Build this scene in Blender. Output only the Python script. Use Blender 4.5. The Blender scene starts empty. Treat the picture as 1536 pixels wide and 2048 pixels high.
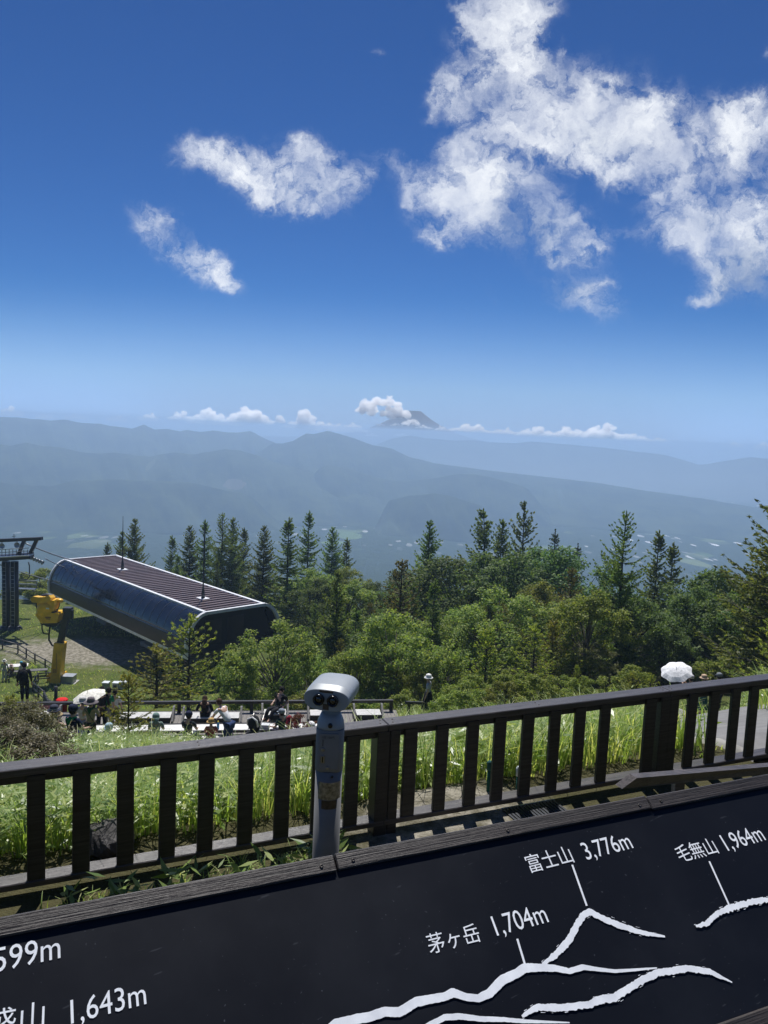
import bpy, bmesh, math, random
import numpy as np
from mathutils import Vector, Matrix

random.seed(7)
RNG = np.random.default_rng(11)
S = bpy.context.scene
COL = S.collection
R = math.radians

# ---------------------------------------------------------------- camera
# The eye is the world origin: x to the right, y away, z up.  Lengths in metres.
F = 1538.0                                   # focal length in pixels of the 1536 x 2048 photograph
PITCH, ROLL = R(6.0), R(2.58)
_f = np.array([0, math.cos(PITCH), -math.sin(PITCH)])
_r0 = np.array([1.0, 0, 0])
_u0 = np.array([0, math.sin(PITCH), math.cos(PITCH)])
_U = math.cos(ROLL) * _u0 - math.sin(ROLL) * _r0
_R = math.cos(ROLL) * _r0 + math.sin(ROLL) * _u0
cam_d = bpy.data.cameras.new('camera')
cam = bpy.data.objects.new('camera', cam_d)
COL.objects.link(cam)
cam_d.sensor_fit = 'VERTICAL'
cam_d.angle_y = 2 * math.atan(1024 / F)
cam_d.clip_start = 0.05
cam_d.clip_end = 40000
cam.matrix_world = Matrix(((_R[0], _U[0], -_f[0], 0), (_R[1], _U[1], -_f[1], 0), (_R[2], _U[2], -_f[2], 0), (0, 0, 0, 1)))
S.camera = cam

S.view_settings.view_transform = 'Standard'
S.view_settings.look = 'None'
S.view_settings.exposure = 0.10
S.view_settings.gamma = 1.0
S.cycles.volume_bounces = 12
S.cycles.max_bounces = 12
S.cycles.transparent_max_bounces = 12
S.cycles.sample_clamp_indirect = 6.0
S.cycles.use_denoising = True

# ---------------------------------------------------------------- sun and sky
SUN_EL, SUN_AZ = R(62), R(-4)                # azimuth from +y towards +x
sd = Vector((math.sin(SUN_AZ) * math.cos(SUN_EL), math.cos(SUN_AZ) * math.cos(SUN_EL), math.sin(SUN_EL)))
sl = bpy.data.lights.new('sun', 'SUN')
sl.energy = 5.0
sl.angle = R(0.53)
sl.color = (1.0, 0.975, 0.945)
so = bpy.data.objects.new('sun', sl)
COL.objects.link(so)
so.rotation_euler = sd.to_track_quat('Z', 'Y').to_euler()
so.location = (0, 0, 50)


def ray(px, py):
    return _f + (px - 768) / F * _R + (1024 - py) / F * _U


def at(px, py, y):
    d = ray(px, py)
    return d * (y / d[1])


def proj(p):
    p = np.asarray(p, float)
    w = p @ _f
    return 768 + F * (p @ _R) / w, 1024 - F * (p @ _U) / w


# ---------------------------------------------------------------- node helper
class NT:
    def __init__(s, tree):
        s.t = tree
        s.n = tree.nodes
        s.n.clear()

    def new(s, typ, **kw):
        n = s.n.new(typ)
        for k, v in kw.items():
            setattr(n, k, v)
        return n

    def link(s, a, b):
        s.t.links.new(a, b)

    def put(s, sock, v):
        if isinstance(v, bpy.types.NodeSocket):
            s.link(v, sock)
        else:
            sock.default_value = v

    def math(s, op, a, b=None, c=None, clamp=False):
        n = s.n.new('ShaderNodeMath')
        n.operation = op
        n.use_clamp = clamp
        s.put(n.inputs[0], a)
        if b is not None:
            s.put(n.inputs[1], b)
        if c is not None:
            s.put(n.inputs[2], c)
        return n.outputs[0]

    def vmath(s, op, a, b=None, out=0):
        n = s.n.new('ShaderNodeVectorMath')
        n.operation = op
        s.put(n.inputs[0], a)
        if b is not None:
            if op == 'SCALE':
                s.put(n.inputs['Scale'], b)
            else:
                s.put(n.inputs[1], b)
        return n.outputs[out]

    def noise(s, vec, scale, detail=4, rough=0.5, dist=0.0, out=0):
        n = s.n.new('ShaderNodeTexNoise')
        if vec is not None:
            s.link(vec, n.inputs['Vector'])
        n.inputs['Scale'].default_value = scale
        n.inputs['Detail'].default_value = detail
        n.inputs['Roughness'].default_value = rough
        n.inputs['Distortion'].default_value = dist
        return n.outputs[out]

    def ramp(s, fac, stops, interp='LINEAR'):
        n = s.n.new('ShaderNodeValToRGB')
        n.color_ramp.interpolation = interp
        e = n.color_ramp.elements
        while len(e) < len(stops):
            e.new(0.5)
        for i, (p, c) in enumerate(stops):
            e[i].position = p
            e[i].color = (c[0], c[1], c[2], 1) if hasattr(c, '__len__') else (c, c, c, 1)
        s.put(n.inputs[0], fac)
        return n.outputs[0]

    def mix(s, fac, a, b, blend='MIX'):
        n = s.n.new('ShaderNodeMix')
        n.data_type = 'RGBA'
        n.blend_type = blend
        s.put(n.inputs[0], fac)
        for sock, v in ((n.inputs[6], a), (n.inputs[7], b)):
            if isinstance(v, bpy.types.NodeSocket):
                s.link(v, sock)
            else:
                sock.default_value = (v[0], v[1], v[2], 1)
        return n.outputs[2]

    def smooth(s, x, lo, hi):
        n = s.n.new('ShaderNodeMapRange')
        n.interpolation_type = 'SMOOTHSTEP'
        s.put(n.inputs[0], x)
        n.inputs[1].default_value = lo
        n.inputs[2].default_value = hi
        return n.outputs[0]


# ---------------------------------------------------------------- world: sky and the high wispy clouds
W = bpy.data.worlds.new('World')
S.world = W
W.use_nodes = True
nt = NT(W.node_tree)
tc = nt.new('ShaderNodeTexCoord').outputs['Generated']
sep = nt.new('ShaderNodeSeparateXYZ')
nt.link(tc, sep.inputs[0])
zc = nt.math('MAXIMUM', sep.outputs[2], 0.055)
cmb = nt.new('ShaderNodeCombineXYZ')
nt.link(sep.outputs[0], cmb.inputs[0])
nt.link(sep.outputs[1], cmb.inputs[1])
nt.link(zc, cmb.inputs[2])
sky = nt.new('ShaderNodeTexSky', sky_type='NISHITA')
sky.sun_disc = False
sky.sun_elevation = SUN_EL
sky.sun_rotation = SUN_AZ
sky.altitude = 1900
sky.air_density = 1.0
sky.dust_density = 0.0
sky.ozone_density = 3.0
nt.link(cmb.outputs[0], sky.inputs['Vector'])
bg_sky = nt.new('ShaderNodeBackground')
gm_ = nt.new('ShaderNodeGamma')
nt.link(nt.mix(1.0, sky.outputs[0], (0.046, 0.068, 0.092), 'MULTIPLY'), gm_.inputs[0])
gm_.inputs[1].default_value = 1.22
nt.link(nt.vmath('SCALE', gm_.outputs[0], 10.0), bg_sky.inputs[0])
bg_sky.inputs[1].default_value = 0.086

# clouds live on directions: u = x/y, v = z/y, a fixed frame of the world
ys = nt.math('MAXIMUM', sep.outputs[1], 0.05)
u = nt.math('DIVIDE', sep.outputs[0], ys)
v = nt.math('DIVIDE', sep.outputs[2], ys)
uv = nt.new('ShaderNodeCombineXYZ')
nt.link(u, uv.inputs[0])
nt.link(v, uv.inputs[1])
uv.inputs[2].default_value = 1.0
warp_n = nt.noise(uv.outputs[0], 9.0, 6, 0.62, 0.0, out=1)
warp = nt.vmath('SCALE', nt.vmath('SUBTRACT', warp_n, (0.5, 0.5, 0.5)), 0.055)
warp2 = nt.vmath('SCALE', nt.vmath('SUBTRACT', nt.noise(uv.outputs[0], 42.0, 5, 0.65, 0.0, out=1), (0.5, 0.5, 0.5)), 0.030)
uvw = nt.vmath('ADD', nt.vmath('ADD', uv.outputs[0], warp), warp2)
sepw = nt.new('ShaderNodeSeparateXYZ')
nt.link(uvw, sepw.inputs[0])
uvw1 = nt.new('ShaderNodeCombineXYZ')
nt.link(sepw.outputs[0], uvw1.inputs[0])
nt.link(sepw.outputs[1], uvw1.inputs[1])
uvw1.inputs[2].default_value = 1.0


def blob_field(blobs):
    acc = None
    for b in blobs:
        px, py, rx, ry, wgt = b[:5]
        rot = R(b[5]) if len(b) > 5 else 0.0
        d = ray(px, py)
        cu, cv = d[0] / d[1], d[2] / d[1]
        rx, ry = rx / F, ry / F
        c, s_ = math.cos(rot), math.sin(rot)
        p = nt.vmath('DOT_PRODUCT', uvw1.outputs[0], (c / rx, s_ / rx, -(c * cu + s_ * cv) / rx), out=1)
        q = nt.vmath('DOT_PRODUCT', uvw1.outputs[0], (-s_ / ry, c / ry, -(-s_ * cu + c * cv) / ry), out=1)
        e = nt.math('MULTIPLY_ADD', q, q, nt.math('MULTIPLY', p, p))
        g = nt.math('POWER', math.exp(-1), e)
        acc = nt.math('MULTIPLY', g, wgt) if acc is None else nt.math('MULTIPLY_ADD', g, wgt, acc)
    return acc


# centre px, centre py, radius x, radius y, weight, rotation (degrees, up-right positive)
CLOUDS = [
    (395, 305, 55, 24, .62), (455, 330, 60, 34, .75, -20), (545, 350, 75, 50, 1.0, -12), (625, 345, 70, 52, 1.0), (685, 380, 45, 30, .75),
    (600, 295, 30, 24, .6), (545, 395, 60, 28, .7), (610, 405, 30, 24, .6),
    (305, 440, 44, 34, .62), (350, 478, 62, 38, .78, -35), (405, 525, 66, 28, .78, -38), (455, 565, 32, 18, .6, -50),
    (935, 20, 40, 50, .65), (1010, 25, 75, 50, .95), (1080, 20, 35, 22, .6), (985, 100, 70, 60, .9), (1040, 130, 55, 70, 1.0), (1000, 195, 85, 55, .95),
    (1060, 245, 70, 55, 1.1), (975, 290, 60, 40, .7), (870, 190, 18, 46, .62, -15), (912, 190, 22, 50, .5, -10), (900, 300, 50, 20, .45, 25),
    (960, 350, 60, 50, .75), (890, 400, 50, 50, .7), (940, 425, 75, 42, .85), (1010, 370, 60, 70, .9), (880, 465, 46, 18, .5), (1040, 430, 60, 55, .55),
    (1140, 205, 70, 60, .95), (1180, 250, 80, 50, .95), (1240, 220, 90, 65, 1.0), (1300, 250, 90, 55, 1.0), (1380, 265, 90, 45, .95), (1470, 250, 70, 40, .9),
    (1530, 225, 45, 40, .9), (1090, 290, 60, 45, .9), (1160, 300, 60, 30, .7), (1230, 340, 40, 34, .7), (1250, 290, 60, 40, .8), (1330, 320, 70, 30, .55),
    (1440, 310, 60, 35, .75), (1390, 400, 70, 60, .75), (1440, 450, 80, 55, .85), (1500, 400, 60, 80, .8), (1500, 490, 80, 60, .9), (1370, 450, 46, 40, .7),
    (1330, 380, 40, 60, .55), (1265, 455, 45, 20, .45), (1440, 555, 55, 34, .5, 30), (1390, 590, 40, 16, .4, 30), (1520, 550, 60, 50, .5),
    (1150, 455, 50, 45, .62), (1190, 480, 40, 30, .55), (1095, 430, 40, 50, .55), (1140, 505, 50, 20, .5), (1095, 475, 70, 45, .35),
    (1130, 575, 60, 40, .42), (1215, 605, 42, 42, .46), (1190, 570, 50, 18, .4, 20), (985, 578, 14, 30, .34, 30),
    (800, 335, 60, 22, .42, -30), (830, 380, 40, 40, .4), (740, 340, 22, 26, .36), (762, 95, 16, 13, .5, 40), (1130, 105, 12, 9, .4), (1533, 115, 12, 24, .62),
]
SHADE = [(1060, 465, 70, 50, .9), (1130, 570, 70, 45, .7), (1510, 560, 110, 50, 1.2), (1480, 500, 60, 30, .5), (1180, 270, 60, 24, .35), (1270, 300, 50, 20, .3),
         (640, 385, 70, 22, .35), (1400, 440, 50, 20, .4), (1020, 420, 30, 40, .4)]
M = blob_field(CLOUDS)
SH = blob_field(SHADE)
n1 = nt.noise(uvw, 14.0, 9, 0.62, 0.35)
n2 = nt.noise(uvw, 40.0, 8, 0.66, 0.5)
rdg = nt.math('SUBTRACT', 1.0, nt.math('MULTIPLY', nt.math('ABSOLUTE', nt.math('SUBTRACT', n2, 0.5)), 4.0))
fb = nt.math('MULTIPLY_ADD', rdg, 0.10, nt.math('MULTIPLY', n1, 1.0))
fb = nt.math('MULTIPLY_ADD', n2, 0.35, fb)
Me = nt.math('SUBTRACT', 1.0, nt.math('POWER', math.exp(-1), M))
dens = nt.math('MULTIPLY_ADD', nt.math('SUBTRACT', fb, 0.715), 3.4, nt.math('MULTIPLY', Me, 1.05))
gate = nt.smooth(M, 0.03, 0.70)
alpha = nt.math('MULTIPLY', nt.smooth(dens, -0.05, 1.60), gate)
veil = nt.smooth(nt.noise(uvw, 8.0, 5, 0.6, 0.2), 0.30, 0.62)
alpha = nt.math('MULTIPLY', alpha, nt.math('MULTIPLY_ADD', veil, 0.42, 0.56))
frontside = nt.smooth(sep.outputs[1], 0.2, 0.5)
alpha = nt.math('MULTIPLY', alpha, frontside)
shade = nt.math('SUBTRACT', nt.smooth(dens, -0.2, 1.2), nt.math('MULTIPLY', SH, 0.85), clamp=True)
shade = nt.math('MULTIPLY_ADD', nt.math('SUBTRACT', n2, 0.5), 0.6, shade, clamp=True)
ccol = nt.mix(shade, (0.36, 0.43, 0.56), (0.90, 0.93, 0.97))
bg_c = nt.new('ShaderNodeBackground')
nt.link(ccol, bg_c.inputs[0])
mixs = nt.new('ShaderNodeMixShader')
nt.link(alpha, mixs.inputs[0])
nt.link(bg_sky.outputs[0], mixs.inputs[1])
nt.link(bg_c.outputs[0], mixs.inputs[2])
outw = nt.new('ShaderNodeOutputWorld')
nt.link(mixs.outputs[0], outw.inputs[0])


# ---------------------------------------------------------------- object helpers
def tag(o, label=None, cat=None, group=None, kind=None):
    if label:
        o['label'] = label
    if cat:
        o['category'] = cat
    if group:
        o['group'] = group
    if kind:
        o['kind'] = kind
    return o


def thing(name, label, cat, loc=(0, 0, 0), rotz=0.0, group=None, scale=1.0):
    o = bpy.data.objects.new(name, None)
    o.empty_display_size = 0.2
    COL.objects.link(o)
    o.location = loc
    o.rotation_euler = (0, 0, rotz)
    o.scale = (scale, scale, scale)
    return tag(o, label, cat, group)


def copy_tree(o, parent=None):
    c = o.copy()
    COL.objects.link(c)
    if parent is not None:
        c.parent = parent
    for ch in o.children:
        copy_tree(ch, c)
    return c


def mesh_obj(name, V, Fc, mats, parent=None, midx=None, smooth=False):
    me = bpy.data.meshes.new(name)
    V = np.asarray(V, np.float32).reshape(-1, 3)
    if isinstance(Fc, np.ndarray) and Fc.ndim == 2:
        k = Fc.shape[1]
        nf = len(Fc)
        me.vertices.add(len(V))
        me.vertices.foreach_set('co', V.ravel())
        me.loops.add(nf * k)
        me.loops.foreach_set('vertex_index', Fc.astype(np.int32).ravel())
        me.polygons.add(nf)
        me.polygons.foreach_set('loop_start', np.arange(0, nf * k, k, dtype=np.int32))
        me.polygons.foreach_set('loop_total', np.full(nf, k, np.int32))
        me.update(calc_edges=True)
    else:
        me.from_pydata(V.tolist(), [], [list(f) for f in Fc])
        me.update()
    if mats is not None:
        for m in (mats if isinstance(mats, (list, tuple)) else [mats]):
            me.materials.append(m)
    if midx is not None:
        me.polygons.foreach_set('material_index', np.asarray(midx, np.int32))
    if smooth:
        me.polygons.foreach_set('use_smooth', np.ones(len(me.polygons), bool))
    o = bpy.data.objects.new(name, me)
    COL.objects.link(o)
    if parent is not None:
        o.parent = parent
    return o


def V3(p):
    return np.asarray(p, float)


def unit(v):
    v = np.asarray(v, float)
    n = np.linalg.norm(v)
    return v / n if n > 1e-12 else v


class MB:
    """collects shapes; build() links them as ONE mesh object"""

    def __init__(s, org=(0, 0, 0)):
        s.v, s.f, s.m = [], [], []
        s.org = V3(org)
        s.sm = []

    def add(s, vs, fs, m=0, sm=False):
        o = len(s.v)
        s.v += [tuple(V3(p) - s.org) for p in vs]
        s.f += [tuple(i + o for i in f) for f in fs]
        s.m += [m] * len(fs)
        s.sm += [sm] * len(fs)

    def box(s, c, size, ax=None, m=0, bev=0.0):
        c = V3(c)
        ax = np.eye(3) if ax is None else np.asarray(ax, float)
        h = V3(size) / 2
        if bev <= 0:
            vs = [c + ax[0] * h[0] * i + ax[1] * h[1] * j + ax[2] * h[2] * k for i in (-1, 1) for j in (-1, 1) for k in (-1, 1)]
            s.add(vs, [(0, 1, 3, 2), (4, 6, 7, 5), (0, 4, 5, 1), (2, 3, 7, 6), (0, 2, 6, 4), (1, 5, 7, 3)], m)
            return
        # chamfered box: 24 vertices
        b = min(bev, min(h) * 0.9)
        vs, idx = [], {}
        for i in (-1, 1):
            for j in (-1, 1):
                for k in (-1, 1):
                    for a in range(3):
                        d = [h[0] - b, h[1] - b, h[2] - b]
                        d[a] = h[a]
                        idx[(i, j, k, a)] = len(vs)
                        vs.append(c + ax[0] * d[0] * i + ax[1] * d[1] * j + ax[2] * d[2] * k)
        fs = []
        for a in range(3):
            o1, o2 = [(1, 2), (2, 0), (0, 1)][a]
            for sg in (-1, 1):
                q = []
                for s1, s2 in ((-1, -1), (1, -1), (1, 1), (-1, 1)):
                    t = [0, 0, 0]
                    t[a], t[o1], t[o2] = sg, s1, s2
                    q.append(idx[(*t, a)])
                fs.append(tuple(q) if sg > 0 else tuple(q[::-1]))
        for a in range(3):              # edges along axis a
            o1, o2 = [(1, 2), (2, 0), (0, 1)][a]
            for s1 in (-1, 1):
                for s2 in (-1, 1):
                    def g(e, w):
                        t = [0, 0, 0]
                        t[a], t[o1], t[o2] = e, s1, s2
                        return idx[(*t, w)]
                    q = (g(-1, o1), g(1, o1), g(1, o2), g(-1, o2))
                    fs.append(q if s1 * s2 < 0 else q[::-1])
        for i in (-1, 1):
            for j in (-1, 1):
                for k in (-1, 1):
                    q = (idx[(i, j, k, 0)], idx[(i, j, k, 1)], idx[(i, j, k, 2)])
                    fs.append(q if i * j * k > 0 else q[::-1])
        s.add(vs, fs, m)

    def beam(s, p0, p1, w, h, up=(0, 0, 1), m=0, bev=0.0):
        """a bar from p0 to p1, w wide (sideways) and h high (along up)"""
        p0, p1 = V3(p0), V3(p1)
        L = np.linalg.norm(p1 - p0)
        x = (p1 - p0) / L
        y = unit(np.cross(up, x)) if np.linalg.norm(np.cross(up, x)) > 1e-6 else unit(np.cross((0, 1, 0), x))
        z = np.cross(x, y)
        s.box((p0 + p1) / 2, (L, w, h), (x, y, z), m, bev)

    def tube(s, pts, rad, n=8, m=0, caps=True, sm=True):
        pts = [V3(p) for p in pts]
        rad = rad if hasattr(rad, '__len__') else [rad] * len(pts)
        vs, fs = [], []
        prev = None
        for i, p in enumerate(pts):
            t = unit(pts[min(i + 1, len(pts) - 1)] - pts[max(i - 1, 0)])
            a = np.array([0, 0, 1.0]) if abs(t[2]) < .9 else np.array([1.0, 0, 0])
            if prev is not None:
                a = prev
            x = unit(a - t * (a @ t))
            prev = x
            y = np.cross(t, x)
            for k in range(n):
                th = 2 * math.pi * k / n
                vs.append(p + rad[i] * (math.cos(th) * x + math.sin(th) * y))
        for i in range(len(pts) - 1):
            for k in range(n):
                fs.append((i * n + k, i * n + (k + 1) % n, (i + 1) * n + (k + 1) % n, (i + 1) * n + k))
        s.add(vs, fs, m, sm)
        if caps:
            o = len(s.v) - len(vs)
            s.f += [tuple(o + k for k in range(n))[::-1], tuple(o + (len(pts) - 1) * n + k for k in range(n))]
            s.m += [m, m]
            s.sm += [False, False]

    def lathe(s, c, prof, n=16, ax=None, m=0, sm=True):
        """prof: (radius, height) pairs turned about ax[2]"""
        c = V3(c)
        ax = np.eye(3) if ax is None else np.asarray(ax, float)
        vs, fs = [], []
        for r_, z_ in prof:
            for k in range(n):
                th = 2 * math.pi * k / n
                vs.append(c + ax[2] * z_ + r_ * (math.cos(th) * ax[0] + math.sin(th) * ax[1]))
        for i in range(len(prof) - 1):
            for k in range(n):
                fs.append((i * n + k, i * n + (k + 1) % n, (i + 1) * n + (k + 1) % n, (i + 1) * n + k))
        s.add(vs, fs, m, sm)
        o = len(s.v) - len(vs)
        if prof[0][0] > 1e-5:
            s.f.append(tuple(o + k for k in range(n))[::-1]); s.m.append(m); s.sm.append(False)
        if prof[-1][0] > 1e-5:
            s.f.append(tuple(o + (len(prof) - 1) * n + k for k in range(n))); s.m.append(m); s.sm.append(False)

    def prism(s, poly, d, m=0):
        """poly: list of 3-D points (planar), extruded by vector d"""
        n = len(poly)
        vs = [V3(p) for p in poly] + [V3(p) + V3(d) for p in poly]
        fs = [tuple(range(n))[::-1], tuple(range(n, 2 * n))] + [(i, (i + 1) % n, n + (i + 1) % n, n + i) for i in range(n)]
        s.add(vs, fs, m)

    def ball(s, c, rx, ry=None, rz=None, n=12, k=8, m=0, ax=None):
        ry = rx if ry is None else ry
        rz = rx if rz is None else rz
        c = V3(c)
        ax = np.eye(3) if ax is None else np.asarray(ax, float)
        vs, fs = [], []
        for i in range(k + 1):
            ph = math.pi * i / k
            for j in range(n):
                th = 2 * math.pi * j / n
                vs.append(c + ax[0] * rx * math.sin(ph) * math.cos(th) + ax[1] * ry * math.sin(ph) * math.sin(th) + ax[2] * rz * math.cos(ph))
        for i in range(k):
            for j in range(n):
                fs.append((i * n + j, (i + 1) * n + j, (i + 1) * n + (j + 1) % n, i * n + (j + 1) % n))
        s.add(vs, fs, m, True)

    def build(s, name, mats, parent=None, label=None):
        o = mesh_obj(name, s.v, s.f, mats, parent, s.m)
        me = o.data
        me.polygons.foreach_set('use_smooth', np.asarray(s.sm, bool))
        bm = bmesh.new()
        bm.from_mesh(me)
        bmesh.ops.recalc_face_normals(bm, faces=bm.faces)
        bm.to_mesh(me)
        bm.free()
        if label:
            o['label'] = label
        return o


# ---------------------------------------------------------------- materials
def mat(name, col, rough=0.6, metal=0.0, var=0.12, scale=6.0, bump=0.0, bscale=40.0, stretch=None, spec=0.5, coord='Object'):
    m = bpy.data.materials.new(name)
    m.use_nodes = True
    t = NT(m.node_tree)
    b = t.new('ShaderNodeBsdfPrincipled')
    o = t.new('ShaderNodeOutputMaterial')
    t.link(b.outputs[0], o.inputs[0])
    tcn = t.new('ShaderNodeTexCoord')
    vec = tcn.outputs[coord]
    if stretch is not None:
        mp = t.new('ShaderNodeMapping')
        t.link(vec, mp.inputs[0])
        mp.vector_type = 'TEXTURE'          # turn first, then stretch
        mp.inputs['Rotation'].default_value = (0, 0, -stretch[3] if len(stretch) > 3 else 0)
        mp.inputs['Scale'].default_value = tuple(1 / q_ for q_ in stretch[:3])
        vec = mp.outputs[0]
    n = t.noise(vec, scale, 5, 0.6)
    lo = tuple(max(0, c * (1 - var * 2.2)) for c in col)
    hi = tuple(min(1, c * (1 + var * 2.2)) for c in col)
    t.link(t.ramp(n, [(0.3, lo), (0.7, hi)]), b.inputs['Base Color'])
    b.inputs['Roughness'].default_value = rough
    b.inputs['Metallic'].default_value = metal
    b.inputs['Specular IOR Level'].default_value = spec
    if bump > 0:
        bn = t.new('ShaderNodeBump')
        bn.inputs['Strength'].default_value = bump
        bn.inputs['Distance'].default_value = 0.02
        t.link(t.noise(vec, bscale, 4, 0.6), bn.inputs['Height'])
        t.link(bn.outputs[0], b.inputs['Normal'])
    return m


def leaf_mat(name, a, b_, c, trans=0.4, tr_gain=1.5, rough=0.5, spec=0.25):
    """foliage: every leaf its own tint, light passes through the blade"""
    m = bpy.data.materials.new(name)
    m.use_nodes = True
    t = NT(m.node_tree)
    geo = t.new('ShaderNodeNewGeometry')
    oi = t.new('ShaderNodeObjectInfo')
    rnd = geo.outputs['Random Per Island']
    col = t.ramp(rnd, [(0.0, a), (0.55, b_), (1.0, c)])
    hv = t.new('ShaderNodeHueSaturation')
    t.link(col, hv.inputs['Color'])
    t.link(t.math('MULTIPLY_ADD', oi.outputs['Random'], 0.05, 0.475), hv.inputs['Hue'])
    t.link(t.math('MULTIPLY_ADD', oi.outputs['Random'], 0.5, 0.75), hv.inputs['Value'])
    d = t.new('ShaderNodeBsdfPrincipled')
    t.link(hv.outputs[0], d.inputs['Base Color'])
    d.inputs['Roughness'].default_value = rough
    d.inputs['Specular IOR Level'].default_value = spec
    tr = t.new('ShaderNodeBsdfTranslucent')
    t.link(t.mix(1.0, hv.outputs[0], (tr_gain, tr_gain, tr_gain * 0.45), 'MULTIPLY'), tr.inputs[0])
    mx = t.new('ShaderNodeMixShader')
    mx.inputs[0].default_value = trans
    t.link(d.outputs[0], mx.inputs[1])
    t.link(tr.outputs[0], mx.inputs[2])
    o = t.new('ShaderNodeOutputMaterial')
    t.link(mx.outputs[0], o.inputs[0])
    return m


MT = {}
# ================================================================ LAND
FD = np.array([0.9172, 0.3984, 0.0])          # direction of the near railing and the panel, along the terrace edge
FN = np.array([-0.3984, 0.9172, 0.0])         # away from the viewer
LP = np.array([(5.7, -3.1), (12, -5.75), (20, -9.0), (22.5, -10.0), (23.8, -11.25), (30.3, -11.6), (31.2, -12.7), (34, -13.8), (40, -16.0), (50, -19.2), (57, -20.25), (84, -20.4), (105, -28), (150, -47), (300, -100),
               (600, -150), (1200, -206), (1700, -212), (3500, -214), (7000, -214), (9000, -214)])
RP = np.array([(5.7, -3.1), (12, -5.0), (20, -7.7), (28, -10.6), (35, -11.7), (40, -12.8), (60, -18), (80, -21.5), (105, -28), (150, -47), (300, -100),
               (600, -150), (1200, -206), (1700, -212), (3500, -214), (7000, -214), (9000, -214)])


def sstep(x, a, b):
    t = np.clip((x - a) / (b - a), 0, 1)
    return t * t * (3 - 2 * t)


def bumps(x, y, seed=0):
    r_ = np.random.default_rng(seed)
    z = np.zeros_like(x, dtype=float)
    for k in range(7):
        a = r_.uniform(0, 6.28)
        f_ = 0.35 * 1.7 ** k
        z = z + np.sin((x * math.cos(a) + y * math.sin(a)) * f_ + r_.uniform(0, 6.28)) / 1.5 ** k
    return z / 3


def TZ(x, y):
    x = np.asarray(x, float)
    y = np.asarray(y, float)
    q = x * FN[0] + y * FN[1]
    d = np.sqrt(x * x + y * y)
    yy = y + (d - y) * sstep(d, 120, 300)
    t = q + (yy - q) * sstep(q, 6, 16)
    w = sstep(x + 0.0 * y, -1.0, 9.0)
    z = np.interp(t, LP[:, 0], LP[:, 1]) * (1 - w) + np.interp(t, RP[:, 0], RP[:, 1]) * w
    near = np.interp(q, [1.9, 2.5, 3.0, 5.7], [-1.62, -1.75, -3.0, -3.1])
    z = np.where(q < 5.7, near, z)
    flat = sstep(t, 21.5, 23.5) * (1 - sstep(t, 33, 37)) * (1 - w)
    plat = sstep(t, 52, 58) * (1 - sstep(t, 80, 86)) * (1 - sstep(x, -12, 0))
    z = z + bumps(x * 1.6, y * 1.6, 3) * 0.10 * sstep(q, 5.8, 8) * (1 - 0.8 * np.maximum(flat, plat))
    z = z + bumps(x * .02, y * .02, 5) * 9 * sstep(d, 300, 1200) + bumps(x * .06, y * .06, 6) * 2.5 * sstep(d, 150, 600)
    return z


def ground_at(px, depth):
    """ground point seen in image column px at distance y = depth"""
    x = (px - 768) / F * depth
    for _ in range(12):
        p = np.array([x, depth, float(TZ(x, depth))])
        x += (px - proj(p)[0]) / F * depth * 0.9
    return np.array([x, depth, float(TZ(x, depth))])


def ground_hit(px, py, lo=4.0, hi=200.0):
    d = ray(px, py)
    prev = lo
    y = lo
    while y < hi:
        p = d * (y / d[1])
        if p[2] < TZ(p[0], p[1]):
            break
        prev = y
        y *= 1.01
    for _ in range(25):
        mid = (prev + y) / 2
        p = d * (mid / d[1])
        if p[2] < TZ(p[0], p[1]):
            y = mid
        else:
            prev = mid
    return p


# ---- one ground sheet, fine near the eye and coarse far away
rad = np.concatenate([np.linspace(0.3, 4, 14), np.geomspace(4.2, 4250, 300)])
ang = np.concatenate([np.linspace(-62, 62, 420), np.linspace(62, 298, 120)[1:-1]])
A, Rr = np.meshgrid(np.radians(ang), rad)
gx, gy = Rr * np.sin(A), Rr * np.cos(A)
gz = TZ(gx, gy)
na, nr = len(ang), len(rad)
i, j = np.meshgrid(np.arange(nr - 1), np.arange(na), indexing='ij')
j2 = (j + 1) % na
q4 = np.stack([i * na + j, (i + 1) * na + j, (i + 1) * na + j2, i * na + j2], -1).reshape(-1, 4)
Vg = np.stack([gx, gy, gz], -1).reshape(-1, 3)
Vg = np.concatenate([Vg, [[0, 0, float(TZ(0, 0))]]])
ground = mesh_obj('ground', Vg, q4, None, smooth=True)
ground['kind'] = 'structure'

m = bpy.data.materials.new('ground')
m.use_nodes = True
t = NT(m.node_tree)
pos = t.new('ShaderNodeTexCoord').outputs['Object']
sp = t.new('ShaderNodeSeparateXYZ')
t.link(pos, sp.inputs[0])
flatv = t.new('ShaderNodeCombineXYZ')
t.link(sp.outputs[0], flatv.inputs[0])
t.link(sp.outputs[1], flatv.inputs[1])
pf = flatv.outputs[0]
dist = t.vmath('LENGTH', pf, out=1)
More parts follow.
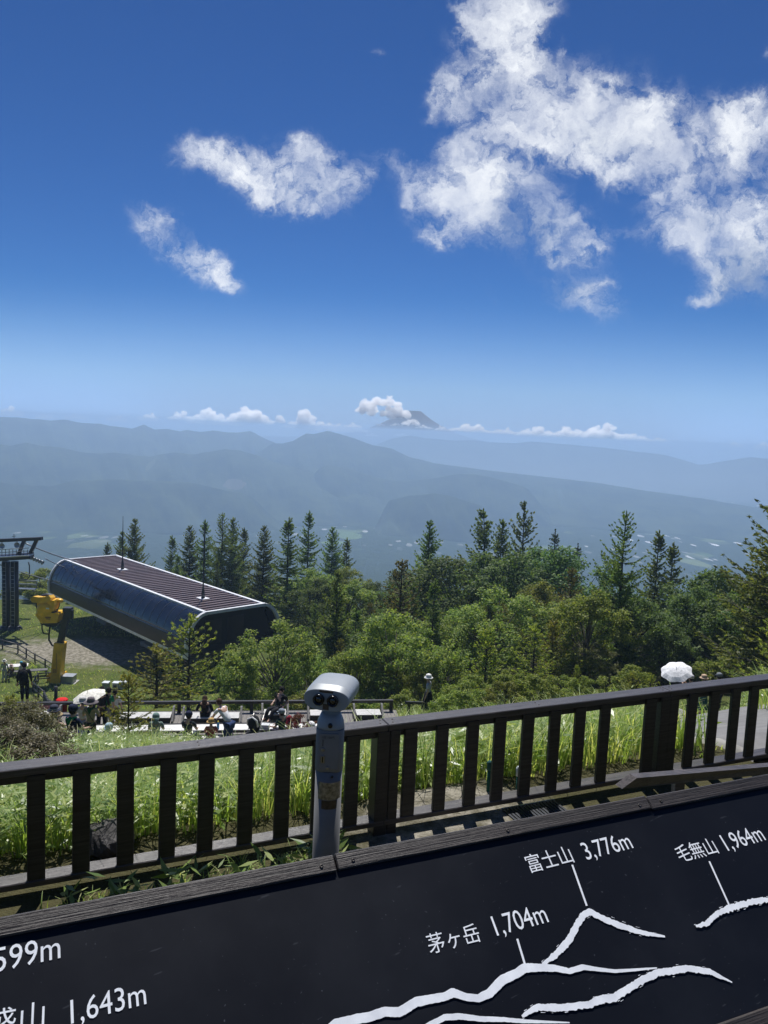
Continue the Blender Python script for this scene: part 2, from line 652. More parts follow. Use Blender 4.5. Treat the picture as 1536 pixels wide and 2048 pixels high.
# near: lawn with dry and bare patches
na_ = t.noise(pf, 0.35, 6, 0.65)
nb_ = t.noise(pf, 9.0, 5, 0.7)
lawn = t.mix(t.smooth(na_, 0.35, 0.65), (0.075, 0.105, 0.022), (0.150, 0.160, 0.045))
lawn = t.mix(t.smooth(nb_, 0.35, 0.75), lawn, (0.050, 0.075, 0.016))
gravel = t.mix(t.smooth(t.noise(pf, 3.0, 8, 0.8), 0.38, 0.62), (0.11, 0.10, 0.065), (0.36, 0.33, 0.27))
gm = ground_at(165, 66)
g1 = t.vmath('LENGTH', t.vmath('MULTIPLY', t.vmath('SUBTRACT', pf, (gm[0] + 1, gm[1] - 0.5, 0)), (0.105, 0.22, 0)), out=1)
gmask = t.smooth(t.math('MULTIPLY_ADD', t.math('SUBTRACT', t.noise(pf, 0.9, 8, 0.78), 0.5), 2.2, g1), 1.15, 0.55)
g2 = t.vmath('LENGTH', t.vmath('SUBTRACT', pf, (0.75, 5.75, 0)), out=1)
gmask = t.math('MAXIMUM', gmask, t.smooth(t.math('MULTIPLY_ADD', t.math('SUBTRACT', t.noise(pf, 2.5, 4, 0.7), 0.5), 1.0, g2), 1.1, 0.7))
near_c = t.mix(gmask, lawn, gravel)
soil = t.mix(nb_, (0.045, 0.050, 0.018), (0.10, 0.085, 0.045))
near_c = t.mix(t.smooth(sp.outputs[1], 30, 22), near_c, t.mix(t.math('MULTIPLY', gmask, 0.9), soil, gravel))
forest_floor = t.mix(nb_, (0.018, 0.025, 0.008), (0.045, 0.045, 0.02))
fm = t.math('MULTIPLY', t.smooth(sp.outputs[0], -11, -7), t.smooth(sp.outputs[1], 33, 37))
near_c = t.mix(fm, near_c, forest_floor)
# far: wooded upland with clearings, fields and settlements
wood = t.mix(t.smooth(t.noise(pf, 0.05, 8, 0.75), 0.3, 0.7), (0.012, 0.026, 0.010), (0.040, 0.062, 0.022))
vf = t.new('ShaderNodeTexVoronoi')
mpv = t.new('ShaderNodeMapping')
t.link(pf, mpv.inputs[0])
mpv.inputs['Scale'].default_value = (0.024, 0.010, 1)
mpv.inputs['Rotation'].default_value = (0, 0, 0.35)
t.link(mpv.outputs[0], vf.inputs['Vector'])
vf.inputs['Scale'].default_value = 1.0
cellr = t.new('ShaderNodeSeparateColor')
t.link(vf.outputs['Color'], cellr.inputs[0])
zone = t.math('MULTIPLY', t.smooth(t.noise(pf, 0.0030, 3, 0.5), 0.53, 0.60), t.smooth(dist, 1150, 1500))
fieldm = t.math('MULTIPLY', t.smooth(cellr.outputs[0], 0.76, 0.80), zone)
field_c = t.mix(cellr.outputs[1], (0.10, 0.16, 0.045), (0.22, 0.25, 0.10))
far_c = t.mix(fieldm, wood, field_c)
vh = t.new('ShaderNodeTexVoronoi')
mph = t.new('ShaderNodeMapping')
t.link(pf, mph.inputs[0])
mph.inputs['Scale'].default_value = (0.060, 0.020, 1)
t.link(mph.outputs[0], vh.inputs['Vector'])
vh.inputs['Scale'].default_value = 1.0
hr = t.new('ShaderNodeSeparateColor')
t.link(vh.outputs['Color'], hr.inputs[0])
town = t.smooth(t.noise(pf, 0.0045, 4, 0.6), 0.45, 0.55)
town = t.math('MULTIPLY', town, t.smooth(dist, 1250, 1700))
for zx, zy, zr in ((1180, 1022, 70), (1290, 1034, 60), (1385, 1040, 70), (1455, 1026, 60), (985, 1014, 50), (1090, 1030, 45), (700, 1022, 40), (560, 1032, 50), (215, 1030, 60), (320, 1040, 40), (440, 1030, 50), (860, 1040, 40), (1240, 1060, 40)):
    zd = ray(zx, zy)
    zp = zd * (-212.0 / zd[2])
    zl = t.vmath('LENGTH', t.vmath('MULTIPLY', t.vmath('SUBTRACT', pf, (float(zp[0]), float(zp[1]), 0)), (F / (zr * float(zp[1])), 1 / 130.0, 0)), out=1)
    town = t.math('MAXIMUM', town, t.smooth(t.math('MULTIPLY_ADD', t.math('SUBTRACT', t.noise(pf, 0.02, 4, 0.6), 0.5), 1.2, zl), 1.1, 0.6))
hm = t.math('MULTIPLY', t.smooth(hr.outputs[0], 0.72, 0.75), town)
hm = t.math('MULTIPLY', hm, t.smooth(vh.outputs['Distance'], 0.42, 0.34))
far_c = t.mix(hm, far_c, t.mix(hr.outputs[1], (0.45, 0.45, 0.45), (0.95, 0.95, 0.93)))
# a light green meadow on the shoulder to the right
md = at(1400, 1150, 560)
mm = t.vmath('LENGTH', t.vmath('MULTIPLY', t.vmath('SUBTRACT', pf, (md[0] + 30, md[1], 0)), (0.0085, 0.011, 0)), out=1)
mmask = t.smooth(t.math('MULTIPLY_ADD', t.math('SUBTRACT', t.noise(pf, 0.02, 5, 0.7), 0.5), 1.1, mm), 1.05, 0.9)
far_c = t.mix(mmask, far_c, (0.14, 0.21, 0.06))
for fx, fy, dd, sx, sy in ((700, 1062, 1500, 0.036, 0.016), (670, 1076, 1380, 0.036, 0.03), (1080, 1088, 1300, 0.05, 0.03)):
    fp = at(fx, fy, dd)
    fl = t.vmath('LENGTH', t.vmath('MULTIPLY', t.vmath('SUBTRACT', pf, (fp[0], fp[1], 0)), (sx, sy, 0)), out=1)
    far_c = t.mix(t.smooth(t.math('MULTIPLY_ADD', t.math('SUBTRACT', t.noise(pf, 0.03, 4, 0.6), 0.5), 0.9, fl), 0.95, 0.8), far_c, (0.13, 0.20, 0.06))
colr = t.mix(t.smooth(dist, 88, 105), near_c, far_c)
b = t.new('ShaderNodeBsdfPrincipled')
t.link(colr, b.inputs['Base Color'])
b.inputs['Roughness'].default_value = 0.9
b.inputs['Specular IOR Level'].default_value = 0.1
bn = t.new('ShaderNodeBump')
bn.inputs['Strength'].default_value = 0.6
bn.inputs['Distance'].default_value = 0.08
t.link(t.math('ADD', nb_, t.noise(pf, 30, 3, 0.6)), bn.inputs['Height'])
bf = t.new('ShaderNodeBump')
bf.inputs['Strength'].default_value = 0.8
bf.inputs['Distance'].default_value = 6.0
t.link(t.math('MULTIPLY', t.noise(pf, 0.09, 6, 0.7), t.smooth(dist, 90, 300)), bf.inputs['Height'])
t.link(bn.outputs[0], bf.inputs['Normal'])
t.link(bf.outputs[0], b.inputs['Normal'])
o = t.new('ShaderNodeOutputMaterial')
t.link(b.outputs[0], o.inputs[0])
ground.data.materials.append(m)


# ---- mountain ranges: each a solid ridge with spurs, standing where it stands
def hill_mat(name, a, b_, patches=()):
    m = bpy.data.materials.new(name)
    m.use_nodes = True
    t = NT(m.node_tree)
    pos = t.new('ShaderNodeTexCoord').outputs['Object']
    c = t.mix(t.smooth(t.noise(pos, 0.012, 8, 0.72), 0.35, 0.65), a, b_)
    for cx, cy, cz, rx, ry, rz, colr in patches:
        l = t.vmath('LENGTH', t.vmath('MULTIPLY', t.vmath('SUBTRACT', pos, (cx, cy, cz)), (1 / rx, 1 / ry, 1 / rz)), out=1)
        c = t.mix(t.smooth(t.math('MULTIPLY_ADD', t.math('SUBTRACT', t.noise(pos, 0.02, 4, 0.6), 0.5), 0.9, l), 1.0, 0.92), c, colr)
    b = t.new('ShaderNodeBsdfPrincipled')
    t.link(c, b.inputs['Base Color'])
    b.inputs['Roughness'].default_value = 0.9
    b.inputs['Specular IOR Level'].default_value = 0.1
    o = t.new('ShaderNodeOutputMaterial')
    t.link(b.outputs[0], o.inputs[0])
    return m


def ridge(name, crest, dist, foot, depth, seed, mt, spur=0.5, jag=1.0, tap=.16):
    """crest: pixel outline of the skyline; foot: ground height below; depth: half-width of the range"""
    rg = np.random.default_rng(seed)
    P = [ray(px, py) for px, py in crest]
    az = np.array([math.atan2(d[0], d[1]) for d in P])
    el = np.array([d[2] / math.hypot(d[0], d[1]) for d in P])
    n, kq = 520, 44
    A_ = np.linspace(az[0], az[-1], n)
    E_ = np.interp(A_, az, el)
    nz = np.zeros(n)
    for k in range(6):
        nz += np.sin(A_ * 40 * 1.9 ** k + rg.uniform(0, 6.28)) / 1.75 ** k
    E_ = E_ + nz * 0.00042 * jag
    zc_ = E_ * dist
    fr_ = np.linspace(0, 1, n)
    zc_ = foot - 6 + (zc_ - foot + 6) * sstep(fr_, 0, tap) * (1 - sstep(fr_, 1 - tap, 1))
    vv = np.linspace(-1, 1, kq)
    ph = rg.uniform(0, 6.28, 12)
    V = np.zeros((n, kq, 3))
    for k_, v_ in enumerate(vv):
        s_ = np.zeros(n)
        for h in range(6):
            s_ += np.abs(np.sin(A_ * (22 * 1.7 ** h) + ph[h] + v_ * (2.0 + h) * rg.choice([1.0]))) / 1.6 ** h
        s_ = (s_ / 2.2 - 0.75)
        av = abs(v_)
        base = (1 - av ** 1.05)
        prof = base + spur * s_ * av * (1 - av) * 2.0
        prof = np.clip(prof, 0, 1)
        dd = dist + v_ * depth
        z = foot + (zc_ - foot) * prof
        if av > 0.999:
            z = np.full(n, foot - 25.0)
        V[:, k_, 0] = np.sin(A_) * dd
        V[:, k_, 1] = np.cos(A_) * dd
        V[:, k_, 2] = z
    ii, jj = np.meshgrid(np.arange(n - 1), np.arange(kq - 1), indexing='ij')
    q = np.stack([ii * kq + jj, (ii + 1) * kq + jj, (ii + 1) * kq + jj + 1, ii * kq + jj + 1], -1).reshape(-1, 4)
    o = mesh_obj(name, V.reshape(-1, 3), q, mt, smooth=True)
    o['kind'] = 'structure'
    return o


HA = [(-260, 850), (-60, 838), (0, 832), (35, 832), (65, 836), (100, 838), (130, 835), (165, 843), (200, 845), (225, 852), (265, 856), (287, 847), (310, 857), (335, 855), (360, 860), (375, 857), (400, 861), (425, 858),
      (450, 862), (475, 864), (500, 861), (520, 872), (545, 882), (565, 890), (600, 905), (660, 925), (740, 950)]
HB = [(440, 960), (500, 915), (545, 884), (565, 885), (585, 880), (612, 865), (630, 866), (655, 859), (680, 865), (710, 875), (745, 888), (768, 892), (783, 895), (818, 912), (868, 925), (918, 932), (978, 940), (1043, 947),
      (1118, 956), (1193, 965), (1268, 977), (1360, 990), (1440, 1003), (1530, 1018), (1640, 1040)]
HC = [(-260, 915), (-80, 893), (0, 887), (20, 890), (55, 883), (85, 889), (125, 892), (165, 902), (200, 906), (230, 904), (270, 910), (300, 912), (325, 906), (350, 902), (390, 906), (415, 901), (450, 896), (480, 900), (515, 910),
      (545, 922), (590, 932), (640, 945), (700, 960), (768, 978), (850, 1000), (940, 1025)]
HD = [(560, 960), (590, 942), (612, 935), (635, 929), (670, 929), (700, 937), (740, 950), (790, 962), (818, 961), (868, 955), (893, 950), (923, 946), (953, 947), (993, 955), (1033, 968), (1078, 985), (1140, 1005)]
HE = [(740, 1010), (790, 998), (818, 989), (868, 985), (898, 990), (938, 1003), (1000, 1020)]
HG = [(-260, 950), (-60, 955), (0, 962), (50, 968), (100, 972), (150, 960), (230, 957), (325, 959), (390, 966), (450, 980), (520, 990), (600, 1005)]
HF = [(640, 884), (700, 876), (745, 866), (768, 870), (800, 872), (820, 869), (850, 875), (880, 878), (910, 880), (945, 879), (980, 883), (1030, 884), (1060, 881), (1110, 886), (1200, 893), (1330, 908), (1400, 930), (1450, 921), (1500, 912),
      (1536, 916), (1650, 925), (1800, 940)]
mh = hill_mat('wooded slope', (0.010, 0.022, 0.010), (0.060, 0.080, 0.034))
pc = [at(480, 968, 1850), at(315, 942, 1900), at(150, 930, 1900), at(350, 962, 1860)]
mc = hill_mat('wooded slope with clearings', (0.010, 0.022, 0.010), (0.060, 0.080, 0.034),
              [(pc[0][0], pc[0][1], pc[0][2], 36, 110, 15, (0.13, 0.125, 0.095)), (pc[1][0], pc[1][1], pc[1][2], 15, 100, 32, (0.10, 0.12, 0.07)), (pc[3][0], pc[3][1], pc[3][2], 12, 60, 10, (0.11, 0.15, 0.07))])
ridge('mountain_range', HF, 3850, -214, 330, 21, mh, 0.3, 0.6)
ridge('mountain_range', HA, 2750, -214, 520, 22, mh)
ridge('mountain_range', HB, 2350, -214, 480, 23, mh, 0.4, 0.7, .05)
ridge('hills', HC, 2000, -214, 360, 24, mc)
ridge('hills', HD, 1980, -214, 190, 25, mh, 0.4)
ridge('hills', HE, 1620, -214, 120, 26, mh, 0.4)
ridge('hills', HG, 1640, -214, 170, 27, mh, 0.4)

# ---- the far volcano: a cone with a blunt top and gullied flanks
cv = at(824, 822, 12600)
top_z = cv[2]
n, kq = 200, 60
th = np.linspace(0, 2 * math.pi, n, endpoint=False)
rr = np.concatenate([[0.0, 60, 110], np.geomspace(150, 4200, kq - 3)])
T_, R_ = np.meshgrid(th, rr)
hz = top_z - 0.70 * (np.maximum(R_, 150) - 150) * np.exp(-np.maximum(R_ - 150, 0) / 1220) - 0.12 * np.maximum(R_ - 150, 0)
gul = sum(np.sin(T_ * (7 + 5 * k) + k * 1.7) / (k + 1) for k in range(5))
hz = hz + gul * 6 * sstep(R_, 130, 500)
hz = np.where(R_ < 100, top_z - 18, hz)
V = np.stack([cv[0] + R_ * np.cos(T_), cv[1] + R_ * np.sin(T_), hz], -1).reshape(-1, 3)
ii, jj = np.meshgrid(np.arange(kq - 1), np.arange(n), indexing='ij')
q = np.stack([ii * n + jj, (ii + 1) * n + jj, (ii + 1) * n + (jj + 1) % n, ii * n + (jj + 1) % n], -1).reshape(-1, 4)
volc = mesh_obj('mountain', V, q, mat('haze-blued volcanic rock', (0.012, 0.028, 0.050), 0.95, var=0.1, scale=0.01), smooth=True)  # blue of the air in between is put into the rock's colour
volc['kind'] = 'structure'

# ---- the air
hz_top, hz_far = 11.0, 4320.0
bx = MB()
bx.box((0, hz_far / 2 - 1500, (hz_top - 300) / 2), (15600, hz_far + 3000, hz_top + 300))
bx.v = [tuple(p) for p in bx.v]
m = bpy.data.materials.new('haze')
m.use_nodes = True
t = NT(m.node_tree)
pv = t.new('ShaderNodeVolumePrincipled')
pv.inputs['Color'].default_value = (0.53, 0.735, 1.0, 1)
pv.inputs['Density'].default_value = 0.00052
pv.inputs['Anisotropy'].default_value = 0.4
o = t.new('ShaderNodeOutputMaterial')
t.link(pv.outputs[0], o.inputs['Volume'])
haze = bx.build('haze', m)
haze['kind'] = 'stuff'

# ---- second haze volume round the far volcano, added to veil it and the horizon
m = bpy.data.materials.new('far haze')
m.use_nodes = True
t = NT(m.node_tree)
pv = t.new('ShaderNodeVolumePrincipled')
pv.inputs['Color'].default_value = (0.72, 0.84, 1.0, 1)
pv.inputs['Density'].default_value = 0.00026
pv.inputs['Anisotropy'].default_value = 0.4
o = t.new('ShaderNodeOutputMaterial')
t.link(pv.outputs[0], o.inputs['Volume'])
sl_ = [(0.0, 1.0)] + [(q_ / 24, (1 - q_ / 24) ** 2.2) for q_ in range(1, 25)]
zt, ry, yc = 2300, 2600, 12300
front = [(yc - ry * w_ - 2, zt * s_) for s_, w_ in sl_]
back = [(yc + ry * w_ + 2, zt * s_) for s_, w_ in sl_[::-1]]
outl = [(yc - ry, -900)] + front + back + [(yc + ry, -900)]
vs = [(x_, y_, z_) for x_ in (-17000, 17000) for y_, z_ in outl]
n_ = len(outl)
fs = [(i_, (i_ + 1) % n_, n_ + (i_ + 1) % n_, n_ + i_) for i_ in range(n_)]
cap = [(i_, n_ - 1 - i_) for i_ in range(n_ // 2)]
for o_ in (0, n_):
    for i_ in range(n_ // 2 - 1):
        q_ = (o_ + i_, o_ + i_ + 1, o_ + n_ - 2 - i_, o_ + n_ - 1 - i_)
        fs.append(q_)
b = MB()
b.add(vs, fs)
haze_mist = b.build('haze_mist', m)
haze_mist['kind'] = 'stuff'

# ---- milky ground mist far out over the plain at the right
m = bpy.data.materials.new('valley mist')
m.use_nodes = True
t = NT(m.node_tree)
pv = t.new('ShaderNodeVolumePrincipled')
pv.inputs['Color'].default_value = (0.95, 0.96, 0.98, 1)
pv.inputs['Density'].default_value = 0.0007
pv.inputs['Anisotropy'].default_value = 0.4
o = t.new('ShaderNodeOutputMaterial')
t.link(pv.outputs[0], o.inputs['Volume'])
yc, ry = 3050, 420
zs_ = [-210 + 196 * q_ / 16 for q_ in range(17)]
ws_ = [(1 - (q_ / 16) ** 1.5) ** 1.6 for q_ in range(17)]
vs, fs = [], []
xs_ = [(-500, .02), (-250, .35), (50, .8), (400, 1.0), (1200, 1.0), (2600, 1.0), (3200, .02)]
for x_, k_ in xs_:
    ring = [(x_, yc - ry * w_ * k_ - 1, -210 + (z_ + 210) * (.4 + .6 * k_)) for z_, w_ in zip(zs_, ws_)] + [(x_, yc + ry * w_ * k_ + 1, -210 + (z_ + 210) * (.4 + .6 * k_)) for z_, w_ in zip(zs_[::-1], ws_[::-1])]
    vs += ring
n_ = 34
for r_ in range(len(xs_) - 1):
    for i_ in range(n_):
        fs.append((r_ * n_ + i_, r_ * n_ + (i_ + 1) % n_, (r_ + 1) * n_ + (i_ + 1) % n_, (r_ + 1) * n_ + i_))
for o_ in (0, (len(xs_) - 1) * n_):
    for i_ in range(n_ // 2 - 1):
        fs.append((o_ + i_, o_ + i_ + 1, o_ + n_ - 2 - i_, o_ + n_ - 1 - i_))
b = MB()
b.add(vs, fs)
haze_mist = b.build('haze_mist', m)
haze_mist['kind'] = 'stuff'
# ================================================================ NEAR: railing, panel, telescope
HDG = math.atan2(FD[1], FD[0])
AX = np.stack([FD, FN, np.array([0, 0, 1.0])])
wood_dark = mat('dark stained timber', (0.021, 0.018, 0.017), 0.42, var=0.42, scale=3.0, bump=0.25, bscale=9.0, stretch=(1.0, 22.0, 22.0, -HDG), spec=0.5)
wood_top = mat('lighter rail timber', (0.050, 0.043, 0.040), 0.38, var=0.28, scale=2.4, bump=0.22, bscale=8.0, stretch=(1.2, 26.0, 26.0, -HDG), spec=0.6)  # rails are lighter than the other railing timber
wood_frame = mat('worn frame timber', (0.030, 0.024, 0.021), 0.5, var=0.34, scale=3.0, bump=0.3, bscale=6.0, stretch=(1.2, 75.0, 75.0, -HDG), spec=0.4)
steel = mat('screw steel', (0.30, 0.29, 0.28), 0.35, 0.9, var=0.1)
rust = mat('dark screw', (0.05, 0.045, 0.04), 0.5, 0.6, var=0.2)


def plane_pt(px, py, p0, nrm):
    d = ray(px, py)
    return d * ((p0 @ nrm) / (d @ nrm))


def onz(px, py, z):
    d = ray(px, py)
    return d * (z / d[2])


# ---- railing.  s runs along FD; the railing line passes through RP0
RP0 = onz(778, 1450, -2.2)
RW, RH = 0.145, 0.05


def rl(s, n, z):
    return RP0 + FD * s + FN * n + np.array([0, 0, z + 2.2])


def s_of(px, py, z=-2.2):
    return float((onz(px, py, z) - RP0) @ FD)


GZ = -3.1
joints = [-5.62, -2.81, 0.0, 2.76, 5.55]
base = rl(0, 0.07, GZ)
rail = thing('timber_railing', 'dark brown timber railing with flat handrail along the terrace edge behind the telescope', 'railing', tuple(base))
screws = []
for k in range(4):
    s0, s1 = joints[k] + 0.0015, joints[k + 1] - 0.0015
    b = MB(base)
    b.beam(rl(s0, RW / 2, -2.2 - RH / 2), rl(s1, RW / 2, -2.2 - RH / 2), RW, RH, bev=0.006)
    tr = b.build('top_rail', wood_top, rail)
    for s_ in (s0 + 0.05, s1 - 0.05):
        for n_ in (0.045, 0.10):
            c = MB(base)
            c.lathe(rl(s_ + (0.02 if n_ > .06 else 0), n_, -2.2 + 0.0005), [(0.0065, 0), (0.006, 0.002), (0.0, 0.0025)], 8)
            c.build('screw', rust, tr)
    sm_ = (s0 + s1) / 2
    for n_ in (0.045, 0.10):
        c = MB(base)
        c.lathe(rl(sm_, n_, -2.2 + 0.0005), [(0.0065, 0), (0.006, 0.002), (0.0, 0.0025)], 8)
        c.build('screw', rust, tr)
    b = MB(base)
    b.beam(rl(s0, RW / 2, -2.2 - RH - 0.031), rl(s1, RW / 2, -2.2 - RH - 0.031), 0.07, 0.058, bev=0.005)
    b.build('under_rail', wood_dark, rail)
    b = MB(base)
    b.beam(rl(s0, RW / 2 - 0.002, -2.982), rl(s1, RW / 2 - 0.002, -2.982), 0.125, 0.044, bev=0.006)
    b.build('bottom_rail', wood_top, rail)
for s_ in joints[1:4]:
    b = MB(base)
    b.box(rl(s_ - 0.03, RW / 2 + 0.002, (-2.2 - RH + GZ) / 2 - 0.03), (0.105, 0.13, 0.9 - RH - 0.002 + 0.06), AX, bev=0.006)
    b.build('post', wood_dark, rail)
    b = MB(base)
    b.box(rl(s_ + 0.066, RW / 2 - 0.006, (-2.2 - RH + GZ) / 2 - 0.03), (0.083, 0.112, 0.9 - RH - 0.002 + 0.06), AX, bev=0.006)
    b.build('post', wood_dark, rail)


def baluster(s_):
    b = MB(base)
    zt, zb = -2.2 - RH - 0.004, -2.9605
    tl = random.gauss(0, .004)
    axb = np.stack([unit(FD + np.array([0, 0, tl])), FN, unit(np.array([0, 0, 1.0]) - FD * tl)])
    b.box(rl(s_ + random.gauss(0, .003), 0.028 + random.gauss(0, .0012), (zt + zb) / 2), (0.108 + random.gauss(0, .0016), 0.036, zt - zb), axb, bev=0.005)
    b.build('baluster', wood_dark, rail)


for px, py in ((71, 1556), (164, 1545), (253, 1532), (339, 1523), (420, 1515), (499, 1504), (574, 1496), (647, 1486), (716, 1478), (832, 1462), (896, 1455), (958, 1448), (1017, 1442), (1074, 1436), (1129, 1429), (1183, 1424), (1235, 1418),
               (1372, 1400), (1414, 1396), (1458, 1391), (1503, 1386), (1541, 1382), (1585, 1376)):
    baluster(s_of(px, py, -2.25))
for s_ in (s_of(71, 1556, -2.25) - 0.33, s_of(71, 1556, -2.25) - 0.66):
    baluster(s_)
# the extra slat fixed beside the right post
b = MB(base)
b.box(rl(s_of(1330, 1408, -2.25), 0.028, (-2.254 - 2.9605) / 2), (0.12, 0.036, 0.7065), AX, bev=0.005)
b.build('baluster', wood_dark, rail)

# ---- the panorama panel, leaning back, in a worn timber frame
PT = onz(768, 1685, -0.85)                       # a point of the far top edge
TILT = R(38)
PU = -(-FN * math.cos(TILT)) * 1.0               # up-slope direction
PU = FN * math.cos(TILT) + np.array([0, 0, 1]) * math.sin(TILT)
PN = np.cross(FD, PU)
PN = PN if PN[2] > 0 else -PN                    # towards viewer and sky
FT = 0.0075                                       # frame thickness above the panel face
FWD = 0.039
origin = PT.copy()                               # on top of frame (front-top plane)
s_l, s_r = -1.9, 2.6


def pp(a, b_, h=0.0):
    """a along the panel, b_ up the slope from the frame's top edge, h above the panel face"""
    return origin + FD * a + PU * b_ + PN * (h - FT)


def pxy(px, py, h=0.0):
    p = plane_pt(px, py, pp(0, 0, h), PN)
    d = p - pp(0, 0, h)
    return float(d @ FD), float(d @ PU)


b_bot = pxy(1536, 2012)[1]
sgn_base = pp(0.35, b_bot / 2) * np.array([1, 1, 0]) + np.array([0, 0, -1.62])
sign = thing('panorama_panel', 'large black sloping board with white mountain outlines and names in a worn timber frame', 'information board', tuple(sgn_base))


def panel_mat():
    m = bpy.data.materials.new('black printed panel')
    m.use_nodes = True
    t = NT(m.node_tree)
    pos = t.new('ShaderNodeTexCoord').outputs['Object']
    mp = t.new('ShaderNodeMapping')
    t.link(pos, mp.inputs[0])
    mp.vector_type = 'TEXTURE'
    mp.inputs['Rotation'].default_value = (0, 0, HDG + 0.2)
    mp.inputs['Scale'].default_value = (0.8, 0.04, 0.04)
    smear = t.noise(pos, 2.2, 6, 0.65)
    scr = t.noise(mp.outputs[0], 5.0, 3, 0.5)
    line = t.smooth(scr, 0.70, 0.74)
    c = t.mix(t.smooth(smear, 0.4, 0.75), (0.0055, 0.0068, 0.0105), (0.0105, 0.0125, 0.0175))
    c = t.mix(t.math('MULTIPLY', line, 0.35), c, (0.07, 0.075, 0.085))
    spk = t.smooth(t.noise(pos, 150, 2, 0.5), 0.735, 0.76)
    c = t.mix(t.math('MULTIPLY', spk, 0.5), c, (0.12, 0.13, 0.15))
    b = t.new('ShaderNodeBsdfPrincipled')
    t.link(c, b.inputs['Base Color'])
    t.link(t.math('MULTIPLY_ADD', smear, 0.25, 0.34), b.inputs['Roughness'])
    b.inputs['Specular IOR Level'].default_value = 0.22
    o = t.new('ShaderNodeOutputMaterial')
    t.link(b.outputs[0], o.inputs[0])
    return m


def slab(mb, a0, a1, b0, b1, h0, h1, bev=0.0):
    c = (pp(a0, b0, h0) + pp(a1, b1, h1)) / 2
    mb.box(c, (abs(a1 - a0), abs(b1 - b0), abs(h1 - h0)), (FD, PU, PN), 0, bev)


b = MB(sgn_base)
slab(b, s_l + 0.02, s_r - 0.02, b_bot - 0.03, -0.008, -0.0155, 0.0)
board = b.build('board', panel_mat(), sign)
# frame: the top edge is two lengths butted at the joint, with screws
a_j = pxy(672, 1725, FT)[0]
a_j2 = pxy(1290, 1590, FT)[0]
bl = 0.0
for a0, a1, db in ((s_l, a_j - 0.0012, 0.0), (a_j + 0.0012, a_j2, 0.0015), (a_j2 + 0.001, s_r, -0.0015)):
    b = MB(sgn_base)
    slab(b, a0, a1, -FWD + db + .001, -0.0045 + db, 0.0005, FT, 0.0025)
    fr = b.build('top_frame', wood_frame, sign)
    for af in (a0 + 0.035, (a0 + a1) / 2, a1 - 0.03):
        c = MB(sgn_base)
        c.lathe(pp(af, -FWD * 0.6, FT + 0.0004), [(0.0040, 0), (0.0038, 0.0010), (0.0018, 0.0013), (0.0014, 0.0004), (0.0, 0.0004)], 12, (FD, PU, PN))
        c.build('screw', rust, fr)
b = MB(sgn_base)
slab(b, s_l, s_r, b_bot - 0.05, b_bot, -0.014, FT * 0.8, 0.0035)
b.build('bottom_frame', wood_frame, sign)
for a0 in (s_l, s_r - 0.05):
    b = MB(sgn_base)
    slab(b, a0, a0 + 0.05, b_bot + 0.001, -FWD - 0.001, -0.014, FT * 0.9, 0.0035)
    b.build('side_frame', wood_frame, sign)
for a0 in (s_l + 0.2, 0.35, s_r - 0.3):
    for bb in (-0.06, b_bot + 0.02):
        p = pp(a0, bb, -0.05)
        zg = float(TZ(p[0], p[1])) - 0.15
        b = MB(sgn_base)
        b.box((p[0], p[1], (p[2] + zg) / 2), (0.07, 0.07, p[2] - zg), AX, bev=0.004)
        b.build('leg', wood_frame, sign)
    b = MB(sgn_base)
    slab(b, a0 - 0.03, a0 + 0.03, b_bot - 0.02, -0.02, -0.055, -0.0165)
    b.build('batten', wood_frame, sign)

paint = mat('white board paint', (0.88, 0.90, 0.92), 0.5, var=0.05, scale=30)


def text_part(txt, left, right, hpx=None, sx=0.86, shear=0.0):
    """lettering on the board, its baseline from pixel left to pixel right"""
    c = bpy.data.curves.new('lettering', 'FONT')
    c.body = txt
    c.size = 1.0
    c.resolution_u = 3
    tmp = bpy.data.objects.new('tmp', c)
    COL.objects.link(tmp)
    dg = bpy.context.evaluated_depsgraph_get()
    me = bpy.data.meshes.new_from_object(tmp.evaluated_get(dg))
    bpy.data.objects.remove(tmp)
    V = np.array([v.co for v in me.vertices])
    fc = [tuple(p.vertices) for p in me.polygons]
    bpy.data.meshes.remove(me)
    x0, x1 = V[:, 0].min(), V[:, 0].max()
    y0, y1 = V[:, 1].min(), V[:, 1].max()
    aL, bL = pxy(*left)
    aR, bR = pxy(*right)
    wd = math.hypot(aR - aL, bR - bL)
    ca, sa = (aR - aL) / wd, (bR - bL) / wd
    k = wd / (x1 - x0)
    kv = k / sx
    P = []
    for x, y, _ in V:
        lx, ly = (x - x0) * k + y * kv * shear, (y if hpx is None else y) * kv
        P.append(pp(aL + lx * ca - ly * sa, bL + lx * sa + ly * ca, 0.0012) - sgn_base)
    o = mesh_obj('lettering', P, fc, paint, sign)
    return o


text_part('富士山', (1060, 1744), (1148, 1722), sx=1.0)
text_part('3,776m', (1174, 1720), (1267, 1696))
text_part('毛無山', (1361, 1723), (1437, 1704), sx=1.0)
text_part('1,964m', (1456, 1702), (1532, 1680))
text_part('茅ヶ岳', (860, 1906), (962, 1880), sx=1.0)
text_part('1,704m', (994, 1872), (1098, 1844))
text_part('2,599m', (-60, 1957), (121, 1916))
text_part('1,643m', (142, 2048), (293, 2008))
text_part('飯盛山', (-92, 2090), (88, 2052), sx=1.0)


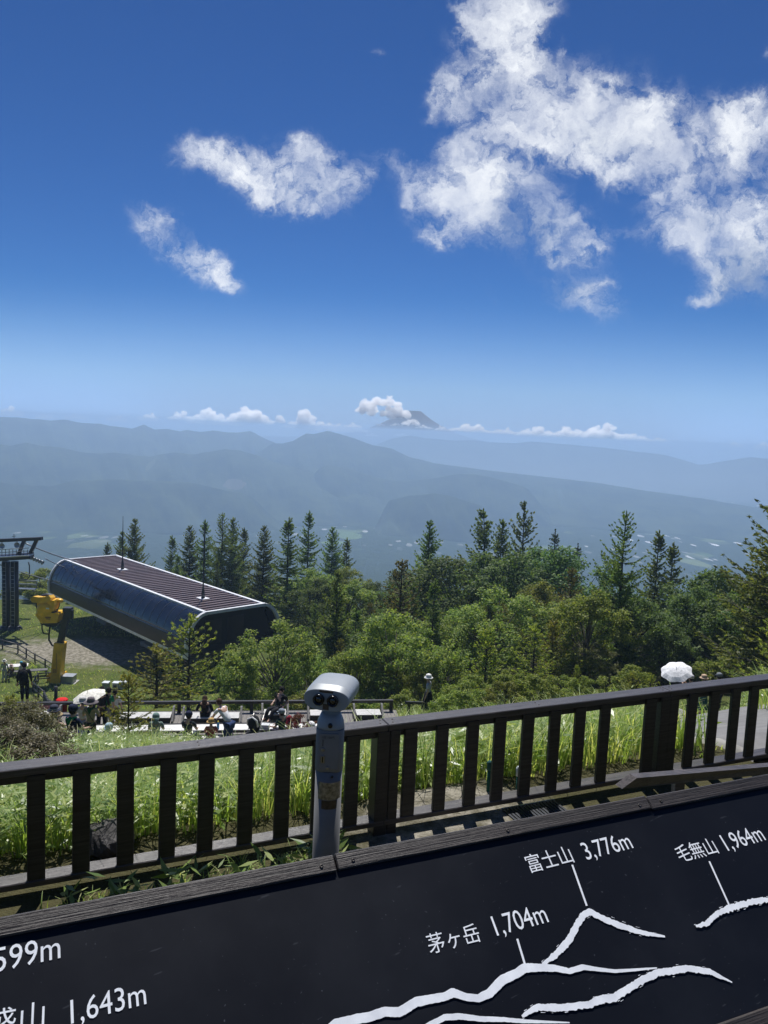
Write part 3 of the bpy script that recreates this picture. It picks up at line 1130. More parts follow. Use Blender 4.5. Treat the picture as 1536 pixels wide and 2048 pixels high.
def stroke(pts, wid, name='ridge_stroke', rough=0.24, org=None, seed=1, crisp=False):
    """a dry-brush line on the board: a jagged ribbon through pixel points"""
    rg = np.random.default_rng(seed)
    P = np.array([pxy(*p) for p in pts])
    seg = np.r_[0, np.cumsum(np.hypot(*np.diff(P, axis=0).T))]
    n = max(2, int(seg[-1] / (0.0032 if not crisp else 0.02)))
    tt = np.linspace(0, seg[-1], n)
    X = np.stack([np.interp(tt, seg, P[:, 0]), np.interp(tt, seg, P[:, 1])], 1)
    Wd = np.interp(tt, seg, wid)
    T = np.gradient(X, axis=0)
    T /= np.linalg.norm(T, axis=1)[:, None] + 1e-9
    N = np.stack([-T[:, 1], T[:, 0]], 1)
    e1 = rg.normal(0, 1, n)
    e2 = rg.normal(0, 1, n)
    if rough > 0:
        kk = np.array([.25, .5, .25])
        e1 = np.convolve(e1, kk, 'same') + rg.normal(0, .45, n)
        e2 = np.convolve(e2, kk, 'same') + rg.normal(0, .45, n)
    h1 = Wd * (0.5 + rough * 0.26 * e1)
    h2 = Wd * (0.5 + rough * 0.34 * e2)
    h1, h2 = np.clip(h1, 0.0002, None), np.clip(h2, 0.0002, None)
    V, Q = [], []
    hh = 0.0010 + 0.0003 * seed
    for k_ in range(n):
        V.append(pp(*(X[k_] + N[k_] * h1[k_]), hh) - sgn_base)
        V.append(pp(*(X[k_] - N[k_] * h2[k_]), hh) - sgn_base)
    for k_ in range(n - 1):
        Q.append((2 * k_, 2 * k_ + 1, 2 * k_ + 3, 2 * k_ + 2))
    # loose bristle flecks beside the line
    if not crisp and rough > 0.2:
        for _ in range(int(n * 0.12)):
            k_ = rg.integers(0, n)
            sgn = rg.choice([-1, 1])
            c = X[k_] + N[k_] * sgn * Wd[k_] * rg.uniform(0.55, 0.85)
            l, w_ = rg.uniform(0.0015, 0.005), rg.uniform(0.0003, 0.0008)
            o_ = len(V)
            for a_, b_ in ((-l, -w_), (l, -w_ * .4), (l, w_ * .4), (-l, w_)):
                q = c + T[k_] * a_ + N[k_] * b_
                V.append(pp(*q, hh) - sgn_base)
            Q.append((o_, o_ + 1, o_ + 2, o_ + 3))
    return mesh_obj(name, V, Q, paint, sign)


def full(pts, ox, oy):
    return [(ox + x / 2, oy + y / 2) for x, y in pts]


WS = 0.0128
stroke(full([(632, 978), (680, 945), (740, 880), (775, 812), (800, 780), (825, 768), (860, 788), (930, 818), (1010, 846), (1070, 859), (1122, 867)], 768, 1440),
       [.4 * WS, .9 * WS, WS, WS, WS, 1.05 * WS, WS, WS, .85 * WS, .6 * WS, .3 * WS], seed=3)
stroke(full([(-260, 1270), (-196, 1216), (-106, 1196), (-56, 1188), (0, 1168), (60, 1170), (130, 1128), (240, 1108), (275, 1092), (330, 1110), (375, 1115), (420, 1095), (470, 1042), (530, 1015), (560, 993), (620, 992), (680, 994), (740, 1006), (795, 990), (850, 998),
             (920, 1006), (1000, 1001), (1090, 993)], 768, 1440),
       [WS, 1.1 * WS, 1.2 * WS, 1.2 * WS, 1.2 * WS, 1.2 * WS, 1.2 * WS, 1.1 * WS, 1.2 * WS, WS, WS, 1.2 * WS, 1.3 * WS, 1.2 * WS, 1.3 * WS, 1.1 * WS, WS, .8 * WS, .8 * WS, .6 * WS, .5 * WS, .4 * WS, .2 * WS], rough=0.07, seed=4)
stroke(full([(550, 1187), (610, 1150), (700, 1152), (820, 1140), (850, 1122), (920, 1112), (980, 1072), (1040, 1037), (1090, 1013), (1160, 1003), (1210, 995), (1300, 1008), (1340, 1027), (1390, 1051)], 768, 1440),
       [.4 * WS, .9 * WS, WS, WS, WS, 1.05 * WS, WS, 1.05 * WS, WS, WS, WS, .9 * WS, .6 * WS, .2 * WS], seed=5)
stroke(full([(150, 1240), (240, 1192), (300, 1187), (380, 1197), (480, 1200), (560, 1207), (740, 1212)], 768, 1440), [.8 * WS, .8 * WS, .8 * WS, .7 * WS, .6 * WS, .5 * WS, .15 * WS], rough=0.1, seed=6)
stroke(full([(1245, 828), (1290, 815), (1320, 782), (1370, 757), (1440, 737), (1500, 724), (1560, 720), (1660, 726)], 768, 1440), [.4 * WS, .8 * WS, 1.0 * WS, 1.1 * WS, WS, WS, WS, .9 * WS], seed=7, rough=0.45)
LW = 0.0046
for p, q_ in (((1144, 1730), (1173, 1812)), ((1034, 1878), (1049, 1928)), ((1418, 1723), (1457, 1809))):
    stroke([p, q_], [LW, LW], 'leader_line', 0.0, crisp=True)

# ---- coin telescope
grey = mat('silver grey enamel', (0.31, 0.335, 0.35), 0.42, 0.1, var=0.04, scale=3)
greyp = mat('grey enamel post', (0.225, 0.222, 0.215), 0.62, 0.0, var=0.07, scale=3, spec=0.25)
blackg = mat('black glass rubber', (0.010, 0.010, 0.012), 0.18, var=0.1)
glass_l = mat('dark lens glass', (0.006, 0.007, 0.010), 0.03, var=0.05, spec=0.9)
brassy = mat('worn metal label', (0.27, 0.255, 0.225), 0.38, 0.6, var=0.35, scale=40, bump=0.1)
browns = mat('brown sticker', (0.055, 0.038, 0.030), 0.4, var=0.35, scale=40)
hd = at(661, 1372, 4.55)
TH = 4.55
tb = ground_at(656, TH)
tpx = at(657, 1560, TH)
tele = thing('coin_telescope', 'silver grey coin operated twin lens telescope on a round post before the railing', 'telescope', (tpx[0], tpx[1], GZ))
to = np.array([tpx[0], tpx[1], 0.0])


def tz(py):
    return float(at(657, py, TH)[2])


z_top, z_hb, z_nb, z_pan, z_joint = tz(1358), tz(1424), tz(1450), tz(1452), tz(1534)
PR = 0.083
b = MB((tpx[0], tpx[1], GZ))
b.lathe(to, [(PR + .06, GZ - 0.02), (PR + .06, GZ + 0.02), (PR + .059, GZ + 0.023), (PR + .002, GZ + 0.024), (PR, GZ + 0.028), (PR, GZ + 0.06), (PR, z_joint)], 32)
post = b.build('post', greyp, tele)
# upper coin case, slightly squarer than the post
b = MB((tpx[0], tpx[1], GZ))


def sq(r_, z_, n=32, e=3.2):
    out = []
    for k in range(n):
        th_ = 2 * math.pi * k / n
        c_, s_ = math.cos(th_), math.sin(th_)
        rr_ = r_ / (abs(c_) ** e + abs(s_) ** e) ** (1 / e)
        out.append((to[0] + rr_ * c_ * 1.0, to[1] + rr_ * s_ * 0.92, z_))
    return out


def loft(mb, rings, m=0, cap=True):
    n = len(rings[0])
    vs = [p for r_ in rings for p in r_]
    fs = [(i_ * n + k, i_ * n + (k + 1) % n, (i_ + 1) * n + (k + 1) % n, (i_ + 1) * n + k) for i_ in range(len(rings) - 1) for k in range(n)]
    mb.add(vs, fs, m, True)
    o_ = len(mb.v) - len(vs)
    if cap:
        mb.f += [tuple(o_ + k for k in range(n))[::-1], tuple(o_ + (len(rings) - 1) * n + k for k in range(n))]
        mb.m += [m, m]
        mb.sm += [False, False]


loft(b, [sq(PR * 1.0, z_joint + .001), sq(PR * 1.03, z_joint + 0.006), sq(PR * 1.03, z_pan - 0.004), sq(PR * 1.0, z_pan)])
case = b.build('coin_case', greyp, tele)
fy = -PR * 1.03 * 0.92                                                                # front of the case
zc0, zc1 = z_joint + 0.02, z_pan - 0.015
b = MB((tpx[0], tpx[1], GZ))
b.box((to[0], to[1] + fy - 0.003, (zc0 + zc1) / 2), (0.118, 0.006, zc1 - zc0), bev=0.002)
door = b.build('door_plate', greyp, case)
fx = to[0]
yf = to[1] + fy - 0.006


def disc(name, x_, z_, r_, d_, m_, par, prof=None):
    b = MB((tpx[0], tpx[1], GZ))
    axd = (np.array([1, 0, 0.]), np.array([0, 0, 1.]), np.array([0, -1., 0]))
    b.lathe((fx + x_, yf, z_), prof or [(r_, 0), (r_ * .95, d_), (r_ * .55, d_ * 1.15), (0, d_ * 1.15)], 20, axd)
    return b.build(name, m_, par)


disc('lock', -0.036, tz(1488), 0.0125, 0.006, steel, door)
disc('lock', -0.004, tz(1524), 0.011, 0.005, steel, door)
disc('bolt', 0.026, tz(1541), 0.008, 0.006, rust, case)
b = MB((tpx[0], tpx[1], GZ))
b.box((fx - 0.036, yf - 0.003, tz(1507)), (0.026, 0.008, 0.05), bev=0.006)
slot = b.build('coin_slot', steel, door)
b = MB((tpx[0], tpx[1], GZ))
b.box((fx - 0.036, yf - 0.0085, tz(1507)), (0.007, 0.003, 0.034))
b.build('slit', blackg, slot)
b = MB((tpx[0], tpx[1], GZ))
b.box((fx - 0.037, yf - 0.0012, tz(1475)), (0.003, 0.0022, 0.04))
b.build('engraved_line', blackg, door)
c = bpy.data.curves.new('lettering', 'FONT')
c.body = '1回 100円'
c.size = 0.018
tmp = bpy.data.objects.new('tmp', c)
COL.objects.link(tmp)
me = bpy.data.meshes.new_from_object(tmp.evaluated_get(bpy.context.evaluated_depsgraph_get()))
bpy.data.objects.remove(tmp)
V = np.array([v.co for v in me.vertices])
P = [(fx - 0.045 + x - tpx[0], yf - 0.0009 - tpx[1], tz(1466) + y - GZ) for x, y, _ in V]
mesh_obj('lettering', P, [tuple(p.vertices) for p in me.polygons], rust, door)


def wrap(name, za, zb, a0, a1, r_, m_, par):
    vs, fs = [], []
    n = 14
    for k in range(n + 1):
        th_ = R(a0 + (a1 - a0) * k / n)
        for z_ in (za, zb):
            vs.append((to[0] + r_ * math.sin(th_), to[1] - r_ * math.cos(th_), z_))
    for k in range(n):
        fs.append((2 * k, 2 * k + 2, 2 * k + 3, 2 * k + 1))
    b = MB((tpx[0], tpx[1], GZ))
    b.add(vs, fs, 0, True)
    return b.build(name, m_, par)


wrap('metal_label', tz(1588), tz(1554), -42, 66, PR + 0.0012, brassy, post)
wrap('brown_label', tz(1606), tz(1589), -24, 44, PR + 0.0012, browns, post)
# neck
b = MB((tpx[0], tpx[1], GZ))
loft(b, [sq(PR * 1.0, z_pan + .001, e=2.6), sq(PR * 1.0, z_pan + 0.012, e=2.4), sq(PR * 0.97, z_nb + 0.03, e=2.2), sq(PR * 0.86, z_nb + 0.055, e=2.2), sq(PR * 0.70, z_hb + 0.004, e=2.0)])
neck = b.build('neck', grey, tele)
axd = (np.array([1, 0, 0.]), np.array([0, 0, 1.]), np.array([0, -1., 0]))
b = MB((tpx[0], tpx[1], GZ))
b.lathe((to[0] + 0.002, to[1] - PR * .955, z_nb + 0.026), [(0.014, -0.02), (0.014, 0.004), (0.011, 0.006), (0.0, 0.006)], 16, axd)
b.build('knob', blackg, neck)
# head: a wide rounded housing, eyepieces to us, turned a little to the right, with a slanted top facet
yaw = R(-11)
hx = np.array([math.cos(yaw), math.sin(yaw), 0])
hy = np.array([-math.sin(yaw), math.cos(yaw), 0])
hzv = np.array([0, 0, 1.0])
hc = np.array([tpx[0] - 0.004, tpx[1] + 0.02, at(657, 1401, TH - 0.11)[2] + 0.004])
HWd, HHt = 0.142, 0.076


def stadium(y_, w_, h_, n=40, top=1.0):
    out = []
    for k in range(n):
        th_ = 2 * math.pi * k / n
        c_, s_ = math.cos(th_), math.sin(th_)
        e = 2.0
        sx_ = math.copysign(abs(c_) ** 0.62, c_) * w_
        sz_ = math.copysign(abs(s_) ** 0.85, s_) * h_
        if sz_ > 0:
            sz_ *= top
        out.append(hc + hx * sx_ + hy * y_ + hzv * sz_)
    return out


b = MB((tpx[0], tpx[1], GZ))
ringsA = [stadium(-0.1235, HWd * .95, HHt * .93, top=.76), stadium(-0.1215, HWd * .97, HHt * .96, top=.78), stadium(-0.116, HWd * .975, HHt * .97, top=.79)]
ringsB = [stadium(-0.116, HWd * .975, HHt * .97, top=.79), stadium(-0.062, HWd * .985, HHt * .99, top=.97)]
ringsC = [stadium(-0.062, HWd * .985, HHt * .99, top=.97), stadium(0.02, HWd, HHt, top=.98), stadium(0.15, HWd * .98, HHt, top=.97), stadium(0.165, HWd * .96, HHt * .97, top=.95), stadium(0.17, HWd * .90, HHt * .9)]
for rg_ in (ringsA, ringsB, ringsC):
    loft(b, rg_, cap=False)
o_ = len(b.v)
b.add(ringsA[0], [tuple(range(40))])
b.add(ringsC[-1], [tuple(range(40))])
head = b.build('housing', grey, tele)
axe = (hx, hzv, -hy)
for sx_ in (-0.043, 0.043):
    b = MB((tpx[0], tpx[1], GZ))
    b.lathe(hc + hx * sx_ - hy * 0.127 - hzv * 0.004, [(0.035, -0.01), (0.035, 0.016), (0.032, 0.021), (0.026, 0.019), (0.024, 0.008)], 24, axe)
    ep = b.build('eyepiece', blackg, head)
    b = MB((tpx[0], tpx[1], GZ))
    b.lathe(hc + hx * sx_ - hy * 0.127 - hzv * 0.004, [(0.0242, 0.006), (0.018, 0.0115), (0.009, 0.0145), (0.0, 0.015)], 20, axe)
    b.build('lens', glass_l, ep)
    b = MB((tpx[0], tpx[1], GZ))
    b.lathe(hc + hx * sx_ * 1.5 + hy * 0.17, [(0.04, -0.01), (0.04, 0.02), (0.036, 0.02), (0.036, 0.004), (0, 0.004)], 24, (hx, hzv, hy))
    b.build('front_lens', blackg, head)
b = MB((tpx[0], tpx[1], GZ))
b.box(hc - hy * 0.1225 + hzv * 0.046, (0.085, 0.005, 0.016), (hx, hy, hzv), bev=0.001)
b.build('brown_label', browns, head)
b = MB((tpx[0], tpx[1], GZ))
b.box(hc - hy * 0.1225 - hzv * 0.048, (0.038, 0.005, 0.036), (hx, hy, hzv), bev=0.001)
b.build('brown_label', browns, head)

# ---- loose plank beyond the panel, its cut end to the left: the back rest of a plain bench
wood_plank = mat('brown plank', (0.062, 0.050, 0.044), 0.45, var=0.3, scale=3.0, bump=0.3, bscale=8.0, stretch=(1.0, 22.0, 22.0, -0.2))
yb = 3.55
p0 = at(1274, 1556, yb)
p1 = at(1600, 1528, yb + 0.95)
q0 = at(1244, 1578, yb)
bb = MB(p0 * np.array([1, 1, 0]) + np.array([0, 0, GZ]))
dn = np.array([q0[0] - p0[0], 0.0, q0[2] - p0[2]])
th_k = np.array([-0.02, 0.045, 0.0])
p2 = p1 + np.array([0.0, 0, -0.045])
bench_plank = thing('timber_bench', 'brown timber bench with a mitred plank just behind the right half of the board', 'bench', tuple(bb.org))
bb.prism([p0, p1, p2, q0], th_k)
bb.build('plank', wood_plank, bench_plank)
for k in (0.35, 1.1):
    px_ = p0 + (p1 - p0) * (k / 1.2) + th_k * 1.6 + np.array([0, 0, -0.03])
    zg = float(TZ(px_[0], px_[1]))
    b = MB(bb.org)
    b.box((px_[0], px_[1] + 0.02, (px_[2] + zg - .1) / 2), (0.05, 0.05, px_[2] - zg + .1))
    b.build('leg', wood_plank, bench_plank)
# ================================================================ TERRACE, BENCHES, PEOPLE
asphalt = mat('grey path', (0.17, 0.165, 0.16), 0.8, var=0.10, scale=3.0, bump=0.2, bscale=60)
kerb_m = mat('pale path edge', (0.27, 0.26, 0.24), 0.8, var=0.1, scale=3)


def ribbon(name, pts, w, m_, lift=0.03, kind='structure'):
    P = np.array(pts, float)
    sg = np.r_[0, np.cumsum(np.hypot(*np.diff(P, axis=0).T))]
    n = int(sg[-1] / 0.25) + 2
    tt = np.linspace(0, sg[-1], n)
    X = np.stack([np.interp(tt, sg, P[:, 0]), np.interp(tt, sg, P[:, 1])], 1)
    for _ in range(12):
        X[1:-1] = (X[:-2] + X[1:-1] * 2 + X[2:]) / 4
    T = np.gradient(X, axis=0)
    T /= np.linalg.norm(T, axis=1)[:, None]
    N = np.stack([-T[:, 1], T[:, 0]], 1)
    V, mi = [], []
    ofs = [-.52, -.5, -.44, -.25, 0, .25, .44, .5, .52]
    for k in range(n):
        for o_ in ofs:
            q = X[k] + N[k] * w * o_
            V.append((q[0], q[1], float(TZ(q[0], q[1])) + (lift if abs(o_) < .51 else -.25)))
    nn = len(ofs)
    Q = []
    for k in range(n - 1):
        for j_ in range(nn - 1):
            Q.append((k * nn + j_, k * nn + j_ + 1, (k + 1) * nn + j_ + 1, (k + 1) * nn + j_))
            mi.append(1 if j_ in (0, 1, nn - 3, nn - 2) else 0)
    o_ = mesh_obj(name, V, Q, m_, None, mi, True)
    o_['kind'] = kind
    return o_


PATH_R = [ground_hit(px, py)[:2] for px, py in ((1640, 1500), (1560, 1480), (1470, 1463), (1405, 1446), (1360, 1432), (1320, 1420))]
PATH_L = [ground_hit(px, py)[:2] for px, py in ((-120, 1610), (0, 1585), (110, 1566), (210, 1548), (330, 1530), (470, 1512))]
ribbon('path', PATH_R, 1.9, [asphalt, kerb_m], 0.05)
ribbon('path', PATH_L, 1.3, [asphalt, kerb_m], 0.05)

# ---- the lower terrace
deck_m = mat('grey deck boards', (0.15, 0.135, 0.12), 0.6, var=0.22, scale=2.5, bump=0.3, bscale=10, stretch=(30, 1.0, 1.0, 0.0))
dark_w = mat('dark timber', (0.022, 0.019, 0.018), 0.45, var=0.25, scale=4, stretch=(1, 12, 12, 0))
white_p = mat('white slats', (0.70, 0.69, 0.66), 0.5, var=0.07, scale=5)
grey_w = mat('grey timber', (0.13, 0.125, 0.12), 0.5, var=0.2, scale=4, stretch=(1, 12, 12, 0))
DZ = -11.1
DA = R(8.47)                                     # the deck lies turned by this angle
PV = np.array([-1.0, 29.56])


def on_deck(px, y, z=DZ):
    """deck point seen in column px, y measured squarely across the deck"""
    yw = y
    x_ = (px - 768) / F * yw
    for _ in range(25):
        yw = PV[1] + (y - 29.55) / math.cos(DA) + math.tan(DA) * (x_ - PV[0])
        x_ += (px - proj(np.array([x_, yw, z]))[0]) / F * yw * .9
    yw = PV[1] + (y - 29.55) / math.cos(DA) + math.tan(DA) * (x_ - PV[0])
    return (x_, yw, z)


def spin(t_):
    l_ = np.array(t_.location)
    r_ = l_[:2] - PV
    c_, s_ = math.cos(DA), math.sin(DA)
    t_.location = (PV[0] + c_ * r_[0] - s_ * r_[1], PV[1] + s_ * r_[0] + c_ * r_[1], l_[2])
    t_.rotation_euler = (0, 0, DA)


def person_at(px, py_head, h, ylo=24.0, yhi=45.0):
    """ground point where somebody h tall would show the top of the head at (px, py_head)"""
    best = None
    for y in np.linspace(ylo, yhi, 160):
        g = ground_at(px, y)
        e = abs(proj(g + np.array([0, 0, h]))[1] - py_head)
        if best is None or e < best[0]:
            best = (e, g)
    return best[1]


dx0, dx1 = at(-110, 1430, 28)[0], 0.75
dk = thing('terrace_deck', 'grey boarded terrace deck with white topped seats below the grassy slope', 'deck', ((dx0 + dx1) / 2, 27.2, DZ - 0.3))
org = dk.location
b = MB(org)
x = dx0
while x < dx1:
    b.box((x + 0.07, 27.25, DZ - 0.02), (0.133, 4.7, 0.04))
    x += 0.14
b.build('deck_boards', deck_m, dk)
b = MB(org)
b.box(((dx0 + dx1) / 2, 24.86, DZ - 0.11), (dx1 - dx0, 0.06, 0.22))
b.box(((dx0 + dx1) / 2, 29.64, DZ - 0.11), (dx1 - dx0, 0.06, 0.22))
b.build('fascia', dark_w, dk)
for k in range(9):
    xx = dx0 + 0.5 + k * (dx1 - dx0 - 1) / 8
    for yy in (25.2, 29.3):
        b = MB(org)
        zg = float(TZ(xx, yy)) - 0.4
        b.box((xx, yy, (DZ - 0.04 + zg) / 2), (0.12, 0.12, DZ - 0.04 - zg))
        b.build('support_post', dark_w, dk)

spin(dk)
# back railing of the deck and its lower stretch to the right
RZ = -10.66
fr_ = thing('deck_railing', 'long dark timber railing along the back edge of the grey deck', 'railing', ((dx0 + dx1) / 2, 29.55, DZ))
b = MB(fr_.location)
b.beam((dx0, 29.55, RZ - 0.05), (dx1 - 0.02, 29.55, RZ - 0.05), 0.14, 0.11, bev=0.01)
b.build('top_rail', dark_w, fr_)
xx = dx1 - 0.1
while xx > dx0:
    b = MB(fr_.location)
    b.box((xx, 29.55, (RZ - 0.105 + DZ) / 2), (0.13, 0.12, RZ - 0.105 - DZ))
    b.build('post', dark_w, fr_)
    xx -= 2.75
spin(fr_)
x1r = at(925, 1404, 30.5)
fr2 = thing('deck_railing', 'short low railing stepping down right of the deck corner', 'railing', (2.2, 30.2, float(TZ(2.2, 30.2))))
pA, pB = at(812, 1405, 29.6), at(925, 1408, 31.5)
b = MB(fr2.location)
b.beam(pA, pB, 0.12, 0.10, bev=0.008)
b.build('top_rail', dark_w, fr2)
for f_ in (0.05, 0.5, 0.95):
    p = pA + (pB - pA) * f_
    zg = float(TZ(p[0], p[1])) - 0.1
    b = MB(fr2.location)
    b.box((p[0], p[1], (p[2] - 0.05 + zg) / 2), (0.12, 0.12, p[2] - 0.05 - zg))
    b.build('post', dark_w, fr2)

# lounge seats on the deck: seat, back end panels
SEATG = 'low lounge seats in a row at the back of the deck'


def lounge(px0, px1, y, label, end='both'):
    e0, e1 = np.array(on_deck(px0, y)), np.array(on_deck(px1, y))
    t_ = thing('lounge_seat', label, 'seat', tuple((e0 + e1) / 2), DA, SEATG)
    L = float(np.linalg.norm(e1 - e0))
    b = MB()
    n = 7
    for k in range(n):
        b.box((0, -0.26 + k * 0.52 / (n - 1), 0.215), (L - 0.14, 0.062, 0.03), bev=0.004)
    b.build('seat_slats', white_p, t_)
    b = MB()
    b.box((0, 0, 0.10), (L - 0.16, 0.5, 0.19))
    b.build('base', dark_w, t_)
    for sg in ((-1, 1) if end == 'both' else (1,) if end == 'right' else (-1,)):
        b = MB()
        b.prism([(sg * L / 2 - 0.035, -0.34, 0.0), (sg * L / 2 - 0.035, 0.30, 0.0), (sg * L / 2 - 0.035, 0.34, 0.46), (sg * L / 2 - 0.035, 0.16, 0.47), (sg * L / 2 - 0.035, -0.34, 0.10)], (0.07, 0, 0))
        b.build('end_panel', grey_w, t_)


lounge(236, 346, 28.7, 'long white slatted lounge seat with one sloping end panel, left of the young larch', 'right')
lounge(366, 482, 28.6, 'white slatted lounge seat under the long haired woman in black')
lounge(524, 575, 28.9, 'short white slatted lounge seat where the person in black reclines')
lounge(616, 672, 28.8, 'white slatted lounge seat partly hidden behind the telescope')
lounge(708, 764, 28.8, 'white slatted lounge seat between two raised ends right of the telescope')
lounge(40, 118, 28.9, 'white slatted lounge seat at the far left end of the deck', 'right')

# long white topped counter along the front of the deck
ct = thing('long_counter', 'long white topped low counter running along the front of the deck', 'counter', (-5.5, 27.1, DZ))
b = MB(ct.location)
cx0, cx1 = dx0 + 0.2, at(652, 1455, 27.1)[0] - .3
b.box(((cx0 + cx1) / 2, 27.15, DZ + 0.335), (cx1 - cx0, 0.56, 0.04), bev=0.006)
b.build('top', white_p, ct)
b = MB(ct.location)
b.box(((cx0 + cx1) / 2, 27.44, DZ + 0.30), (cx1 - cx0, 0.03, 0.17))
b.box(((cx0 + cx1) / 2, 26.93, DZ + 0.27), (cx1 - cx0, 0.05, 0.08))
b.build('apron', dark_w, ct)
xx = cx0 + 0.15
while xx < cx1:
    b = MB(ct.location)
    b.box((xx, 27.15, DZ + 0.157), (0.08, 0.42, 0.312))
    b.build('leg', dark_w, ct)
    xx += 1.9
spin(ct)


def stool(px, py, y, label, w=0.62):
    t_ = thing('stool_bench', label, 'bench', on_deck(px, y), DA, 'low benches before the white counter')
    b = MB()
    for k in range(4):
        b.box((0, -0.15 + 0.1 * k, 0.40), (w, 0.082, 0.03), bev=0.004)
    b.build('seat', white_p, t_)
    for sg in (-1, 1):
        b = MB()
        b.box((sg * (w / 2 - 0.06), 0, 0.192), (0.06, 0.34, 0.383))
        b.build('leg', dark_w, t_)


stool(311, 1462, 26.0, 'low white bench under the person with the grey green headscarf')
stool(376, 1462, 26.0, 'low white bench under the person in the navy cap')
stool(421, 1462, 26.0, 'low white bench under the child in the straw hat')
stool(562, 1462, 26.3, 'low white bench under the child in the grey cap')

# ---- people
skin_m = mat('skin', (0.50, 0.31, 0.22), 0.5, var=0.05, scale=20)
_cm = {}


def cloth(col):
    if col not in _cm:
        _cm[col] = mat('cloth', col, 0.85, var=0.14, scale=12, bump=0.25, bscale=25, spec=0.15)
    return _cm[col]


HAIR = (0.016, 0.012, 0.010)


def skin_mesh(name, verts, edges, radii, m_, parent, sub=1):
    me = bpy.data.meshes.new(name)
    me.from_pydata([tuple(v_) for v_ in verts], edges, [])
    o_ = bpy.data.objects.new(name, me)
    COL.objects.link(o_)
    md = o_.modifiers.new('skin', 'SKIN')
    md.branch_smoothing = 0.4
    md.use_smooth_shade = True
    sv = me.skin_vertices[0].data
    for k, r_ in enumerate(radii):
        sv[k].radius = r_ if hasattr(r_, '__len__') else (r_, r_)
        sv[k].use_root = (k == 0)
    s2 = o_.modifiers.new('sub', 'SUBSURF')
    s2.levels = sub
    s2.render_levels = sub
    dg = bpy.context.evaluated_depsgraph_get()
    nm = bpy.data.meshes.new_from_object(o_.evaluated_get(dg))
    o_.modifiers.clear()
    o_.data = nm
    bpy.data.meshes.remove(me)
    nm.materials.clear()
    nm.materials.append(m_)
    o_.parent = parent
    return o_


POSES = {
    'stand': {},
    'sit': dict(pel=(0, 0, .50), hip=(.09, .04, .49), kne=(.11, .42, .49), ank=(.11, .44, .09), toe=(.12, .60, .04), up=-.42, elb=(.25, .10, .0), wri=(.16, .34, -.02)),
    'squat': dict(pel=(0, -.12, .28), hip=(.09, -.08, .28), kne=(.14, .30, .42), ank=(.12, .05, .09), toe=(.13, .22, .04), up=-.64, lean=.16, elb=(.24, .16, .0), wri=(.14, .38, .0)),
    'bend': dict(up=0, lean=.30, elb=(.25, .12, .02), wri=(.18, .30, -.05), kne=(.11, .05, .5)),
    'walk': dict(kne=(.09, .16, .50), ank=(.09, .10, .10), toe=(.10, .26, .05)),
    'hold': dict(elb=(.25, .08, .0), wri=(.12, .27, .22)),
    'tablet': dict(elb=(.26, .05, .0), wri=(.13, .28, .12)),
    'recline': dict(pel=(0, 0, .32), hip=(.09, .04, .31), kne=(.11, .42, .40), ank=(.11, .66, .10), toe=(.12, .80, .06), up=-.60, lean=-.12, elb=(.29, -.06, .02), wri=(.26, .12, -.02)),
}


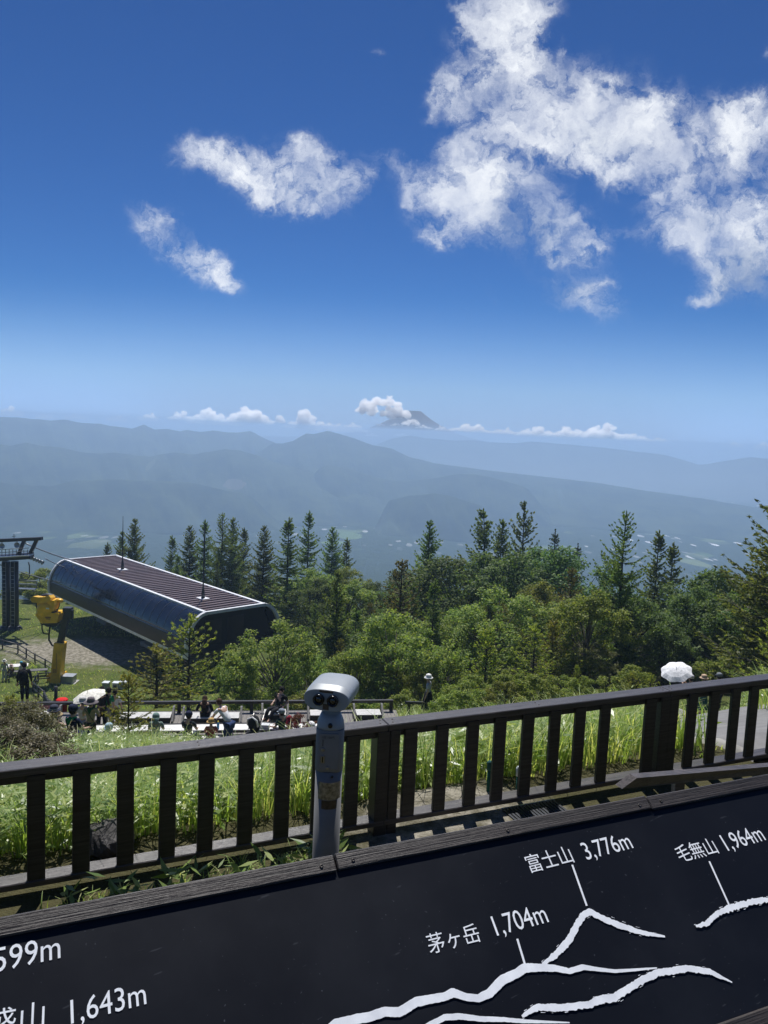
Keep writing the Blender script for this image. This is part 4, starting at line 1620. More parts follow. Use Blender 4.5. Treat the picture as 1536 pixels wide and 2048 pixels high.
def person(label, base, heading, pose='stand', shirt=(.6, .6, .6), legs=(.03, .03, .05), sleeve='short', hat=None, hair=HAIR, longhair=False, size=1.0, skirt=False, scarf=None, group=None, shoes=(.03, .03, .03)):
    """heading: degrees, 0 looks away (+y), 90 looks left"""
    t_ = thing('person', label, 'person', tuple(base), R(heading), group, size)
    P = POSES[pose]
    up = P.get('up', 0)
    ln = P.get('lean', 0)
    px_, py_, pz_ = P.get('pel', (0, 0, .93))
    hip = P.get('hip', (.09, 0, .90))
    kne = P.get('kne', (.10, .03, .50))
    ank = P.get('ank', (.10, -.02, .09))
    toe = P.get('toe', (.12, .15, .04))
    sp = np.array([0, py_ + ln * .4, pz_ + .18])
    ch = np.array([0, py_ + ln * .95, pz_ + .38 - abs(ln) * .10])
    nk = np.array([0, py_ + ln * 1.35, pz_ + .54 - abs(ln) * .25])
    hd_ = nk + np.array([0, .03 + ln * .25, .10])
    ht = hd_ + np.array([0, .01 + ln * .2, .10])
    sh = ch + np.array([.17, ln * .25, .10 - abs(ln) * .05])
    dz = np.array([0, ch[1], ch[2] - 1.31])
    eo = P.get('elb', None)
    el = sh + (np.array([.07, -.03, -.28]) if eo is None else np.array([eo[0] - .17, eo[1], -.26 + eo[2] * 1.0]))
    wo = P.get('wri', None)
    wr = el + (np.array([.02, .08, -.24]) if wo is None else np.array([wo[0] - (eo[0] if eo else .24), wo[1] - (eo[1] if eo else 0), wo[2] - 0.02 - (.12 if pose in ('bend',) else .02)]))
    V = [(px_, py_, pz_), sp, ch, nk, hd_, ht]
    Rr_ = [(.135, .10), (.125, .09), (.145, .095), .052, (.082, .095), (.070, .080)]
    E_ = [(0, 1), (1, 2), (2, 3), (3, 4), (4, 5)]
    # nose and ears give the head its face
    V.append(hd_ + np.array([0, .105, .015])); Rr_.append(.013); E_.append((4, 6))
    idx = {}
    for sg in (-1, 1):
        m_ = np.array([sg, 1, 1])
        k0 = len(V)
        V += [np.array(sh) * m_, np.array(el) * m_, np.array(wr) * m_]
        Rr_ += [.058, .042, .028]
        E_ += [(2, k0), (k0, k0 + 1), (k0 + 1, k0 + 2)]
        dirn = unit((np.array(wr) - np.array(el)) * m_)
        side = unit(np.cross(dirn, (0, 0, 1)) + 1e-3)
        kp = len(V)
        V.append(V[k0 + 2] + dirn * .06); Rr_.append((.036, .018)); E_.append((k0 + 2, kp))
        for fi, (o_, l_) in enumerate(((-.030, .062), (-.010, .075), (.010, .070), (.030, .055))):
            a_ = V[kp] + dirn * .03 + side * o_
            e_ = a_ + dirn * l_ + np.array([0, 0, -.02])
            V += [a_, e_]
            Rr_ += [.010, .008]
            E_ += [(kp, len(V) - 2), (len(V) - 2, len(V) - 1)]
        V.append(V[k0 + 2] + dirn * .05 - side * .05 * sg); Rr_.append(.010); E_.append((kp, len(V) - 1))
        k1 = len(V)
        V += [np.array(hip) * m_, np.array(kne) * m_, np.array(ank) * m_, np.array(toe) * m_]
        Rr_ += [.088, .058, .040, (.040, .032)]
        E_ += [(0, k1), (k1, k1 + 1), (k1 + 1, k1 + 2), (k1 + 2, k1 + 3)]
        idx[sg] = (k0, k1)
    skin_mesh('body', V, E_, Rr_, skin_m, t_)
    # shirt
    SV = [V[0] + np.array([0, 0, .02]), sp, ch, nk - np.array([0, ln * .1, .045])]
    SR = [(.155, .12), (.145, .108), (.168, .115), (.075, .070)]
    SE = [(0, 1), (1, 2), (2, 3)]
    for sg in (-1, 1):
        k0 = idx[sg][0]
        a0, a1, a2 = np.array(V[k0]), np.array(V[k0 + 1]), np.array(V[k0 + 2])
        n0 = len(SV)
        SV += [a0, a0 + (a1 - a0) * (.75 if sleeve == 'short' else 1.0)]
        SR += [.078, .066 if sleeve == 'short' else .056]
        SE += [(2, n0), (n0, n0 + 1)]
        if sleeve == 'long':
            SV.append(a1 + (a2 - a1) * .92)
            SR.append(.042)
            SE.append((n0 + 1, n0 + 2))
    skin_mesh('shirt', SV, SE, SR, cloth(shirt), t_)
    # trousers or skirt
    if skirt:
        b = MB()
        b.lathe((px_, py_, 0), [(.13, pz_ + .12), (.17, pz_), (.22, pz_ * .6), (.26, .32), (.25, .315)], 20)
        b.build('skirt', cloth(legs), t_)
    else:
        LV, LR, LE = [V[0]], [(.150, .118)], []
        for sg in (-1, 1):
            k1 = idx[sg][1]
            n0 = len(LV)
            kn, an = np.array(V[k1 + 1]), np.array(V[k1 + 2])
            LV += [V[k1], kn, kn + (an - kn) * .92]
            LR += [.105, .078, .066]
            LE += [(0, n0), (n0, n0 + 1), (n0 + 1, n0 + 2)]
        skin_mesh('trousers', LV, LE, LR, cloth(legs), t_)
    for sg in (-1, 1):
        k1 = idx[sg][1]
        an, to_ = np.array(V[k1 + 2]), np.array(V[k1 + 3])
        b = MB()
        d_ = unit((to_ - an) * np.array([1, 1, 0]))
        sx_ = np.array([-d_[1], d_[0], 0])
        b.ball((an * .45 + to_ * .55) * np.array([1, 1, 0]) + np.array([0, 0, an[2] - .045]), .055, .14, .045, 10, 6, ax=(sx_, d_, np.array([0, 0, 1.])))
        b.build('shoe', cloth(shoes), t_)
    axh = np.eye(3)
    hcn = hd_ + np.array([0, -.004, .045])
    if hair is not None:
        b = MB()
        b.ball(hcn + np.array([0, -.018, .012]), .098, .108, .112, 14, 10)
        if longhair:
            b.tube([hcn + np.array([0, -.06, .02]), hcn + np.array([0, -.10, -.12]), hcn + np.array([0, -.12, -.30])], [.085, .095, .05], 10)
        b.build('hair', cloth(hair), t_)
    for sg in (-1, 1):
        b = MB()
        b.ball(hd_ + np.array([sg * .033, .090, .035]), .011, .008, .008, 8, 6)
        b.build('eye', cloth((.02, .02, .02)), t_)
        b = MB()
        b.ball(hd_ + np.array([sg * .088, .0, .02]), .014, .026, .034, 8, 6)
        b.build('ear', skin_m, t_)
    b = MB()
    b.ball(hd_ + np.array([0, .094, -.035]), .024, .008, .007, 8, 6)
    b.build('mouth', cloth((.30, .12, .10)), t_)
    if hat:
        kind, colr = hat[0], hat[1]
        c_ = hcn + np.array([0, -.01, .045])
        b = MB()
        if kind == 'brim':
            b.lathe(c_, [(.19, -.035), (.175, -.018), (.122, .0), (.120, .05), (.105, .10), (.06, .125), (0, .13)], 22)
        elif kind == 'wide':
            b.lathe(c_, [(.25, -.05), (.22, -.025), (.122, .0), (.120, .06), (.100, .115), (.05, .13), (0, .132)], 22)
        elif kind == 'cap':
            b.lathe(c_, [(.122, -.02), (.122, .03), (.105, .085), (.06, .115), (0, .12)], 18)
            b.prism([(c_[0] - .08, c_[1] + .10, c_[2] - .012), (c_[0] + .08, c_[1] + .10, c_[2] - .012), (c_[0] + .05, c_[1] + .20, c_[2] - .03), (c_[0] - .05, c_[1] + .20, c_[2] - .03)], (0, 0, .008))
        elif kind == 'scarf':
            b.ball(c_ + np.array([0, -.015, -.03]), .125, .130, .140, 16, 10)
            b.tube([c_ + np.array([0, -.05, -.05]), c_ + np.array([0, -.10, -.28])], [.12, .06], 12)
        b.build('hat' if kind != 'scarf' else 'headscarf', cloth(colr), t_)
        if kind in ('wide', 'brim') and len(hat) > 2:
            b = MB()
            b.lathe(c_, [(.1235, .002), (.1225, .032)], 22)
            b.build('hat_band', cloth(hat[2]), t_)
    if scarf:
        b = MB()
        b.lathe(nk + np.array([0, 0, -.05]), [(.10, -.02), (.115, .0), (.085, .045), (.06, .05)], 16)
        b.prism([nk + np.array([-.09, -.12, -.03]), nk + np.array([.09, -.12, -.03]), nk + np.array([0, -.135, -.20])], (0, -.012, 0))
        b.build('neckerchief', cloth(scarf), t_)
    return t_


def on_ground(px, y):
    return ground_at(px, y)


khaki, navy = (.34, .29, .20), (.012, .018, .045)
p1 = ground_hit(181, 1502)
k1 = float(at(181, 1394, p1[1])[2] - p1[2]) / 1.80
pw = person('woman in khaki shirt and brown trousers with a mauve wide brimmed hat, back turned', p1, 4, 'tablet', khaki, (.040, .034, .028), 'short', ('wide', (.16, .14, .15), (.05, .05, .06)), longhair=False, size=k1, scarf=(.02, .09, .05))
b = MB()
b.tube([(-.16, -.10, 1.42), (0, -.135, 1.25), (.16, -.10, .98)], .012, 6)
b.build('bag_strap', cloth((.10, .08, .06)), pw)
th1 = np.array(p1)
tb_ = thing('tablet', 'dark tablet held up by the woman in khaki', 'tablet', (th1[0] + .16, th1[1] + .32, th1[2] + 1.16 * k1))
b = MB()
b.box((0, 0, 0), (.19, .012, .26), bev=.004)
b.build('case', cloth((.02, .02, .025)), tb_)
b = MB()
b.box((0, -.0075, 0), (.17, .003, .235))
b.build('screen', blackg, tb_)
def g_y(px, y, dz=0.0):
    p = on_ground(px, y)
    return (p[0], p[1], p[2] + dz)


person('seated scout in navy with green neckerchief and dark brimmed hat', ground_hit(107, 1502), -70, 'sit', navy, (.012, .014, .03), 'short', ('brim', (.05, .055, .08), (.4, .4, .42)), size=.92, scarf=(.01, .20, .07))
person('seated scout in navy with green neckerchief and bare dark hair next to the khaki woman', ground_hit(145, 1512), -25, 'sit', navy, (.015, .02, .05), 'short', ('cap', (.015, .02, .045)), size=.95, scarf=(.01, .25, .08))
person('person in a tan bucket hat and cream top at the left end of the counter', on_deck(113, 26.0), -10, 'sit', (.42, .36, .26), (.1, .09, .08), 'short', ('brim', (.36, .28, .16)), size=1.08)
person('person in dark clothes with a pale cap leaning over the counter at far left', person_at(84, 1434, 1.25, 20, 30), -60, 'sit', (.02, .022, .03), (.03, .03, .03), 'short', ('cap', (.42, .45, .50)), size=.9)
pp6 = person('person in white holding up the cream parasol behind the khaki woman', on_deck(165, 26.4), 15, 'hold', (.55, .53, .50), (.3, .3, .3), 'long', ('brim', (.55, .54, .52)), size=.98)
person('crouching person in light blue top and pale blue cap right of the khaki woman', person_at(208, 1454, .95, 20, 26), -60, 'squat', (.36, .50, .60), (.04, .04, .05), 'short', ('scarf', (.40, .55, .66)), size=1.0)
BK = 'people standing behind the deck railing by the white boxes'
person('person in black standing behind the deck railing below the white boxes', person_at(203, 1378, 1.66), 15, 'stand', (.012, .012, .015), (.012, .012, .015), 'long', None, size=1.02, group=BK)
person('person in bright green shirt behind the deck railing', person_at(217, 1381, 1.60), -20, 'stand', (.02, .20, .09), (.5, .5, .48), 'short', None, size=.98, group=BK)
person('person in white shirt behind the deck railing, half hidden by the young larch', person_at(229, 1384, 1.55), 10, 'stand', (.62, .62, .60), (.03, .03, .04), 'short', None, size=.94, group=BK)
LG = 'group standing at the white table on the lawn'
person('person in grey green clothes and white brimmed hat at the lawn table', ground_hit(9, 1363), 30, 'stand', (.36, .42, .40), (.40, .44, .42), 'long', ('brim', (.72, .70, .64)), size=.98, group=LG)
person('person in dark brown with pale pink hat sitting at the lawn table', ground_hit(23, 1363), 60, 'sit', (.06, .04, .04), (.05, .05, .05), 'long', ('brim', (.55, .40, .38)), group=LG)
person('person in white shirt with bright blue cap at the lawn table', ground_hit(43, 1366), 70, 'stand', (.66, .65, .62), (.06, .07, .10), 'long', ('cap', (.06, .30, .48)), size=.95, group=LG)
dp = person('person in black with a large black backpack walking on the lawn', ground_hit(49, 1408), 20, 'walk', (.013, .013, .016), (.015, .015, .018), 'long', None, size=1.0)
bp0 = ground_hit(49, 1408)


def backpack(name, label, loc, col1, col2, s_=1.0, rz=0.0, group=None):
    t_ = thing(name, label, 'backpack', loc, rz, group, s_)
    b = MB()
    b.ball((0, 0, .24), .17, .12, .25, 14, 10)
    b.build('bag', cloth(col1), t_)
    b = MB()
    b.ball((0, -.10, .16), .12, .06, .12, 12, 8)
    b.build('pocket', cloth(col2), t_)
    for sg in (-1, 1):
        b = MB()
        b.tube([(sg * .08, .08, .44), (sg * .09, .16, .36), (sg * .10, .15, .14), (sg * .10, .08, .06)], .018, 6)
        b.build('strap', cloth(col2), t_)
    b = MB()
    b.tube([(-.05, .06, .47), (0, .07, .51), (.05, .06, .47)], .012, 6)
    b.build('handle', cloth(col2), t_)
    return t_


backpack('backpack', 'large black backpack on the back of the walker on the lawn', (bp0[0] + .05, bp0[1] - .20, bp0[2] + .92), (.012, .012, .014), (.02, .02, .022), 1.15, R(20))
person('person with a grey green headscarf sitting before the white counter', on_deck(311, 26.0), 8, 'sit', (.16, .22, .20), (.06, .06, .06), 'short', ('scarf', (.17, .25, .23)), size=1.0)
person('person in navy cap and dark shirt sitting before the white counter', on_deck(376, 26.0), -12, 'sit', (.02, .03, .035), (.03, .04, .08), 'short', ('cap', (.016, .02, .05)), size=1.02)
person('child in a straw hat and rust top sitting before the white counter', on_deck(421, 25.9), 10, 'sit', (.35, .10, .06), (.05, .05, .08), 'short', ('brim', (.50, .33, .13)), size=.86)
person('long haired woman in black sitting on a lounge seat with her back turned', on_deck(410, 28.5, DZ + .0), 5, 'recline', (.012, .012, .014), (.02, .02, .025), 'long', None, hair=(.06, .035, .022), longhair=True, size=1.0)
person('brown haired man in white tee shirt and jeans bending over the counter', on_deck(457, 25.9), 55, 'bend', (.78, .80, .84), (.035, .06, .15), 'short', None, hair=(.09, .05, .03), size=1.04)
person('dark haired person in black lounging with one arm stretched out', on_deck(556, 28.7, DZ + .1), 150, 'recline', (.012, .012, .014), (.02, .02, .025), 'short', None, size=1.05)
person('child in grey cap and dark green shirt sitting by the red backpacks', on_deck(562, 26.3), 60, 'sit', (.02, .05, .05), (.03, .03, .05), 'short', ('cap', (.22, .25, .30)), size=.98)
person('woman in white hat, pale grey top and black skirt beyond the deck corner', person_at(854, 1352, 1.68, 29, 42), 75, 'walk', (.46, .48, .52), (.012, .014, .018), 'short', ('brim', (.82, .80, .74)), size=.99, skirt=True)
UP = person_at(1376, 1352, 1.72, 27, 40)
person('person in dark stripes holding the white parasol on the right path', UP, 40, 'hold', (.05, .055, .07), (.02, .02, .025), 'short', ('cap', (.5, .5, .52)), size=1.0)
person('person in beige hat and teal skirt on the right path', person_at(1402, 1352, 1.68, 27, 40), 20, 'stand', (.50, .42, .36), (.008, .075, .075), 'short', ('brim', (.52, .38, .26)), size=.98, skirt=True)
person('person in grey cap and black at the right edge of the path', person_at(1432, 1350, 1.72, 27, 40), 10, 'stand', (.015, .016, .02), (.015, .016, .02), 'short', ('cap', (.20, .22, .24)), size=1.02)


def parasol(label, tip, axis, r_, col, handle_end):
    ax3 = unit(axis)
    a1 = unit(np.cross(ax3, (0, 1, 0)))
    a2 = np.cross(ax3, a1)
    tip = V3(tip)
    t_ = thing('parasol', label, 'parasol', tuple(handle_end))
    b = MB(handle_end)
    n = 8
    rings = [(0.01, 0.0), (.35, -.05), (.70, -.16), (1.0, -.33)]
    vs, fs = [], []
    for rr_, hh_ in rings:
        for k in range(n * 4):
            th_ = 2 * math.pi * k / (n * 4)
            sag = 1 - 0.10 * rr_ * (math.sin(th_ * n / 2) ** 2)
            vs.append(tip + ax3 * hh_ * r_ + (a1 * math.cos(th_) + a2 * math.sin(th_)) * rr_ * r_ * sag)
    m_ = n * 4
    for i_ in range(3):
        for k in range(m_):
            fs.append((i_ * m_ + k, i_ * m_ + (k + 1) % m_, (i_ + 1) * m_ + (k + 1) % m_, (i_ + 1) * m_ + k))
    b.add(vs, fs, 0, False)
    b.build('canopy', cloth(col), t_)
    for k in range(n):
        th_ = 2 * math.pi * k / n
        b = MB(handle_end)
        b.tube([tip + ax3 * (hh_ * r_ - .012) + (a1 * math.cos(th_) + a2 * math.sin(th_)) * rr_ * r_ for rr_, hh_ in rings], .004, 5)
        b.build('rib', cloth((.3, .3, .3)), t_)
    b = MB(handle_end)
    b.tube([tip + ax3 * .06, V3(handle_end)], .008, 6)
    b.build('shaft', cloth((.12, .11, .10)), t_)
    b = MB(handle_end)
    b.tube([V3(handle_end) + ax3 * .12, V3(handle_end) - ax3 * .03], .016, 8)
    b.build('handle', cloth((.05, .04, .03)), t_)
    return t_


q6 = np.array(pp6.location)
tipA = at(176, 1383, 25.9)
parasol('cream parasol held up behind the mauve hat', tipA, (-.22, -.12, 1), .58, (.72, .70, .62), q6 + np.array([.08, -.05, 1.15]))
tipB = at(1352, 1336, UP[1] - .5)
parasol('white parasol tilted towards us over the right path', tipB, (-.35, -.42, 1), .62, (.84, .85, .86), np.array(UP) + np.array([.0, -.12, 1.2]))

# ---- things on the counter and the deck
st = thing('stroller', 'black and white baby stroller parked at the counter behind the man in white', 'stroller', on_deck(505, 26.35), R(160))
b = MB()
b.ball((0, -.05, .78), .20, .24, .28, 14, 10)
hood = b.build('hood', cloth((.02, .02, .022)), st)
b = MB()
b.tube([(-.20, .02, .70), (-.17, .06, .92), (0, .07, 1.02), (.17, .06, .92), (.20, .02, .70)], .035, 8)
b.build('hood_rim', cloth((.80, .79, .76)), hood)
b = MB()
b.prism([(-.18, -.12, .40), (.18, -.12, .40), (.18, .28, .36), (-.18, .28, .36)], (0, 0, .08))
b.prism([(-.18, -.12, .42), (.18, -.12, .42), (.18, -.24, .80), (-.18, -.24, .80)], (0, .05, 0))
b.build('seat', cloth((.03, .03, .035)), st)
for sg in (-1, 1):
    b = MB()
    b.tube([(sg * .22, .34, .10), (sg * .21, 0, .48), (sg * .20, -.42, 1.0)], .014, 6)
    b.tube([(sg * .22, -.30, .10), (sg * .21, .02, .46)], .014, 6)
    b.build('frame', steel, st)
    for yy in (.34, -.30):
        b = MB()
        b.lathe((sg * .22 - .02, yy, .10), [(.10, 0), (.10, .04), (.03, .04)], 16, (np.array([0, 1., 0]), np.array([0, 0, 1.]), np.array([1., 0, 0])))
        b.build('wheel', blackg, st)
b = MB()
b.tube([(-.20, -.42, 1.0), (.20, -.42, 1.0)], .018, 8)
b.build('push_bar', blackg, st)
zc_ = DZ + .355
RG = 'red and black backpacks on the counter'
backpack('backpack', 'red backpack lying at the end of the counter nearest the child in grey cap', on_deck(578, 27.1, zc_), (.30, .02, .04), (.05, .05, .06), .85, .6, RG)
backpack('backpack', 'black and pink backpack behind the red one on the counter', on_deck(593, 27.2, zc_), (.03, .03, .035), (.40, .05, .10), .9, -.4, RG)
wb = thing('cap', 'white cap lying on the counter beside the telescope', 'cap', on_deck(622, 27.0, zc_))
b = MB()
b.lathe((0, 0, 0), [(.16, 0), (.165, .06), (.13, .17), (.05, .22), (0, .225)], 18)
b.build('crown', cloth((.80, .80, .78)), wb)
b = MB()
b.ball((.12, -.14, .06), .11, .12, .03, 12, 6)
b.build('peak', cloth((.05, .05, .055)), wb)
bx_ = thing('lunch_box', 'white lunch box with clear lid on the counter before the child', 'box', on_deck(528, 27.05, zc_))
b = MB()
b.box((0, 0, .05), (.42, .26, .10), bev=.02)
b.build('box', cloth((.78, .78, .76)), bx_)
b = MB()
b.box((0, 0, .115), (.40, .24, .025), bev=.01)
b.build('lid', cloth((.62, .64, .64)), bx_)
lp = thing('cool_box', 'white open cool box on the counter between the two scouts', 'box', on_deck(131, 26.9, zc_))
b = MB()
b.box((0, 0, .09), (.62, .34, .18), bev=.02)
b.build('box', cloth((.72, .72, .68)), lp)
b = MB()
b.box((0, -.19, .09), (.5, .02, .07), bev=.005)
b.build('vent', cloth((.10, .10, .10)), lp)
bt = thing('drink_bottle', 'blue drink bottle with yellow cap by the bending man', 'bottle', on_deck(436, 27.0, zc_))
b = MB()
b.lathe((0, 0, 0), [(.04, 0), (.045, .02), (.045, .18), (.02, .23)], 12)
b.build('bottle', cloth((.10, .35, .55)), bt)
b = MB()
b.lathe((0, 0, .23), [(.024, 0), (.024, .04), (0, .04)], 10)
b.build('cap', cloth((.75, .60, .08)), bt)
rb = thing('waste_bin', 'red topped round waste bin behind the deck railing', 'bin', tuple(person_at(124, 1397, .57, 28, 45)), 0, None, .62)
b = MB()
b.lathe((0, 0, 0), [(.26, 0), (.30, .05), (.32, .75), (.30, .78)], 20)
b.build('drum', cloth((.25, .015, .015)), rb)
b = MB()
b.lathe((0, 0, .781), [(.36, 0), (.37, .04), (.30, .10), (.10, .13), (0, .13)], 20)
b.build('lid', cloth((.60, .02, .02)), rb)
pk = thing('pink_board', 'pink sheet fixed behind the deck railing at the left', 'board', on_deck(91, 29.8, DZ + .10))
b = MB()
b.box((0, 0, .10), (.52, .02, .30), bev=.004)
b.build('sheet', cloth((.72, .30, .38)), pk)
for sg in (-1, 1):
    b = MB()
    b.box((sg * .2, .02, -.20), (.03, .018, .62))
    b.build('leg', dark_w, pk)
# ================================================================ LIFT STATION, TOWER, SNOW GUN, SLOPE FENCES
brown_shell = mat('dark brown cladding', (0.022, 0.015, 0.014), 0.5, var=0.2, scale=1.0)
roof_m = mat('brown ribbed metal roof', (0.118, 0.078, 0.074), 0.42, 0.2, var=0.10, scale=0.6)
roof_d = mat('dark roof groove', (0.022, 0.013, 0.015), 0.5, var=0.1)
trim_m = mat('pale metal trim', (0.78, 0.79, 0.80), 0.4, 0.1, var=0.06, scale=1.5)
glaze = mat('dark tinted glazing', (0.010, 0.013, 0.022), 0.12, var=0.25, scale=0.7, spec=0.7)
rib_m = mat('glazing bar', (0.09, 0.10, 0.12), 0.4, 0.3, var=0.1)
black_m = mat('dark interior', (0.008, 0.007, 0.008), 0.7, var=0.2)
conc = mat('concrete', (0.34, 0.33, 0.31), 0.8, var=0.1, scale=2)
dsteel = mat('dark blue grey steel', (0.030, 0.034, 0.042), 0.45, 0.3, var=0.15, scale=2)
lsteel = mat('galvanised steel', (0.38, 0.40, 0.42), 0.4, 0.5, var=0.1, scale=3)
yellow = mat('yellow enamel', (0.78, 0.44, 0.014), 0.42, var=0.12, scale=1.6, bump=0.05)
rubber = mat('black rubber', (0.012, 0.012, 0.013), 0.6, var=0.1)

ZR = -14.6
cNL, cNR, cFL, cFR = onz(413, 1229, ZR), onz(533, 1213, ZR), onz(130, 1121, ZR), onz(228, 1113, ZR)
sx_ = unit(((cFL - cNL) + (cFR - cNR)))                  # towards the far end
swv = cNR - cNL
sw = unit(swv - sx_ * (swv @ sx_))                       # across, to the right
SL_, SWD = 27.2, 5.25
c0 = (cNL + cNR) / 2 - sw * SWD / 2
c0 = c0 - sx_ * ((c0 - cNL) @ sx_) * 0.5
SAX = np.stack([sx_, sw, np.array([0, 0, 1.0])])
gz_s = -20.4
sorg = c0 + sx_ * SL_ / 2 + sw * SWD / 2
sorg = np.array([sorg[0], sorg[1], gz_s])
stn = thing('lift_station', 'barrel shaped chairlift station with brown ribbed roof and dark glazed curved sides', 'lift station', tuple(sorg))


def sp_(a, w, z):
    return c0 + sx_ * a + sw * w + np.array([0, 0, z])


# roof: ridged sheet, each rib runs across
b = MB(sorg)
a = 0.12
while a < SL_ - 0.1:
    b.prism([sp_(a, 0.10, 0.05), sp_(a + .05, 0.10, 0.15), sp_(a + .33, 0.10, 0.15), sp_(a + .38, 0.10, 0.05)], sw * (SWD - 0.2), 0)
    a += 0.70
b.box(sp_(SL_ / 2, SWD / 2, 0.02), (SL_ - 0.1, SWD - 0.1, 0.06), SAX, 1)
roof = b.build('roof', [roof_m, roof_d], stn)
# side profile, from the roof edge outwards and down
NP = 14
OUT, DOWN = 1.75, 3.05


def prof(t_):                                             # t 0..1 -> (out, down)
    th_ = t_ * math.pi * 0.5
    return OUT * math.sin(th_) ** 0.9 * (1 - .10 * max(0, t_ - .75) / .25), DOWN * (1 - math.cos(th_)) ** 0.92


def side(sgn, t0, t1, a0, a1, thick, mt, name, lift=0.0, n=NP):
    b = MB(sorg)
    vs = []
    for k in range(n + 1):
        o_, d_ = prof(t0 + (t1 - t0) * k / n)
        o2, d2 = prof(min(1, t0 + (t1 - t0) * k / n + .01))
        nv = unit((d2 - d_, o2 - o_)) if k < n else unit((d_ - prof(.99)[1], o_ - prof(.99)[0]))
        for h in (lift, lift + thick):
            oo, dd = o_ + nv[0] * h, d_ - nv[1] * h
            w_ = -oo if sgn < 0 else SWD + oo
            for aa in (a0, a1):
                vs.append(sp_(aa, w_, -dd))
    fs = []
    for k in range(n):
        q = 4 * k
        fs += [(q, q + 4, q + 5, q + 1), (q + 2, q + 3, q + 7, q + 6), (q, q + 2, q + 6, q + 4), (q + 1, q + 5, q + 7, q + 3)]
    fs += [(0, 1, 3, 2), (4 * n, 4 * n + 2, 4 * n + 3, 4 * n + 1)]
    b.add(vs, fs)
    return b.build(name, mt, stn)


for sgn in (-1, 1):
    side(sgn, 0.06, 0.74, 0.25, SL_ - 0.25, 0.06, glaze, 'glazing')
    side(sgn, 0.74, 1.0, 0.25, SL_ - 0.25, 0.06, brown_shell, 'lower_cladding')
    for k in range(1, 22):
        a_ = 0.25 + k * (SL_ - 0.5) / 22
        side(sgn, 0.06, 0.74, a_ - 0.018, a_ + 0.018, 0.02, rib_m, 'glazing_bar', 0.061, 10)
    for a_ in (0.0, SL_ - 0.26):
        side(sgn, 0.0, 1.0, a_, a_ + 0.26, 0.24, trim_m, 'end_rim', -0.04)
    b = MB(sorg)
    w_ = -0.05 if sgn < 0 else SWD + 0.05
    b.box(sp_(SL_ / 2, w_, 0.09), (SL_ - 0.52, 0.26, 0.20), SAX)
    b.build('edge_trim', trim_m, stn)
    b = MB(sorg)
    o_, d_ = prof(1.0)
    w_ = -o_ if sgn < 0 else SWD + o_
    b.box(sp_(SL_ / 2, w_ + 0.03 * -sgn, -d_ - 0.13), (SL_ - 0.1, 0.16, 0.24), SAX)
    b.build('bottom_edge', trim_m, stn)
for a_ in (0.13, SL_ - 0.13):
    b = MB(sorg)
    b.box(sp_(a_, SWD / 2, 0.10), (0.26, SWD + 0.34, 0.24), SAX)
    b.build('gable_trim', trim_m, stn)
# floor plate, dark end walls set back, machinery
b = MB(sorg)
b.box(sp_(SL_ / 2, SWD / 2, -DOWN - 0.05), (SL_ - 0.4, SWD + 2 * OUT - 0.7, 0.14), SAX)
b.build('floor_plate', brown_shell, stn)
for a_ in (1.6, SL_ - 1.4):
    poly = [sp_(a_, -prof(k / 8)[0] + .05, -prof(k / 8)[1] - .02) for k in range(9)] + [sp_(a_, SWD + prof(k / 8)[0] - .05, -prof(k / 8)[1] - .02) for k in range(8, -1, -1)]
    b = MB(sorg)
    b.prism(poly, sx_ * 0.1)
    ew = b.build('end_wall', black_m, stn)
    if a_ < 3:
        for w_ in (0.6, 2.7):
            b = MB(sorg)
            b.box(sp_(a_ - 0.04, w_ + .9, -1.9), (0.06, 1.5, 2.0), SAX)
            b.build('door', brown_shell, ew)
for a_, w_, tall in ((12.3, 2.2, 0), (22.5, 2.6, 0)):
    b = MB(sorg)
    zt = ZR - DOWN - 0.12
    p = sp_(a_, w_, 0)
    b.box((p[0], p[1], (zt + gz_s - 0.3) / 2), (1.0, 0.9, zt - gz_s + 0.3), SAX, bev=0.06)
    b.build('column', black_m, stn)
    b = MB(sorg)
    b.box((p[0], p[1], gz_s + 0.15), (2.2, 2.0, 0.5), SAX, bev=0.05)
    b.build('footing', conc, stn)
p = sp_(10.0, 1.0, 0)
b = MB(sorg)
for sg in (-1, 1):
    p0_, p1_ = sp_(8.8, 0.6 + sg * .32, -DOWN - 0.1), sp_(6.6, 0.6 + sg * .32, 0)
    p1_[2] = gz_s + 0.05
    b.beam(p0_, p1_, 0.10, 0.06)
for k in range(1, 9):
    f_ = k / 9
    q0_ = sp_(8.8, 0.28, -DOWN - 0.1) * (1 - f_) + np.array([*sp_(6.6, 0.28, 0)[:2], gz_s + .05]) * f_
    q1_ = sp_(8.8, 0.92, -DOWN - 0.1) * (1 - f_) + np.array([*sp_(6.6, 0.92, 0)[:2], gz_s + .05]) * f_
    b.beam(q0_, q1_, 0.05, 0.03)
b.build('ladder', dsteel, stn)
for (px, py, topy) in ((245, 1140, 1032), (406, 1198, 1046)):
    q_ = onz(px, py, ZR + 0.12)
    h_ = float(at(px, topy, q_[1])[2] - q_[2])
    b = MB(sorg)
    b.box(q_ + np.array([0, 0, .05]), (0.95, 0.75, 0.10), SAX, bev=.01)
    rd_b = b.build('rod_base', trim_m, stn)
    b = MB(sorg)
    b.lathe(q_, [(.17, .1), (.13, .55), (.06, 1.05), (.055, 1.1), (.045, h_ * .6), (.02, h_)], 10)
    b.build('lightning_rod', dsteel, stn)

# ---- lift tower
TWY = 71.5
tw0 = np.array([*at(28, 1255, TWY)[:2], -20.4])
twr = thing('lift_tower', 'dark twin post chairlift tower with work platform and overhead beam at the left edge', 'lift tower', tuple(tw0))


def twp(px, py, y=TWY):
    return at(px, py, y)


